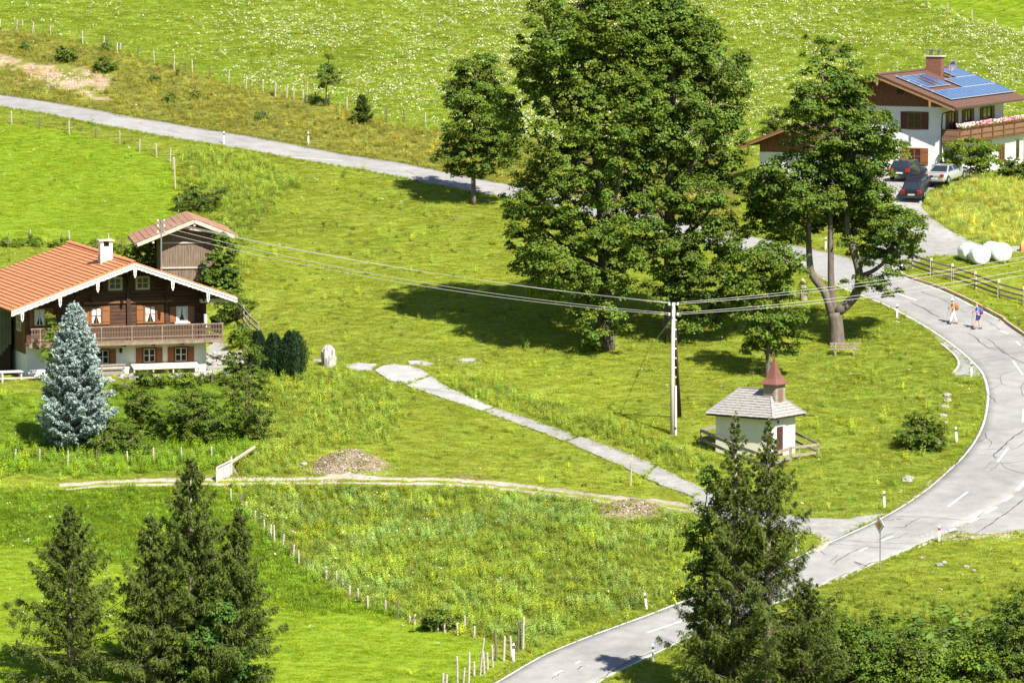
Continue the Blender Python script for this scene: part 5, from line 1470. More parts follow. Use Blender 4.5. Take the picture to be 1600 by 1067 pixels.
rubble('rubble', 'heap of pale earth and stones beside the gravel track', (545, 722), 900, .04, .12, (1.25, 1.3), RC)
rubble('rubble', 'low heap of brown earth and stones near the lane', (985, 797), 500, .04, .12, (1.15, .9), RC[1:])
rubble('rubble', 'scattered stones on the eroded road bank at the left', (95, 128), 700, .04, .14, (1.9, 1.8), [np.array([.42, .34, .25]), np.array([.33, .25, .17])])
rubble('rubble', 'scattered pale gravel at the side road edge', (1530, 838), 500, .03, .08, (2.6, .5), [np.array([.45, .41, .36]), np.array([.36, .32, .27])])
rubble('rubble', 'worn stones between the concrete slabs', (690, 566), 320, .03, .1, (2.2, .9), RC)

# ================================================================== HIKERS
def skin_body(name, nodes, edges, material, parent, sub=2):
    me = bpy.data.meshes.new(name); me.from_pydata([n[0] for n in nodes], edges, [])
    o = link(name, me, material, parent)
    o.modifiers.new('skin', 'SKIN')
    lay = me.skin_vertices[0] if len(me.skin_vertices) else None
    for i, n in enumerate(nodes):
        r = n[1]; lay.data[i].radius = (r, r) if not hasattr(r, '__len__') else r
        lay.data[i].use_root = (i == 0)
    s = o.modifiers.new('sub', 'SUBSURF'); s.levels = sub; s.render_levels = sub
    return o
M_SKIN = mat('skin', (0.55, 0.30, 0.21), None, rough=0.55)
def hiker(p, label, shirt, legs, pack, packcol, head, long_trousers, scale, shoe):
    o = empty('person', p, 0, label, 'person', None)
    # faces -x (walking to the left of the picture)
    n = []
    def add(x, y, z, r): n.append(((x * scale, y * scale, z * scale), (r if not hasattr(r, '__len__') else r))); return len(n) - 1
    e = []
    pel = add(.02, 0, .93, (.13, .12)); wst = add(0, 0, 1.08, (.12, .11)); che = add(-.03, 0, 1.30, (.15, .125)); nb = add(-.05, 0, 1.45, .07); nk = add(-.07, 0, 1.52, .052)
    hd1 = add(-.10, 0, 1.60, (.078, .085)); hd2 = add(-.10, 0, 1.70, (.085, .09)); hd3 = add(-.095, 0, 1.745, .05); nose = add(-.195, 0, 1.635, .012)
    e += [(pel, wst), (wst, che), (che, nb), (nb, nk), (nk, hd1), (hd1, hd2), (hd2, hd3), (hd1, nose)]
    H_ = []
    for s, fx in ((-1, -.30), (1, .22)):
        hip = add(.02, s * .09, .88, .095); kn = add(fx * .45 - .03, s * .1, .50, .062); an = add(fx * .9 + .02, s * .1, .09, .04); to = add(fx * .9 - .15, s * .11, .035, .035)
        e += [(pel, hip), (hip, kn), (kn, an), (an, to)]
    for s, fx in ((-1, -.32), (1, -.22)):
        sh = add(-.03, s * .19, 1.41, .062); el = add(-.08 + .02 * s, s * .25, 1.15, .045); wr = add(fx, s * .22, 1.10, .032); ha_ = add(fx - .06, s * .22, 1.10, (.03, .022))
        e += [(nb, sh), (sh, el), (el, wr), (wr, ha_)]
        for k in range(4):
            a = add(fx - .10 + .006 * k, s * (.205 + .0), 1.125 - .022 * k, .0095); b = add(fx - .095 + .006 * k, s * .235, 1.118 - .022 * k, .009); e += [(ha_, a), (a, b)]
        th = add(fx - .06, s * .245, 1.135, .0095); e += [(wr, th)]
        H_.append((fx - .08, s * .225, 1.1))
    skin_body('body', n, e, M_SKIN, o)
    # clothes
    c = []
    def ad2(x, y, z, r): c.append(((x * scale, y * scale, z * scale), r)); return len(c) - 1
    a0 = ad2(.0, 0, .98, (.15, .14)); a1 = ad2(0, 0, 1.1, (.142, .132)); a2 = ad2(-.03, 0, 1.3, (.172, .145)); a3 = ad2(-.045, 0, 1.44, .09)
    ee = [(a0, a1), (a1, a2), (a2, a3)]
    for s in (-1, 1):
        b0 = ad2(-.03, s * .19, 1.41, .08); b1 = ad2(-.06 + .01 * s, s * .235, 1.24, .068); ee += [(a3, b0), (b0, b1)]
    skin_body('shirt', c, ee, shirt, o)
    c2 = []
    def ad3(x, y, z, r): c2.append(((x * scale, y * scale, z * scale), r)); return len(c2) - 1
    a0 = ad3(.02, 0, .95, (.15, .14)); ee = []
    for s, fx in ((-1, -.30), (1, .22)):
        b0 = ad3(.02, s * .09, .86, .115)
        if long_trousers:
            b1 = ad3(fx * .45 - .03, s * .1, .50, .085); b2 = ad3(fx * .85 + .02, s * .1, .16, .065); ee += [(a0, b0), (b0, b1), (b1, b2)]
        else:
            b1 = ad3(fx * .38 - .02, s * .1, .58, .105); ee += [(a0, b0), (b0, b1)]
    skin_body('trousers' if long_trousers else 'shorts', c2, ee, legs, o)
    for s, fx in ((-1, -.30), (1, .22)):
        mb = MB(); L = [(fx * .9 + .09, .0, .05), (fx * .9 + .04, 0, .055), (fx * .9 - .08, 0, .045), (fx * .9 - .19, 0, .03)]
        mb.tube([Vector((x * scale, s * .105 * scale, z * scale)) for x, _, z in L], [.045, .055, .052, .03], 8).build('shoe', shoe, o, True)
    pk = MB(); X0, X1 = .10 * scale, .30 * scale
    pts = [Vector((.20 * scale, 0, z * scale)) for z in (.98, 1.05, 1.2, 1.34, 1.42)]
    pk.tube(pts, [.09, .145, .155, .14, .06], 10).build('backpack', packcol, o, True)
    for s in (-1, 1): MB().tube([Vector((x * scale, s * y * scale, z * scale)) for x, y, z in ((.12, .1, 1.42), (-.05, .12, 1.5), (-.19, .11, 1.36), (-.1, .14, 1.08), (.1, .12, 1.02))], .018, 5).build('strap', packcol, o)
    if head is not None:
        hm = MB().lathe([(.17, 1.69), (.175, 1.70), (.105, 1.715), (.1, 1.78), (.06, 1.815), (.01, 1.825)], 14, (0, 0, 0))
        q = hm.build('hat', head, o, True); q.location = (-.10 * scale, 0, (1.71 * (scale - 1)))
    else:
        hm = MB().lathe([(.088, 1.66), (.098, 1.71), (.08, 1.76), (.02, 1.795)], 12); q = hm.build('hair', mat('short_grey_hair', (0.35, 0.25, 0.2), None), o, True); q.location = (-.085, 0, 1.71 * (scale - 1))
    return [Vector(p) + Vector((h[0] * scale, h[1] * scale, h[2] * scale)) for h in H_]
def pole_(hand, du, dv, label):
    tip = Vector((hand.x + du, hand.y + dv, 0)); tip.z = float(H(tip.x, tip.y)) + .03
    a = hand + (hand - tip).normalized() * .1
    o = empty('trekking_pole', tip, 0, label, 'trekking pole', 'trekking poles of the two hikers')
    MB().tube([(0, 0, 0), a - tip], .011, 6).build('shaft', M_METAL, o)
    MB().tube([(hand - tip) * .97, a - tip], .02, 6).build('grip', M_BLACK, o)
    MB().lathe([(.01, .06), (.045, .065), (.01, .075)], 8).build('basket', M_BLACK, o)
p1_ = G(1490, 507); p2_ = G(1528, 515)
for q in (p1_, p2_): q.z += .035
h1 = hiker(p1_, 'hiker in pale hat, tan vest and white trousers with brown backpack', mat('tan_vest', (0.42, 0.20, 0.09), (0.3, 0.14, 0.07), 8, 0.8), mat('white_trousers', (0.70, 0.66, 0.60), None), 1, mat('brown_pack', (0.22, 0.09, 0.03), (0.3, 0.14, 0.05), 9, 0.8), mat('pale_hat', (0.72, 0.60, 0.46), None), True, .97, mat('dark_shoe', (0.03, 0.02, 0.018), None))
h2 = hiker(p2_, 'hiker in bright blue shirt and navy shorts with red backpack', mat('blue_shirt', (0.02, 0.19, 0.62), None, rough=.8), mat('navy_shorts', (0.035, 0.035, 0.16), None, rough=.8), 1, mat('red_pack', (0.20, 0.03, 0.07), (0.12, 0.08, 0.2), 7, 0.7), None, False, 1.02, MATS['dark_shoe'])
pole_(h1[0], -.12, .02, 'thin trekking pole held by the hiker in white trousers, front one')
pole_(h1[1], .25, .05, 'thin trekking pole held by the hiker in white trousers, rear one')
pole_(h2[0], -.10, .03, 'thin trekking pole held by the hiker in blue, front one')
pole_(h2[1], -.02, .1, 'thin trekking pole held by the hiker in blue, rear one')

# ================================================================== CARS
M_TYRE = mat('tyre', (0.012, 0.012, 0.013), None, rough=0.8)
M_RIM = mat('alloy_rim', (0.5, 0.5, 0.52), None, rough=0.3, metal=0.8)
M_TAIL = mat('tail_light', (0.42, 0.015, 0.01), None, rough=0.2)
M_LAMP = mat('head_light', (0.6, 0.62, 0.65), None, rough=0.1)
M_CGLASS = mat('car_glass', (0.02, 0.026, 0.032), None, rough=0.05, spec=0.8)
def paint(name, c, metal=.2):
    m = mat(name, c, None, rough=.25, metal=metal, spec=.6)
    m.node_tree.nodes['Principled BSDF'].inputs['Coat Weight'].default_value = .6
    return m
def car(p, yaw, label, pm, L=4.0, W=1.68, Hh=1.44, kind='hatch'):
    """local +y is the nose; rear axle near the origin's back"""
    o = empty('parked_car', p, yaw, label, 'car', 'cars parked in the yard')
    hl = L / 2
    # stations along y: (y, half width, z bottom, z shoulder)
    if kind == 'coupe': st = [(-hl, .70, .38, .74), (-hl + .12, .80, .26, .86), (-hl + .7, .84, .2, .90), (0, .845, .2, .88), (hl - 1.2, .84, .2, .84), (hl - .5, .80, .22, .74), (hl - .1, .72, .3, .62), (hl, .62, .36, .54)]
    else: st = [(-hl, .74, .34, .80), (-hl + .1, .80, .24, .93), (-hl + .6, .835, .2, .95), (0, .84, .2, .93), (hl - 1.15, .835, .2, .90), (hl - .5, .81, .22, .82), (hl - .1, .74, .3, .68), (hl, .64, .36, .58)]
    V = []; F_ = []; k = 8
    for y, w, zb, zs in st:
        w = w * W / 1.68
        V += [(-w * .86, y, zb), (-w, y, zb + .12), (-w * 1.02, y, (zb + zs) / 2 + .05), (-w * .93, y, zs), (w * .93, y, zs), (w * 1.02, y, (zb + zs) / 2 + .05), (w, y, zb + .12), (w * .86, y, zb)]
    for i in range(len(st) - 1):
        for j in range(k): F_.append((i * k + j, i * k + (j + 1) % k, (i + 1) * k + (j + 1) % k, (i + 1) * k + j))
    F_ += [tuple(reversed(range(k))), tuple(range((len(st) - 1) * k, len(st) * k))]
    b = MB().add(V, F_).build('body', pm, o, True)
    sb_ = b.modifiers.new('b', 'BEVEL'); sb_.width = .03; sb_.segments = 2; sb_.limit_method = 'ANGLE'; sb_.angle_limit = R(40)
    # greenhouse: roof shell and windows as panels
    zs = .90
    if kind == 'coupe': yr0, yr1, yf1, yf0 = -hl + .75, -hl + 1.35, .05, .85
    elif kind == 'wagon': yr0, yr1, yf1, yf0 = -hl + .12, -hl + .42, .15, .95
    else: yr0, yr1, yf1, yf0 = -hl + .12, -hl + .55, .1, .9
    wb, wt = .77 * W / 1.68, .60 * W / 1.68; zr = Hh
    C = [(-wb, yr0, zs), (wb, yr0, zs), (wb, yf0, zs), (-wb, yf0, zs), (-wt, yr1, zr), (wt, yr1, zr), (wt, yf1, zr), (-wt, yf1, zr)]
    cab = MB().add(C, [(0, 1, 5, 4), (1, 2, 6, 5), (2, 3, 7, 6), (3, 0, 4, 7), (4, 5, 6, 7)]).build('cabin', pm, o)
    m_ = cab.modifiers.new('b', 'BEVEL'); m_.width = .06; m_.segments = 3
    def pane(name, a, b_, c_, d_, s=.86, sx=.9):
        a, b_, c_, d_ = map(Vector, (a, b_, c_, d_)); ce = (a + b_ + c_ + d_) / 4
        nr = (b_ - a).cross(d_ - a).normalized()
        if nr.dot(ce - Vector((0, -.2, .9))) < 0: nr = -nr
        P = [ce + (q - ce) * s + nr * .015 for q in (a, b_, c_, d_)]
        MB().add(P + [q - nr * .02 for q in P], [(0, 1, 2, 3), (7, 6, 5, 4), (0, 4, 5, 1), (1, 5, 6, 2), (2, 6, 7, 3), (3, 7, 4, 0)]).build(name, M_CGLASS, o)
    pane('rear_window', C[0], C[1], C[5], C[4]); pane('windscreen', C[2], C[3], C[7], C[6])
    for (q0, q1, q2, q3) in ((C[1], C[2], C[6], C[5]), (C[0], C[3], C[7], C[4])):
        q0, q1, q2, q3 = map(Vector, (q0, q1, q2, q3))
        mb_, mt_2 = q0.lerp(q1, .5), q3.lerp(q2, .5)
        pane('side_window', q0, mb_, mt_2, q3, .84); pane('side_window', mb_, q1, q2, mt_2, .84)
    for sx in (-1, 1):
        MB().bx(sx * .50, sx * .77, -hl - .03, -hl + .1, .66, .84 if kind == 'coupe' else .92).build('tail_light', M_TAIL, o)
        MB().bx(sx * .42, sx * .66, hl - .14, hl + .01, .48, .62).build('headlight', M_LAMP, o)
        MB().bx(sx * .86, sx * 1.02, .55, .72, .92, 1.05).build('wing_mirror', pm, o)
        for y in (-hl + .72, hl - .78):
            wh = empty('wheel', (sx * (W / 2 - .1), y, .31), 0); wh.parent = o
            t_ = MB().lathe([(.2, -.1), (.29, -.1), (.31, -.07), (.31, .07), (.29, .1), (.2, .1)], 20).build('tyre', M_TYRE, wh, True); t_.rotation_euler = (0, PI / 2, 0)
            r_ = MB().lathe([(.03, -.112), (.19, -.105), (.205, -.09), (.205, .09), (.19, .105), (.03, .112)], 16).build('rim', M_RIM, wh, True); r_.rotation_euler = (0, PI / 2, 0)
            a_ = MB().lathe([(.36, -.005), (.36, .005)], 20).build('wheel_arch', M_BLACK, o); a_.rotation_euler = (0, PI / 2, 0); a_.location = (sx * (W / 2 + .006), y, .33)
            a_.scale = (1, 1, 1); wh.location.x = sx * (W / 2 - .06)
    MB().bx(-.26, .26, -hl - .025, -hl + .05, .52 if kind != 'coupe' else .44, .63 if kind != 'coupe' else .55).build('licence_plate', M_DWHITE, o)
    MB().bx(-.78, .78, -hl - .02, -hl + .12, .30, .44).build('bumper', pm, o)
    return o
def place_car(u, v, deg, *a, **k):
    p = G(u, v); d = Vector((math.sin(R(deg)), math.cos(R(deg)), 0)); L = k.get('L', 4.0)
    c = p + d * (L / 2); c.z = float(H(c.x, c.y)) + .045
    o = car(c, -R(deg), *a, **k)
    f = c + d * 1.2; r = c - d * 1.2
    o.rotation_euler = (math.atan2(float(H(f.x, f.y)) - float(H(r.x, r.y)), 2.4), 0, -R(deg))
    return o
place_car(1424, 319, 20, 'small black hatchback nearest the road on the driveway', paint('black_blue_paint', (.012, .014, .024)), L=3.9, W=1.64, Hh=1.42)
place_car(1460, 296, 30, 'silver coupe parked beside the grass in the yard', paint('silver_paint', (.50, .50, .47), .5), L=4.3, W=1.7, Hh=1.33, kind='coupe')
place_car(1405, 286, 24, 'dark blue estate car parked in front of the white house', paint('dark_paint', (.02, .02, .034)), L=4.4, W=1.74, Hh=1.48, kind='wagon')
place_car(1338, 284, 24, 'grey-blue car almost hidden by the forked maple foliage', paint('greyblue_paint', (.07, .13, .24)), L=4.2, W=1.7, Hh=1.45)
# orange sack on the grass at the right edge
p = G(1600, 393)
lump('feed_sack', 'orange sack standing on grass at the right picture edge', 'sack', p, .8, .6, .75, mat('orange_sack', (0.62, 0.22, 0.05), (0.5, 0.30, 0.10), 5, 0.7), 3, .0, .75)
# ================================================================== TREES AND SHRUBS
M_BARK = mat('maple_bark', (0.075, 0.058, 0.045), (0.17, 0.14, 0.115), 3, 0.9, 0.5, 9, stretch=(2, 2, .6))
M_SBARK = mat('spruce_bark', (0.17, 0.13, 0.10), (0.34, 0.27, 0.22), 4, 0.9, 0.4, 12)
M_TWIG = mat('spruce_twig', (0.075, 0.055, 0.04), (0.13, 0.10, 0.075), 4, 0.9)
L_MAPLE = leafmat('maple_leaf', (0.122, 0.180, 0.022), 0.33, 0.6, 0.16)
L_DARK = leafmat('dark_leaf', (0.106, 0.162, 0.021), 0.30, 0.6, 0.16)
L_SHRUB = leafmat('shrub_leaf', (0.105, 0.155, 0.020), 0.33, 0.6, 0.16)
L_LIGHT = leafmat('light_leaf', (0.15, 0.215, 0.020), 0.35, 0.6, 0.16)
L_SPRUCE = leafmat('spruce_needle', (0.080, 0.110, 0.018), 0.15, 0.6, 0.2)
L_BLUE = leafmat('blue_needle', (0.30, 0.375, 0.36), 0.10, 0.6, 0.2)
L_YEW = leafmat('yew_needle', (0.022, 0.048, 0.018), 0.1, 0.5, 0.25)

def axis_quads(P, A, N, length, width):
    """blades: start P, axis A (unit), face normal hint N"""
    A = A / np.maximum(np.linalg.norm(A, axis=1, keepdims=True), 1e-6)
    W = np.cross(A, N); W /= np.maximum(np.linalg.norm(W, axis=1, keepdims=True), 1e-6)
    l = np.asarray(length).reshape(-1, 1) * np.ones((len(P), 1)); w = np.asarray(width).reshape(-1, 1) * np.ones((len(P), 1))
    V = np.stack([P, P + A * l * .45 + W * w * .5, P + A * l, P + A * l * .45 - W * w * .5], 1)
    return V.reshape(-1, 3), np.arange(len(P) * 4).reshape(-1, 4)

def tree(name, label, cat, base_uv, limbs, lobes, leafm, seed, leaf=.17, nleaf=130, clump=.75, dens=1.0, bark=M_BARK, group=None, depth_k=.9, jit=.32, flat=.72, trunk_v=None, zscale=1.0, twig=True, base_pt=None, fat=1.0, front_v=9999):
    r = np.random.default_rng(seed)
    b = base_pt if base_pt is not None else G(*base_uv); m = ppm(b)
    o = empty(name, b, 0, label, cat, group)
    bu, bv = base_uv
    def W(u, v, dy=0):
        return np.array([(u - bu) / m, dy, (bv - v) / m])
    # limbs: list of (radius0, radius1, [(u, v, dy)...])
    mb = MB(); nodes = []
    for r0, r1, pts in limbs:
        P = [W(*q) for q in pts]
        if len(P) > 2: P = list(catmull(P, 4))
        n = len(P); rad = [r0 + (r1 - r0) * i / (n - 1) for i in range(n)]
        mb.tube([Vector(q) for q in P], rad, 9); nodes += [(q, rr) for q, rr in zip(P, rad)]
    NP = np.array([q[0] for q in nodes]); NR = np.array([q[1] for q in nodes])
    half = max(max(abs(l[0] - np.mean([x[0] for x in lobes])) for l in lobes), 20) / m
    CL = []
    for L in lobes:
        u, v, ru, rv = L[:4]
        dy = L[4] if len(L) > 4 else (r.normal(0, .38) * half if v < front_v else -abs(r.normal(.22, .22)) * half)
        dn = L[5] if len(L) > 5 else 1.0
        c = W(u, v, dy); ru, rv = ru * fat, rv * fat; a = np.array([ru / m, max(ru, rv) / m * depth_k, rv / m])
        # branch to the lobe
        d = np.linalg.norm((NP - c) * np.array([1, 1, 1.3]), axis=1) + np.where(NP[:, 2] > c[2], 2.0, 0)
        k = int(np.argmin(d)); s = NP[k]; mid = (s + c) / 2 + np.array([0, 0, .12 * np.linalg.norm(c - s)]) + r.normal(0, .12, 3)
        br = min(NR[k] * .6, .05 + .02 * np.linalg.norm(c - s))
        path = catmull([s, mid, c], 3)
        mb.tube([Vector(q) for q in path], list(np.linspace(br, .025, len(path))), 6)
        area = a[0] * a[2]
        nc = max(4, int(area * 3.9 * dens * dn / clump ** 2))
        dirs = r.normal(size=(nc, 3)); dirs /= np.linalg.norm(dirs, axis=1, keepdims=True)
        rad = r.uniform(.10, 1.0, nc) ** .45 * 1.06
        cc = c + dirs * a * rad[:, None]
        CL.append(np.concatenate([cc, dirs], 1))
        if twig:
            for q in cc[:: 4]:
                j = path[r.integers(len(path) // 2, len(path))]
                mb.tube([Vector(j), Vector((j + q) / 2 + np.array([0, 0, .08])), Vector(q)], [.03, .02, .01], 3, False)
    mb.build('trunk', bark, o, True)
    CL = np.concatenate(CL)
    n = len(CL)
    nl = nleaf
    cr = clump * r.uniform(.6, 1.25, n)
    off = r.normal(size=(n, nl, 3)); off /= np.linalg.norm(off, axis=2, keepdims=True)
    off *= (r.random((n, nl, 1)) ** .45)
    # each clump is a dome: leaves lie on its upper shell
    off[..., 2] = np.abs(off[..., 2]) * 1.15 - .42
    off *= np.array([1, 1, flat])
    # clumps hang outwards a little
    P = CL[:, None, :3] + off * cr[:, None, None]
    P[..., 2] -= .25 * (off[..., 0] ** 2 + off[..., 1] ** 2) * cr[:, None]
    Nn = np.array([0, 0, .75]) + off * np.array([.7, .7, .8]) + CL[:, None, 3:] * .35 + r.normal(0, .42, (n, nl, 3))
    P = P.reshape(-1, 3); Nn = Nn.reshape(-1, 3)
    V, F_ = leaf_quads(P, Nn, leaf * r.uniform(.65, 1.25, len(P)), r, .82)
    ct = 1 + r.normal(0, .13, (n, 1)); hue = r.normal(0, .10, (n, 1))
    lt = (ct + r.normal(0, jit * .5, (n, nl))).reshape(-1)
    hh_ = (hue + r.normal(0, .10, (n, nl))).reshape(-1)
    tint = np.stack([lt * (1 + hh_), lt * (1 + .2 * hh_), lt * (1 - .5 * hh_)], -1)
    tint = np.clip(tint, .35, 2.2)
    np_mesh('crown', V, F_, np.repeat(tint, 4, 0), leafm, o)
    return o

# --- the maples in the middle
MG = 'maples beside the road'
tree('maple_tree', 'slender young maple beside the upper road, leftmost of the maples', 'tree', (740, 320),
     [(.20, .10, [(740,322),(740,270),(742,220),(740,160)]), (.08, .03, [(741,250),(722,225),(705,205)]), (.08, .03, [(741,240),(760,220),(772,195)])],
     [(738,112,28,22),(714,126,20,24),(765,128,22,28),(735,150,34,30),(775,165,26,30),(712,165,20,24),(742,190,36,28),(712,215,28,24),(770,212,30,28),(738,235,40,26),(700,235,22,18),(768,250,34,22),(735,262,30,14),(790,240,20,26),(755,100,22,14)],
     L_MAPLE, 11, leaf=.17, nleaf=85, clump=.5, dens=.95, fat=1.18, group=MG)
tree('maple_tree', 'huge broad maple beside the utility pole, largest crown of all', 'tree', (948, 545),
     [(.62, .34, [(948,550),(946,480),(944,400),(940,330)]), (.34, .10, [(940,330),(930,240),(915,150),(905,60)]), (.30, .08, [(942,360),(965,280),(975,180),(970,90)]),
      (.24, .07, [(944,400),(900,330),(860,270),(835,200)]), (.2, .06, [(944,420),(890,390),(840,350)]), (.16, .06, [(945,450),(985,410),(1000,370)]), (.14, .05, [(940,330),(895,250),(850,120)])],
     [(905,8,60,30),(960,10,50,34),(955,35,45,34),(868,48,40,34),(835,88,30,28),(905,78,55,36),(985,80,35,40),(950,115,50,36),(868,112,40,30),(900,150,48,32),(838,140,24,26),(985,150,38,38),(945,190,52,34),(890,205,44,26),
      (815,120,14,18),(990,215,34,36),(905,250,55,30),(955,262,44,32),(862,240,32,22),(840,285,36,24),(885,300,52,26),(945,318,50,26),(815,320,24,26),(855,338,46,26),(990,290,28,30),(915,360,55,26),(970,368,34,28),
      (825,372,30,26),(868,392,48,28),(930,412,50,24),(830,412,26,18),(885,440,46,20),(955,440,34,22),(915,472,34,16),(945,498,30,20),(795,170,22,30),(800,215,18,24),(930,530,22,12)],
     L_MAPLE, 12, leaf=.185, nleaf=92, clump=.58, dens=1.1, fat=1.3, front_v=330, group=MG)
tree('maple_tree', 'tall dense maple right behind the broad maple, trunk hidden in shade', 'tree', (1050, 532),
     [(.55, .30, [(1050,536),(1048,450),(1046,360),(1046,280)]), (.30, .08, [(1046,280),(1050,180),(1050,90),(1045,20)]), (.24, .07, [(1046,320),(1085,250),(1110,180),(1120,110)]), (.2, .06, [(1047,400),(1090,350),(1130,300)]), (.16, .05, [(1047,360),(1015,300),(1005,250)]), (.14, .05, [(1048,440),(1090,430),(1130,425)])],
     [(1008,30,26,28,-1),(1006,75,26,30,-1),(1005,130,28,30,-1.5),(1004,185,28,30,-1.5),(1006,240,28,28,-1.5),(1004,300,28,26,-2),(1008,350,26,24,-2),(1003,400,24,20,-2),(1048,18,34,20),(1030,45,34,28),(1075,35,30,24),(1095,45,24,16),(1052,78,42,30),(1100,80,34,28),(1140,98,26,18),(1030,112,32,30),(1085,118,40,30),(1130,132,30,22),(1152,108,14,12),(1050,155,38,30),(1105,165,40,28),(1145,168,18,26),
      (1030,205,34,30),(1080,205,40,28),(1130,215,28,26),(1055,250,40,26),(1105,256,38,26),(1145,250,16,18),(1035,290,34,24),(1085,298,40,24),(1130,290,28,24),(1055,335,40,22),(1110,335,38,24),(1035,375,34,22),(1085,378,40,24),(1135,372,28,24),
      (1050,415,36,22),(1105,420,38,22),(1145,420,24,24),(1035,452,30,16),(1085,458,38,18),(1135,462,26,18),(1075,492,26,14),(1110,490,24,14),(1155,455,20,24)],
     L_DARK, 13, leaf=.185, nleaf=92, clump=.58, dens=1.1, fat=1.3, front_v=330, group=MG)
tree('maple_tree', 'small bushy maple behind the chapel spire', 'tree', (1200, 590),
     [(.2, .10, [(1200,592),(1200,550),(1203,500),(1206,430)]), (.07, .03, [(1201,540),(1225,510),(1240,490)]), (.07, .03, [(1201,530),(1180,500),(1170,470)])],
     [(1206,392,34,18),(1180,402,22,18),(1232,412,24,22),(1205,425,34,22),(1178,440,22,22),(1228,452,28,22),(1200,466,32,20),(1178,492,24,18),(1225,490,32,20),(1200,512,34,16),(1232,522,22,14),(1185,532,26,14),(1212,545,26,10),(1170,545,14,9),(1245,545,10,9)],
     L_MAPLE, 14, leaf=.165, nleaf=85, clump=.5, dens=.95, fat=1.18, group=MG)
tree('maple_tree', 'forked old maple with three thick limbs standing over the bench', 'tree', (1308, 540),
     [(.56, .46, [(1308,545),(1307,515),(1304,488)]), (.34, .10, [(1301,492),(1288,455),(1268,428),(1263,385),(1262,330),(1258,270)]), (.27, .08, [(1302,490),(1298,440),(1297,380),(1295,310),(1290,210),(1282,110)]),
      (.36, .12, [(1308,488),(1335,462),(1342,430),(1332,390),(1322,350),(1330,280),(1335,190)]), (.18, .05, [(1342,432),(1368,420),(1395,395),(1415,370)]), (.14, .05, [(1268,428),(1245,412),(1222,398)]),
      (.10, .03, [(1325,330),(1312,200),(1315,95)]), (.10, .03, [(1342,445),(1365,440),(1385,445)]), (.1, .03, [(1262,330),(1230,300),(1200,280)])],
     [(1268,78,16,20,0,.35),(1300,72,18,16,0,.3),(1325,88,20,20,0,.35),(1280,115,28,20,0,.6),(1335,120,26,20,0,.5),(1305,135,34,22,0,.8),(1255,155,26,22),(1290,165,36,24),(1335,160,32,24),(1262,195,30,22),(1310,200,40,24),(1360,190,28,22),(1275,232,40,24),(1330,235,40,26),(1372,222,24,18),
      (1398,232,18,12),(1245,262,36,22),(1295,270,44,24),(1345,268,40,26),(1200,275,26,24),(1225,300,34,22),(1270,308,42,22),(1320,308,44,24),(1360,300,30,24),(1190,312,22,20),(1400,335,20,16),(1235,335,36,18),(1285,345,36,16),(1345,340,40,22),(1392,350,38,22),(1428,352,18,18),
      (1205,345,28,18),(1362,378,38,20),(1405,385,32,20),(1230,372,30,14),(1380,410,28,14),(1358,438,28,12,0,.9),(1385,448,18,8,0,.9),(1322,372,16,10)],
     L_DARK, 15, leaf=.175, nleaf=88, clump=.54, dens=1.25, fat=1.32, group=MG)
# --- broadleaf beside the tall spruces in the foreground
tree('broadleaf_tree', 'dark leafy tree growing on the left side of the tall double spruce', 'tree', (1108, 1100),
     [(.16, .05, [(1108,1102),(1106,1000),(1100,900),(1098,820)])],
     [(1098,800,26,22),(1085,835,24,24),(1118,840,26,28),(1092,875,30,26),(1125,890,24,28),(1085,918,26,22),(1112,940,30,24),(1088,965,24,20),(1122,985,26,22),(1095,1005,24,20),(1130,770,24,22),(1110,740,18,18)], L_DARK, 16, leaf=.15, nleaf=110, clump=.5, dens=1.1)
tree('broadleaf_tree', 'young leafy tree with blue-green leaves in front of the left spruces', 'tree', (330, 1085),
     [(.10, .03, [(330,1088),(332,1020),(325,940)])],
     [(318,925,24,18),(345,950,26,20),(300,955,22,20),(355,990,26,22),(322,985,30,22),(290,1000,24,22),(340,1025,34,24),(375,1030,22,24),(305,1045,32,22),(360,1058,30,18)], leafmat('bluegreen_leaf', (0.075, 0.150, 0.024), 0.3, 0.55, 0.2), 17, leaf=.13, nleaf=100, clump=.45, dens=1.2)
tree('young_tree', 'thin young tree standing in the upper meadow fence', 'tree', (510, 165),
     [(.06, .03, [(510,166),(510,145),(512,115),(514,92)])],
     [(514,90,6,9),(512,104,10,9),(520,113,13,9),(507,118,11,10),(518,126,16,7),(506,130,9,6)], L_MAPLE, 18, leaf=.13, nleaf=60, clump=.34, dens=1.3)

# --- shrubs
def shrub(label, uv, lobes, m=L_SHRUB, seed=1, leaf=.11, nleaf=60, clump=.30, dens=1.0, group=None, name='shrub', fat=1.22, **k):
    u, v = uv
    return tree(name, label, 'shrub', uv, [(.05, .02, [(u, v), (u, v - 12), (u + 2, v - 24)])], lobes, m, seed, leaf, nleaf, clump, dens, group=group, depth_k=.8, fat=fat, **k)
SG = 'shrubs around the farmhouse garden'
shrub('round dark green bush on the grass inside the road bend', (1440, 705), [(1440,662,22,18),(1425,675,22,20),(1455,680,22,20),(1440,690,32,16),(1418,692,14,12),(1462,695,12,11),(1435,650,10,9)], L_SHRUB, 21)
shrub('shrub with small leaves right beside the blue spruce', (222, 690), [(222,618,18,14),(212,635,18,16),(238,635,16,18),(225,655,22,16),(205,662,16,14),(240,662,14,14),(222,678,18,12)], L_SHRUB, 22, group=SG)
shrub('large dark garden bush below the farmhouse rockery', (302, 692), [(300,618,24,14),(278,632,24,16),(325,634,22,16),(302,650,34,18),(272,660,18,16),(332,662,20,16),(300,678,30,12),(348,655,12,14)], L_SHRUB, 23, group=SG)
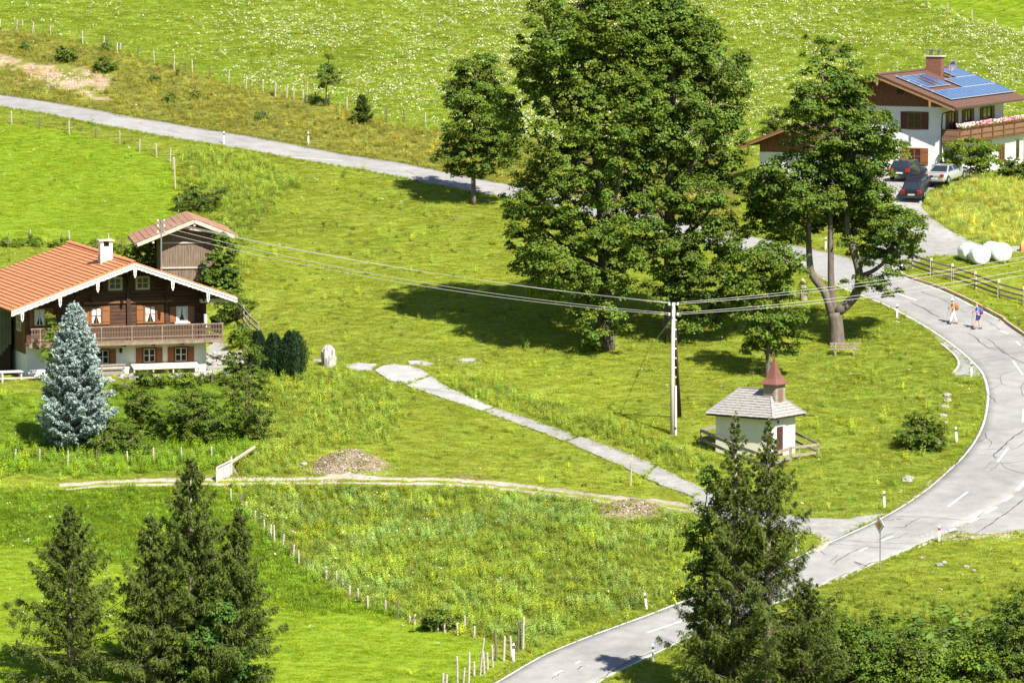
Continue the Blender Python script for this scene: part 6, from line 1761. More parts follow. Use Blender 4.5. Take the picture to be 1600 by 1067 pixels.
shrub('low leafy bush at the foot of the blue spruce', (182, 708), [(182,668,22,14),(165,684,20,14),(200,684,22,14),(182,698,30,10),(218,695,16,10)], L_SHRUB, 24, group=SG)
shrub('tall loose shrub left of the columnar yews', (388, 690), [(382,545,20,16),(398,562,16,16),(368,570,18,18),(390,590,24,18),(365,605,18,18),(405,612,16,16),(385,632,24,20),(408,655,18,18),(378,665,18,16),(398,680,20,10),(352,590,10,14)], L_SHRUB, 25, leaf=.10, group=SG, dens=1.05)
shrub('spiky green bush in front of the lean-to shelf', (229, 601), [(229,588,14,10),(220,592,9,8),(239,592,9,8)], L_SHRUB, 26, leaf=.12, clump=.25, group=SG)
shrub('leafy yellowish plant right of the spiky bush', (252, 605), [(252,596,9,7),(258,590,8,6)], L_LIGHT, 27, clump=.22, leaf=.1, group=SG)
shrub('broad leafy bush in front of the right half of the lean-to', (284, 602), [(284,588,14,9),(272,594,10,7),(297,593,12,8)], L_LIGHT, 28, clump=.26, leaf=.13, group=SG)
shrub('small bushy plant near the farmhouse corner', (313, 600), [(313,592,10,7)], L_SHRUB, 29, clump=.22, leaf=.09, group=SG)
shrub('clipped green ball plant beside the yard', (331, 600), [(331,592,10,7),(331,596,11,5)], L_SHRUB, 30, clump=.18, leaf=.07, dens=2.0, group=SG)
shrub('green herbs left of the lean-to bench', (195, 612), [(195,602,16,6),(182,604,8,5)], L_SHRUB, 31, clump=.22, leaf=.09, group=SG)
shrub('yellow-green climbing shrub at the left farmhouse corner', (85, 600), [(78,500,8,9),(80,520,12,12),(88,540,10,12),(75,552,10,12),(85,572,10,14)], L_LIGHT, 32, clump=.25, leaf=.1, group=SG)
shrub('yellow-green bush covering the left side of the barn', (238, 430), [(250,382,14,10),(230,380,18,10),(212,388,14,9),(245,398,18,12),(222,402,16,10),(258,412,14,14),(235,415,20,12),(205,402,10,8)], leafmat('yellowish_leaf', (0.17, 0.20, 0.03), 0.35), 33, leaf=.13, base_pt=None)
shrub('dark climbing bush on the right side of the barn', (348, 470), [(345,375,12,12),(355,392,14,14),(338,405,16,14),(352,418,18,14),(332,430,18,12),(362,440,14,14),(342,448,22,12),(325,445,10,10),(360,460,18,10)], L_DARK, 34, leaf=.15)
shrub('tangled bush below the barn above the yard fence', (372, 500), [(365,468,16,10),(385,476,12,9),(352,478,12,10),(372,488,18,9),(392,495,12,8),(350,495,14,9)], L_SHRUB, 35)
shrub('light green bush beside the balcony end', (378, 540), [(372,516,12,8),(386,522,12,9),(368,530,10,9),(384,535,14,7)], L_LIGHT, 36)
shrub('bush at the tall post above the barn roof', (308, 330), [(308,300,20,12),(292,310,16,10),(326,308,16,10),(308,318,28,9),(345,300,12,10)], L_SHRUB, 37)
for i, (u, v, r_, nm) in enumerate(((12,386,17,'low weeds behind the farmhouse roof at the left picture edge'),(44,382,16,'low weeds around the first post behind the roof'),(95,386,15,'low weeds around the second post behind the roof'),(150,390,17,'low weeds behind the farmhouse ridge left of the chimney'),(190,394,18,'low weeds between the chimney and the barn bush'))):
    shrub(nm, (u, v), [(u, v - 8, r_, 6), (u - r_ * .8, v - 5, r_ * .7, 5), (u + r_ * .8, v - 5, r_ * .7, 5)], L_LIGHT, 340 + i, clump=.28, group='weeds behind the farmhouse roof')
for i, (u, v, r_, nm) in enumerate(((104,95,16,'leafy bush on the road bank below the fence, second from left'),(164,112,16,'dark bush on the road bank above the bare earth'),(240,128,9,'small bush on the middle of the road bank'),(268,160,11,'small dark bush low on the road bank'),(408,188,11,'round bush on the bank left of the young fence tree'),
                           (40,78,9,'small bush at the far left end of the bank'),(168,78,7,'tiny bush at a meadow fence post on the left'),(305,152,8,'light green bushlet low on the bank'),(280,118,6,'tiny bush below the meadow fence'),(496,165,9,'low bush at the foot of the fence posts'))):
    shrub(nm, (u, v), [(u, v - r_ * .75, r_ * .8, r_ * .6), (u - r_ * .5, v - r_ * .4, r_ * .6, r_ * .5), (u + r_ * .55, v - r_ * .4, r_ * .55, r_ * .45)], L_SHRUB if i % 3 else L_DARK, 40 + i, leaf=.12, clump=.28, group='bushes on the road bank')
shrub('bush behind the annex gable', (1212, 215), [(1212,182,12,12),(1200,195,12,12),(1222,198,10,10),(1210,205,16,8)], L_SHRUB, 55)
shrub('bright leafy climber in front of the balcony side of the white house', (1515, 280), [(1512,224,26,9),(1488,234,18,12),(1540,232,24,10),(1515,243,34,12),(1485,255,14,12),(1548,245,14,10),(1512,260,28,10),(1535,258,18,8)], L_LIGHT, 56, leaf=.16, clump=.42)
shrub('dark bush at the right picture edge beside the white house', (1588, 280), [(1588,256,18,10),(1570,264,14,9),(1600,266,14,10),(1585,272,20,7)], L_SHRUB, 57, leaf=.14)
FG = 'foreground shrubs at the bottom right'
shrub('big dark bush at the right edge of the foreground', (1590, 1090), [(1592,938,24,22),(1570,965,26,24),(1608,970,26,26),(1588,1000,34,24),(1560,1020,26,22),(1608,1030,26,26),(1580,1050,34,22),(1555,1060,22,18)], L_SHRUB, 60, leaf=.11, clump=.36, group=FG, fat=1.4)
shrub('dark leafy foreground bush right of the tall spruces', (1345, 1095), [(1340,985,26,22),(1365,1005,26,22),(1322,1015,26,22),(1350,1035,36,22),(1385,1040,24,20),(1330,1060,30,18),(1372,1066,30,16)], L_DARK, 61, leaf=.14, clump=.42, group=FG)
shrub('slender dark green sapling in the foreground weeds', (1372, 1040), [(1372,962,10,12),(1372,980,13,14),(1370,1002,16,14)], L_DARK, 62, leaf=.11, clump=.3, group=FG)
shrub('light leafy foreground bush between the dark bushes', (1470, 1100), [(1445,1025,26,16),(1475,1040,28,16),(1505,1050,26,16),(1430,1055,30,16),(1520,1020,20,14),(1470,1066,40,14)], L_LIGHT, 63, leaf=.2, nleaf=45, clump=.45, group=FG)
shrub('bushy undergrowth at the bottom right of the frame', (1530, 1110), [(1520,1066,34,14),(1560,1078,30,14),(1490,1080,34,12)], L_LIGHT, 64, leaf=.2, nleaf=45, clump=.45, group=FG)
shrub('dark shrub between the low spruce and the slender sapling', (1300, 1100), [(1300,975,24,20),(1285,1000,26,20),(1318,1000,24,20),(1300,1030,34,22),(1275,1050,26,18),(1325,1050,26,18)], L_DARK, 66, leaf=.12, clump=.38, group=FG)
shrub('dark mid-height shrub left of the big bush at the right edge', (1530, 1100), [(1535,985,20,16),(1515,1005,22,18),(1548,1010,22,18),(1530,1035,34,20),(1505,1050,24,16),(1550,1055,24,16)], L_DARK, 67, leaf=.13, clump=.4, group=FG)
shrub('leafy shrub rising in the middle of the foreground weeds', (1420, 1100), [(1418,995,22,16),(1400,1015,24,18),(1438,1015,24,18),(1418,1040,36,20),(1395,1060,26,14),(1450,1058,26,14)], L_SHRUB, 68, leaf=.13, clump=.4, group=FG)
shrub('leafy bramble at the end of the lower field fence', (690, 985), [(668,960,16,9),(690,965,20,10),(712,972,16,8),(680,976,24,8)], L_SHRUB, 65, leaf=.13)

# --- columnar yews
def yew(label, u, v, w, h, seed):
    r = np.random.default_rng(seed); b = G(u, v); m = ppm(b)
    o = empty('columnar_yew', b, 0, label, 'shrub', 'columnar yews beside the yard')
    MB().tube([(0, 0, -.2), (0, 0, h / m * .5)], .07, 7).build('trunk', M_SBARK, o)
    n = 9000; t = r.random(n); a = r.uniform(0, 2 * PI, n); k = w / m / 2 * (np.sin(np.clip(t * .8 + .18, 0, 1) * PI) ** .5) * (1 + .16 * np.sin(5 * a + seed) + .1 * np.sin(9 * a))
    rr = k * r.uniform(.72, 1.03, n); z = .12 + t * h / m * (1 + .05 * np.sin(6 * a + seed))
    P = np.stack([rr * np.cos(a), rr * np.sin(a), z], -1)
    A = np.stack([np.cos(a) * .35, np.sin(a) * .35, np.ones(n)], -1) + r.normal(0, .25, (n, 3)); N = np.stack([np.cos(a), np.sin(a), .2 * np.ones(n)], -1) + r.normal(0, .4, (n, 3))
    V, F_ = axis_quads(P, A, N, r.uniform(.12, .24, n), r.uniform(.04, .08, n))
    ti = np.clip(1 + .35 * np.sin(5 * a + seed) * .6 + r.normal(0, .25, n), .4, 2); np_mesh('foliage', V, F_, np.repeat(np.stack([ti, ti, ti], -1), 4, 0), L_YEW, o)
yew('dark columnar yew, rightmost and broadest of three', 456, 590, 42, 66, 1)
yew('dark columnar yew in the middle of three', 427, 588, 30, 60, 2)
yew('dark columnar yew, leftmost of three behind the loose shrub', 403, 582, 26, 58, 3)

# --- conifers
def spruce(label, base, h, rad, seed, leafm=L_SPRUCE, droop=.35, per=5.5, gap=.36, needle=(.09, .19), wid=.038, kdens=1.0, low=.05, cat='tree', group=None, name='spruce_tree', shape=.8, hang=.55, bare=0.0, tintv=.22, lean=0, lvar=(.5, 1.25)):
    r = np.random.default_rng(seed)
    o = empty(name, base, 0, label, cat, group)
    tb = MB(); bb = MB(); rt = .018 * h + .02
    tb.tube([(0, 0, -.6), (lean * .3, 0, h * .35), (lean * .7, .02, h * .7), (lean, 0, h)], [rt * 1.1, rt * .75, rt * .4, .012], 8)
    Ps, As, Ns, Ls, Ti = [], [], [], [], []
    z = low * h
    while z < h - .12:
        t = z / h
        nb = max(3, int(round(per + r.normal(0, .8))))
        a0 = r.uniform(0, 6.28)
        for k in range(nb):
            a = a0 + 2 * PI * k / nb + r.normal(0, .22)
            L = rad * (1 - t) ** shape * r.uniform(*lvar) + .10 * min(1, 5 * (1 - t))
            if t < .12: L *= .6 + 3 * t
            el = .15 + .75 * t + r.normal(0, .09) - droop * (1 - t) * .6
            d = np.array([math.cos(a), math.sin(a), 0.0])
            ns = max(4, int(L / .16))
            s = np.linspace(0, 1, ns)
            # branch line: leaves trunk at angle el, sags, tip turns up
            zz = z + L * (math.sin(el) * s - droop * .55 * s ** 2 + .28 * s ** 3)
            xy = d[None, :2] * (L * math.cos(el) * s)[:, None]
            B = np.concatenate([xy, zz[:, None]], 1); B[:, 0] += lean * z / h
            if L > .35: bb.tube([Vector(B[0]), Vector(B[len(B) // 2]), Vector(B[-1])], [.010 + .010 * L, .006 + .005 * L, .004], 4, False)
            side = np.array([-d[1], d[0], 0])
            nt_ = max(5, int(L * 17 * kdens)); nk = 20
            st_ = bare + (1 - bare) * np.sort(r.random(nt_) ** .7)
            sg_ = np.where(r.random(nt_) < .5, -1.0, 1.0)
            q0 = np.stack([np.interp(st_, s, B[:, j]) for j in range(3)], -1)
            lt = (.17 + .27 * L * (1.04 - st_) ** .7) * r.uniform(.6, 1.15, nt_) * min(1.0, .30 + 1.9 * (1 - t))
            hg = hang * r.uniform(.3, 1.3, nt_)
            ax = d * r.uniform(.35, .9, (nt_, 1)) + side * (sg_ * r.uniform(.3, 1.0, nt_))[:, None] + np.array([0, 0, -1.0]) * hg[:, None]
            ax /= np.linalg.norm(ax, axis=1, keepdims=True)
            tt = r.random((nt_, nk))
            q = q0[:, None] + ax[:, None] * (tt * lt[:, None])[..., None] + np.array([0, 0, -1.0]) * (.25 * hg[:, None] * lt[:, None] * tt ** 2)[..., None]
            q = (q + r.normal(0, .022, q.shape)).reshape(-1, 3)
            A = (ax[:, None] + r.normal(0, .42, (nt_, nk, 3))).reshape(-1, 3); cnt = len(q)
            N = np.array([0, 0, 1.0]) + r.normal(0, .5, (cnt, 3))
            Ps.append(q); As.append(A); Ns.append(N); Ls.append(r.uniform(*needle, cnt))
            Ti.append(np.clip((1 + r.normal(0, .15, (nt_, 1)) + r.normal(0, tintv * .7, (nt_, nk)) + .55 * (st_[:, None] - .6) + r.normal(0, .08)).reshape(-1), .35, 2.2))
        z += gap * r.uniform(.75, 1.25) * (1 - .35 * t)
    n = 60; Ps.append(np.stack([np.full(n, lean) + r.normal(0, .02, n), r.normal(0, .02, n), h - r.random(n) * .5], -1)); As.append(r.normal(0, .5, (n, 3)) + np.array([0, 0, .8])); Ns.append(r.normal(size=(n, 3))); Ls.append(r.uniform(.06, .14, n)); Ti.append(np.ones(n))
    tb.build('trunk', M_SBARK, o, True)
    bb.build('branches', M_TWIG, o, fix=False)
    P = np.concatenate(Ps); L_ = np.concatenate(Ls)
    V, F_ = axis_quads(P, np.concatenate(As), np.concatenate(Ns), L_, wid * r.uniform(.7, 1.4, len(P)))
    ti = np.concatenate(Ti)
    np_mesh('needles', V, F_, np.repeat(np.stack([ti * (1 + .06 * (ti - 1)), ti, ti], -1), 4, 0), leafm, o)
    return o
def sp_px(label, u, vb, vt, wpx, seed, **k):
    b = G(u, vb); m = ppm(b)
    return spruce(label, b, (vb - vt) / m, wpx / m, seed, **k)
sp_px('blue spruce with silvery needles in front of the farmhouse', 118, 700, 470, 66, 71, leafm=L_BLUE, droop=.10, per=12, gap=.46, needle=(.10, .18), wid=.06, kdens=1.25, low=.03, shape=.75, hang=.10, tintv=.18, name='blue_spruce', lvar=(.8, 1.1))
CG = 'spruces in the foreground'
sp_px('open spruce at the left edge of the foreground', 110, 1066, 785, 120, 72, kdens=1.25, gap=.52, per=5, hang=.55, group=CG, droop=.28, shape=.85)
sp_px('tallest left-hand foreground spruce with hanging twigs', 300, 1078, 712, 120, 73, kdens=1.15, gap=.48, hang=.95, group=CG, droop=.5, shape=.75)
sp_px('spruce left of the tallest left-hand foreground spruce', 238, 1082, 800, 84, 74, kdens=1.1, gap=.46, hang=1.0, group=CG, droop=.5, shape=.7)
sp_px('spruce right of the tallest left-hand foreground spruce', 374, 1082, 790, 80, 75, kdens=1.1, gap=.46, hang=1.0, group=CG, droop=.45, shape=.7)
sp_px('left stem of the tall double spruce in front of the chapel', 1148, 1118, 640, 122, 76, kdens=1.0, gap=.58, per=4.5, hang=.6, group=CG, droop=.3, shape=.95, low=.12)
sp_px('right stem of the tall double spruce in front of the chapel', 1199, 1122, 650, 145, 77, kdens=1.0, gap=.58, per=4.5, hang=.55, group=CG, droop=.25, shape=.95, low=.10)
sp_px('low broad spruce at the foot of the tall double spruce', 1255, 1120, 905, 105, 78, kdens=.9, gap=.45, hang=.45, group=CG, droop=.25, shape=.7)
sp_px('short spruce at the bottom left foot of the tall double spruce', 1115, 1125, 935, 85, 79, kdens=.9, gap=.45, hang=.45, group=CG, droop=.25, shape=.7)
sp_px('small dark spruce behind the upper meadow fence', 566, 193, 147, 17, 80, kdens=1.5, gap=.22, hang=.15, droop=.15, needle=(.08, .14))
# ================================================================== GRASS, HERBS AND FLOWERS (uncountable: stuff)
def blade_tuft(seed, n, h, spread, w, arch=.6, segs=2):
    r = np.random.default_rng(seed); V = []; F_ = []
    for i in range(n):
        a = r.uniform(0, 2 * PI); d = np.array([math.cos(a), math.sin(a), 0]); s = np.array([-d[1], d[0], 0]) * w * r.uniform(.7, 1.3) / 2
        p = d * r.random() ** .7 * spread * .45; hh_ = h * r.uniform(.55, 1.1); out = arch * hh_ * r.uniform(.3, 1.0)
        k = len(V)
        m = p + d * out * .3 + np.array([0, 0, hh_ * .62]); t = p + d * out + np.array([0, 0, hh_ * (1 - .25 * arch)])
        V += [p - s, p + s, m + s * .8, m - s * .8, t]
        F_ += [(k, k + 1, k + 2, k + 3), (k + 3, k + 2, k + 4)]
    return V, F_
def herb(seed, stems, h, leaf, nl, spread):
    r = np.random.default_rng(seed); V = []; F_ = []
    for s_ in range(stems):
        b = np.array([*r.normal(0, spread * .4, 2), 0]); top = b + np.array([*r.normal(0, .06, 2), h * r.uniform(.7, 1.1)])
        for i in range(nl):
            t = (i + .5) / nl; p = b + (top - b) * t; a = i * 2.4 + r.uniform(-.4, .4); d = np.array([math.cos(a), math.sin(a), .75 - .6 * r.random()]); d /= np.linalg.norm(d)
            L = leaf * (1.15 - .6 * t) * r.uniform(.7, 1.2); s = np.cross(d, [0, 0, 1]); s = s / np.linalg.norm(s) * L * .24
            k = len(V); V += [p, p + d * L * .5 + s, p + d * L, p + d * L * .5 - s]; F_ += [(k, k + 1, k + 2, k + 3)]
    return V, F_
def umbel(seed, n, h, size):
    r = np.random.default_rng(seed); V = []; F_ = []
    for i in range(n):
        c = np.array([*r.normal(0, .16, 2), h * r.uniform(.75, 1.1)]); rr = size * r.uniform(.6, 1.1) / 2; k = len(V)
        tilt = r.normal(0, .3, 2)
        for j in range(6):
            a = 2 * PI * j / 6; x, y = rr * math.cos(a), rr * math.sin(a); V.append(c + np.array([x, y, tilt[0] * x + tilt[1] * y]))
        F_.append(tuple(range(k, k + 6)))
    return V, F_
def bigleaf(seed, n, size, h):
    r = np.random.default_rng(seed); V = []; F_ = []
    for i in range(n):
        a = r.uniform(0, 6.28); d = np.array([math.cos(a), math.sin(a), 0]); c = d * r.uniform(.1, .45) + np.array([0, 0, h * r.uniform(.5, 1.1)]); rr = size * r.uniform(.6, 1.1) / 2; k = len(V)
        nrm = np.array([*(d[:2] * .35 + r.normal(0, .2, 2)), 1.0]); nrm /= np.linalg.norm(nrm); t1 = np.cross(nrm, [0, 1, .1]); t1 /= np.linalg.norm(t1); t2 = np.cross(nrm, t1)
        V.append(c)
        for j in range(9):
            b = 2 * PI * j / 9; V.append(c + (t1 * math.cos(b) + t2 * math.sin(b)) * rr * r.uniform(.85, 1.1) + nrm * rr * .15)
        for j in range(9): F_.append((k, k + 1 + j, k + 1 + (j + 1) % 9))
    return V, F_
def src_collection(name, metas, material):
    c = bpy.data.collections.new(name)
    for i, (V, F_) in enumerate(metas):
        me = bpy.data.meshes.new(name); me.from_pydata([tuple(v) for v in V], [], F_); me.materials.append(material)
        o = bpy.data.objects.new('%s_%02d' % (name, i), me); c.objects.link(o)
    return c
def scatter(name, label, coll, P, scale, tint, n_src):
    n = len(P)
    me = bpy.data.meshes.new(name); me.vertices.add(n); me.vertices.foreach_set('co', np.ascontiguousarray(P, np.float32).ravel())
    a = me.attributes.new('scl', 'FLOAT', 'POINT'); a.data.foreach_set('value', np.ascontiguousarray(scale, np.float32))
    rot = np.zeros((n, 3), np.float32); rot[:, 2] = rng.uniform(0, 6.28, n); rot[:, 0] = rng.normal(0, .08, n); rot[:, 1] = rng.normal(0, .08, n)
    a = me.attributes.new('rot', 'FLOAT_VECTOR', 'POINT'); a.data.foreach_set('vector', rot.ravel())
    a = me.attributes.new('idx', 'INT', 'POINT'); a.data.foreach_set('value', rng.integers(0, n_src, n).astype(np.int32))
    a = me.attributes.new('tint', 'FLOAT_COLOR', 'POINT'); t = np.ones((n, 4), np.float32); t[:, :3] = tint; a.data.foreach_set('color', t.ravel())
    me.update()
    o = bpy.data.objects.new(name, me); COL.objects.link(o); o['kind'] = 'stuff'; o['label'] = label
    g = bpy.data.node_groups.new(name, 'GeometryNodeTree')
    g.interface.new_socket('Geometry', in_out='INPUT', socket_type='NodeSocketGeometry'); g.interface.new_socket('Geometry', in_out='OUTPUT', socket_type='NodeSocketGeometry')
    N = g.nodes; gi = N.new('NodeGroupInput'); go_ = N.new('NodeGroupOutput')
    ip = N.new('GeometryNodeInstanceOnPoints'); ci = N.new('GeometryNodeCollectionInfo')
    ci.inputs['Collection'].default_value = coll; ci.inputs['Separate Children'].default_value = True; ci.inputs['Reset Children'].default_value = True
    def na(nm, ty):
        q = N.new('GeometryNodeInputNamedAttribute'); q.data_type = ty; q.inputs['Name'].default_value = nm; return q
    g.links.new(gi.outputs[0], ip.inputs['Points']); g.links.new(ci.outputs[0], ip.inputs['Instance'])
    ip.inputs['Pick Instance'].default_value = True
    g.links.new(na('idx', 'INT').outputs['Attribute'], ip.inputs['Instance Index'])
    g.links.new(na('rot', 'FLOAT_VECTOR').outputs['Attribute'], ip.inputs['Rotation'])
    g.links.new(na('scl', 'FLOAT').outputs['Attribute'], ip.inputs['Scale'])
    g.links.new(ip.outputs[0], go_.inputs[0])
    md = o.modifiers.new('scatter', 'NODES'); md.node_group = g
    return o
M_BLADE = leafmat('grass_blade', (1, 1, 1), 0.35, 0.55, 0.2, instancer=True)
M_UMB = leafmat('white_umbel', (1, 1, 1), 0.25, 0.8, 0.1, instancer=True)
C_SHORT = src_collection('short_tuft_src', [blade_tuft(i, 70, .13, 1.5, .026, .9) for i in range(3)], M_BLADE)
C_ROUGH = src_collection('rough_tuft_src', [blade_tuft(10 + i, 34, .52, .42, .018, .75) for i in range(3)], M_BLADE)
C_HERB = src_collection('herb_src', [herb(20 + i, 6, .75, .17, 13, .34) for i in range(3)], M_BLADE)
C_UMB = src_collection('umbel_src', [umbel(30 + i, 5, .50, .125) for i in range(3)], M_UMB)
C_BIG = src_collection('butterbur_src', [bigleaf(40 + i, 7, .42, .5) for i in range(3)], M_BLADE)

def sample(n, u0=-40, u1=1640, v0=-40, v1=1110):
    """ground points spread evenly over the part of the hillside that the photograph shows"""
    out = []
    while sum(len(o) for o in out) < n:
        k = n * 2
        x = rng.uniform(-48, 62, k); y = rng.uniform(262, 475, k)
        z = H(x, y); u, v = project(np.stack([x, y, z], -1))
        m = (u > u0) & (u < u1) & (v > v0) & (v < v1)
        out.append(np.stack([x, y, z, u, v], -1)[m])
    return np.concatenate(out)[:n]
FOOT = []
for (c, a, x0, x1, y0, y1) in ((FH['c'], FH['a'], XL - 2.2, XR + .2, -.2, 14), (RH['c'], RHA, -hw - .1, hw + .2, -.2, HL + .2), (ax_c, RHA, -aw - .1, aw + .1, -.2, 6.6), (CHP['c'], CHA, -lx - .1, .9, -.1, ly + .1), (bc, BA, wl, wr, 0, 6.1)):
    q = [Vector((math.cos(a) * px - math.sin(a) * py + c.x, math.sin(a) * px + math.cos(a) * py + c.y)) for px, py in ((x0, y0), (x1, y0), (x1, y1), (x0, y1))]
    FOOT.append([(p[0], p[1]) for p in q])
YARD = px_poly([(322,580),(352,577),(358,560),(352,540),(335,532),(322,540)])
def clear_of(S, near_track=.75):
    x, y = S[:, 0], S[:, 1]
    m = ~road_lower(x, y)
    for P in FOOT: m &= ~inpoly(x, y, P)
    m &= ~inpoly(x, y, YARD)
    d = np.full(len(x), 9.0)
    for k in range(0, len(TD), 3): d = np.minimum(d, np.hypot(x - TD[k, 0], y - TD[k, 1]))
    m &= (d > near_track) | ((d < .22) & (rng.random(len(x)) < .8))
    for (cx, cy, rx, ry, hh_) in MOUNDS: m &= (np.hypot((x - cx) / rx, (y - cy) / ry) + .2 * fbm(x / .8, y / .8, 5, 2) > .75) | (rng.random(len(x)) < .3)
    return m
def zone(S):
    u, v = ragged_px(S[:, 3], S[:, 4], S[:, 0], S[:, 1]); u = u + rng.normal(0, 10, len(u)); v = v + rng.normal(0, 4, len(v)) * (S[:, 4] > 240)
    vA = np.interp(u, [p[0] for p in FENCE_A], [p[1] for p in FENCE_A])
    z = np.zeros(len(S), int)                                       # 0 pasture
    z[v < vA] = 1                                                   # flower meadow
    vr = np.interp(u, [0, 400, 815, 1075, 1300], [150, 217, 292, 350, 396])
    z[(v >= vA) & (v < vr) & (u < 1150)] = 2                        # bank
    for k, P in ((3, FENCE_B), (3, MOWN2), (4, LUSH2), (5, NETTLE), (6, TALLY), (7, ROUGHL), (7, WEEDS1), (7, WEEDS2), (8, GARDEN), (3, FARR), (9, HAYR)):
        z[inpoly(u, v, P)] = k
    e = inpoly(u, v, EARTH) | inpoly(u, v, EARTH2); z[e] = 10
    return z
def col_at(S, k=1.0, var=.16):
    c, _, _ = zone_colour(S[:, 0], S[:, 1])
    j = 1 + rng.normal(0, var, len(S)); h = rng.normal(0, .10, len(S))
    return np.clip(np.stack([c[:, 0] * j * (1 + h), c[:, 1] * j, c[:, 2] * j * (1 - h)], -1) * k, .003, .8)
# short grass everywhere
S = sample(170000); S = S[clear_of(S)]; z = zone(S)
keep = rng.random(len(S)) < np.array([.95, .8, .5, 1.0, .8, .5, .4, .6, .9, .95, .06])[z]
S = S[keep]; z = z[keep]
sc = np.array([.7, .9, 1.0, .6, 1.3, 1.2, 1.2, 1.1, .8, .8, .6])[z] * rng.uniform(.7, 1.3, len(S))
scatter('meadow_grass', 'short meadow grass covering the hillside', C_SHORT, S[:, :3], sc, col_at(S, 1.95, .13) * np.array([1.08, 1, 1]), 3)
# rough tufts, in patches
S = sample(52000); S = S[clear_of(S)]; z = zone(S)
pt = fbm(S[:, 0] / 2.2, S[:, 1] / 3.0, 61, 3)
pr = np.array([.04, .04, .8, .0, .4, .6, 1.0, .85, .08, .09, .08])[z]
pr = np.clip(pr + np.where(np.isin(z, (0, 9)), .75 * np.clip(pt - .26, 0, 1) * 1.5, .3 * pt), 0, 1)
k = rng.random(len(S)) < pr; S = S[k]; z = z[k]
tc = col_at(S, 2.0, .2) * np.array([1.04, 1, 1]); dark = rng.random(len(S)) < .35
tc[z == 6] *= 1.12; tc[dark] *= np.array([.75, .86, .9]); yl = rng.random(len(S)) < .14; tc[yl] = tc[yl] * np.array([1.14, 1.06, 1.3])
scatter('rough_grass', 'long rough grass in tufts on the pasture and banks', C_ROUGH, S[:, :3], np.where(z == 6, 1.25, np.where(z == 0, .62, .85)) * rng.uniform(.6, 1.25, len(S)), tc, 3)
# tall herbs and nettles
S = sample(80000); S = S[clear_of(S, 1.1)]; z = zone(S)
pt = fbm(S[:, 0] / 2.6, S[:, 1] / 3.4, 91, 3)
pr = np.where((z == 8) & (S[:, 4] > 692), .8, np.array([.015, .0, .10, .0, .35, .95, .05, .75, .12, .04, 0])[z] * (1 + 1.5 * pt)); pr = np.clip(pr, 0, 1)
k = rng.random(len(S)) < pr; S = S[k]; z = z[k]
tc = col_at(S, 2.35, .2); pale = (fbm(S[:, 0] / 3, S[:, 1] / 3, 33, 2) > .05) & (z == 5)
tc[pale] = tc[pale] * np.array([1.1, 1.15, 2.0])
yl = (fbm(S[:, 0] / 1.5, S[:, 1] / 1.5, 37, 2) > .2) & (z != 7); tc[yl] *= np.array([1.3, 1.2, .7])
scatter('tall_herbs', 'tall nettles and weeds growing on the rough ground', C_HERB, S[:, :3], np.where(z == 4, .7, .95) * rng.uniform(.5, 1.15, len(S)), tc, 3)
# white umbels and yellow flowers of the meadows
S = sample(150000); S = S[clear_of(S)]; z = zone(S)
pt = fbm(S[:, 0] / 7, S[:, 1] / 9, 44, 3); ur = smooth(120, 700, S[:, 3]) * .75 + .12
pr = np.where(z == 1, np.clip(ur * (.75 + 1.5 * pt), .04, 1), np.where(z == 3, .006, np.where(np.isin(z, (4, 5, 8)), .02, .004)))
pr = np.where((z == 3) & (S[:, 4] > 840) & (S[:, 3] < 260), .05, pr)
k = rng.random(len(S)) < pr; S = S[k]; z = z[k]
wh = np.array([.66, .66, .50]); ye = np.array([.42, .42, .04])
tc = np.where((rng.random(len(S)) < np.where(z == 1, .22, .12))[:, None], ye, wh) * rng.uniform(.8, 1.15, (len(S), 1))
scatter('meadow_flowers', 'white umbels and yellow blossoms dotting the meadows', C_UMB, S[:, :3], rng.uniform(.6, 1.15, len(S)) * np.where(z == 1, .9, .75), tc, 3)
# large-leaved butterbur in the foreground corner and weeds beside the bank
P = []
for (u, v, su, sv, n) in ((1480,1035,70,30,420),(1380,1060,60,25,160),(1260,1060,60,20,90),(1560,1050,40,30,120)):
    P.append(np.stack([rng.normal(u, su, n), rng.normal(v, sv, n)], -1))
P = np.concatenate(P); Q = ground(P[:, 0], np.minimum(P[:, 1], 1140)); Q[:, 2] += rng.uniform(-.1, .35, len(Q))
tc = np.array([.12, .19, .028]) * rng.uniform(.6, 1.35, (len(Q), 1)); li = rng.random(len(Q)) < .3; tc[li] *= np.array([1.3, 1.15, 2.2])
scatter('butterbur', 'large-leaved butterbur filling the lower right corner', C_BIG, Q, rng.uniform(.55, 1.1, len(Q)), tc, 3)
# weeds of the foreground bank
P = np.stack([rng.uniform(1060, 1640, 2600), rng.uniform(880, 1120, 2600)], -1)
P = P[P[:, 1] > np.interp(P[:, 0], [1060, 1300, 1465, 1600], [1025, 930, 870, 850])]
Q = ground(P[:, 0], P[:, 1]); lo = smooth(880, 1040, P[:, 1]); k = rng.random(len(Q)) < .15 + .85 * lo; Q = Q[k]; lo = lo[k]
tc = np.array([.16, .22, .03]) * rng.uniform(.6, 1.4, (len(Q), 1))
scatter('bank_weeds', 'dense tall weeds on the foreground bank', C_HERB, Q, rng.uniform(.5, 1.0, len(Q)) * (.5 + .8 * lo), tc, 3)

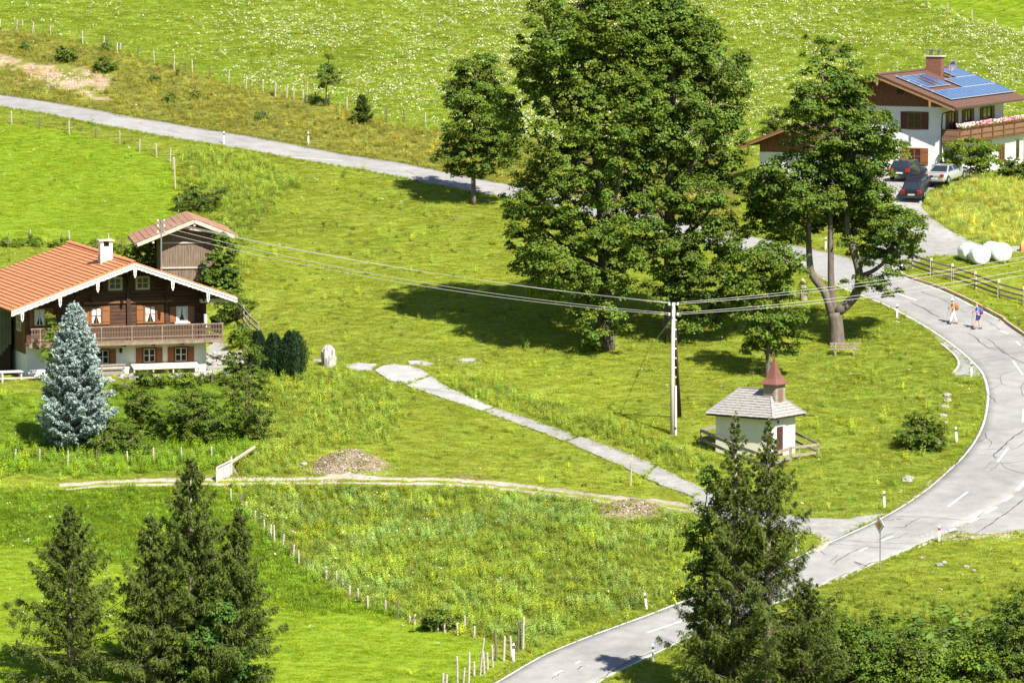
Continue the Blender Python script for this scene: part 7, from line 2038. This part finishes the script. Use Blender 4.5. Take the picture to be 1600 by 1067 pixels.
# dark rush and sedge clumps dotted over the pasture
S = sample(5200); S = S[clear_of(S)]; z = zone(S); pt = fbm(S[:, 0] / 6, S[:, 1] / 8, 71, 2)
k = np.isin(z, (0, 9, 2)) & (rng.random(len(S)) < np.clip(.18 + .8 * pt, .03, 1)); S = S[k]
tc = np.array([.13, .17, .035]) * rng.uniform(.7, 1.5, (len(S), 1)); st_ = rng.random(len(S)) < .22; tc[st_] = np.array([.24, .21, .075]) * rng.uniform(.8, 1.2, (st_.sum(), 1))
scatter('rush_clumps', 'dark rush and dry grass clumps dotted over the pasture', C_ROUGH, S[:, :3], rng.uniform(.45, 1.0, len(S)), tc, 3)
# grass leaning over the road and path edges
E = []
for A, D in ((IN[:48], -DIR[:48]), (IN[57:], -DIR[57:]), (OU[:58], DIR[:58]), (OU[110:], DIR[110:])):
    C = dense(A, .12); Dn = np.stack([np.interp(np.linspace(0, 1, len(C)), np.linspace(0, 1, len(A)), D[:, j]) for j in (0, 1)], -1)
    E.append(C + Dn * rng.uniform(-.02, .75, (len(C), 1))); E.append(C + Dn * rng.uniform(.0, .4, (len(C), 1)))
for P in SLABW + [LANEJ, DRIVE, LAYBY]:
    C = dense(np.vstack([P, P[:1]]), .14); E.append(C + rng.normal(0, .16, C.shape))
E = np.concatenate(E)
m = ~inpoly(E[:, 0], E[:, 1], ROADPOLY) & ~inpoly(E[:, 0], E[:, 1], SIDE) & (rng.random(len(E)) < .8)
E = E[m]; S = np.concatenate([E, H(E[:, 0], E[:, 1])[:, None]], 1); u, v = project(S); k = (u > -40) & (u < 1640) & (v < 1110); S = np.concatenate([S, u[:, None], v[:, None]], 1)[k]
inside = np.zeros(len(S), bool)
for P in SLABW + [LANEJ, DRIVE, LAYBY]: inside |= inpoly(S[:, 0], S[:, 1], P)
S = S[~inside | (rng.random(len(S)) < .25)]
scatter('verge_grass', 'grass fringe along the road and path edges', C_ROUGH, S[:, :3], rng.uniform(.2, .6, len(S)), col_at(S, 1.95, .2), 3)
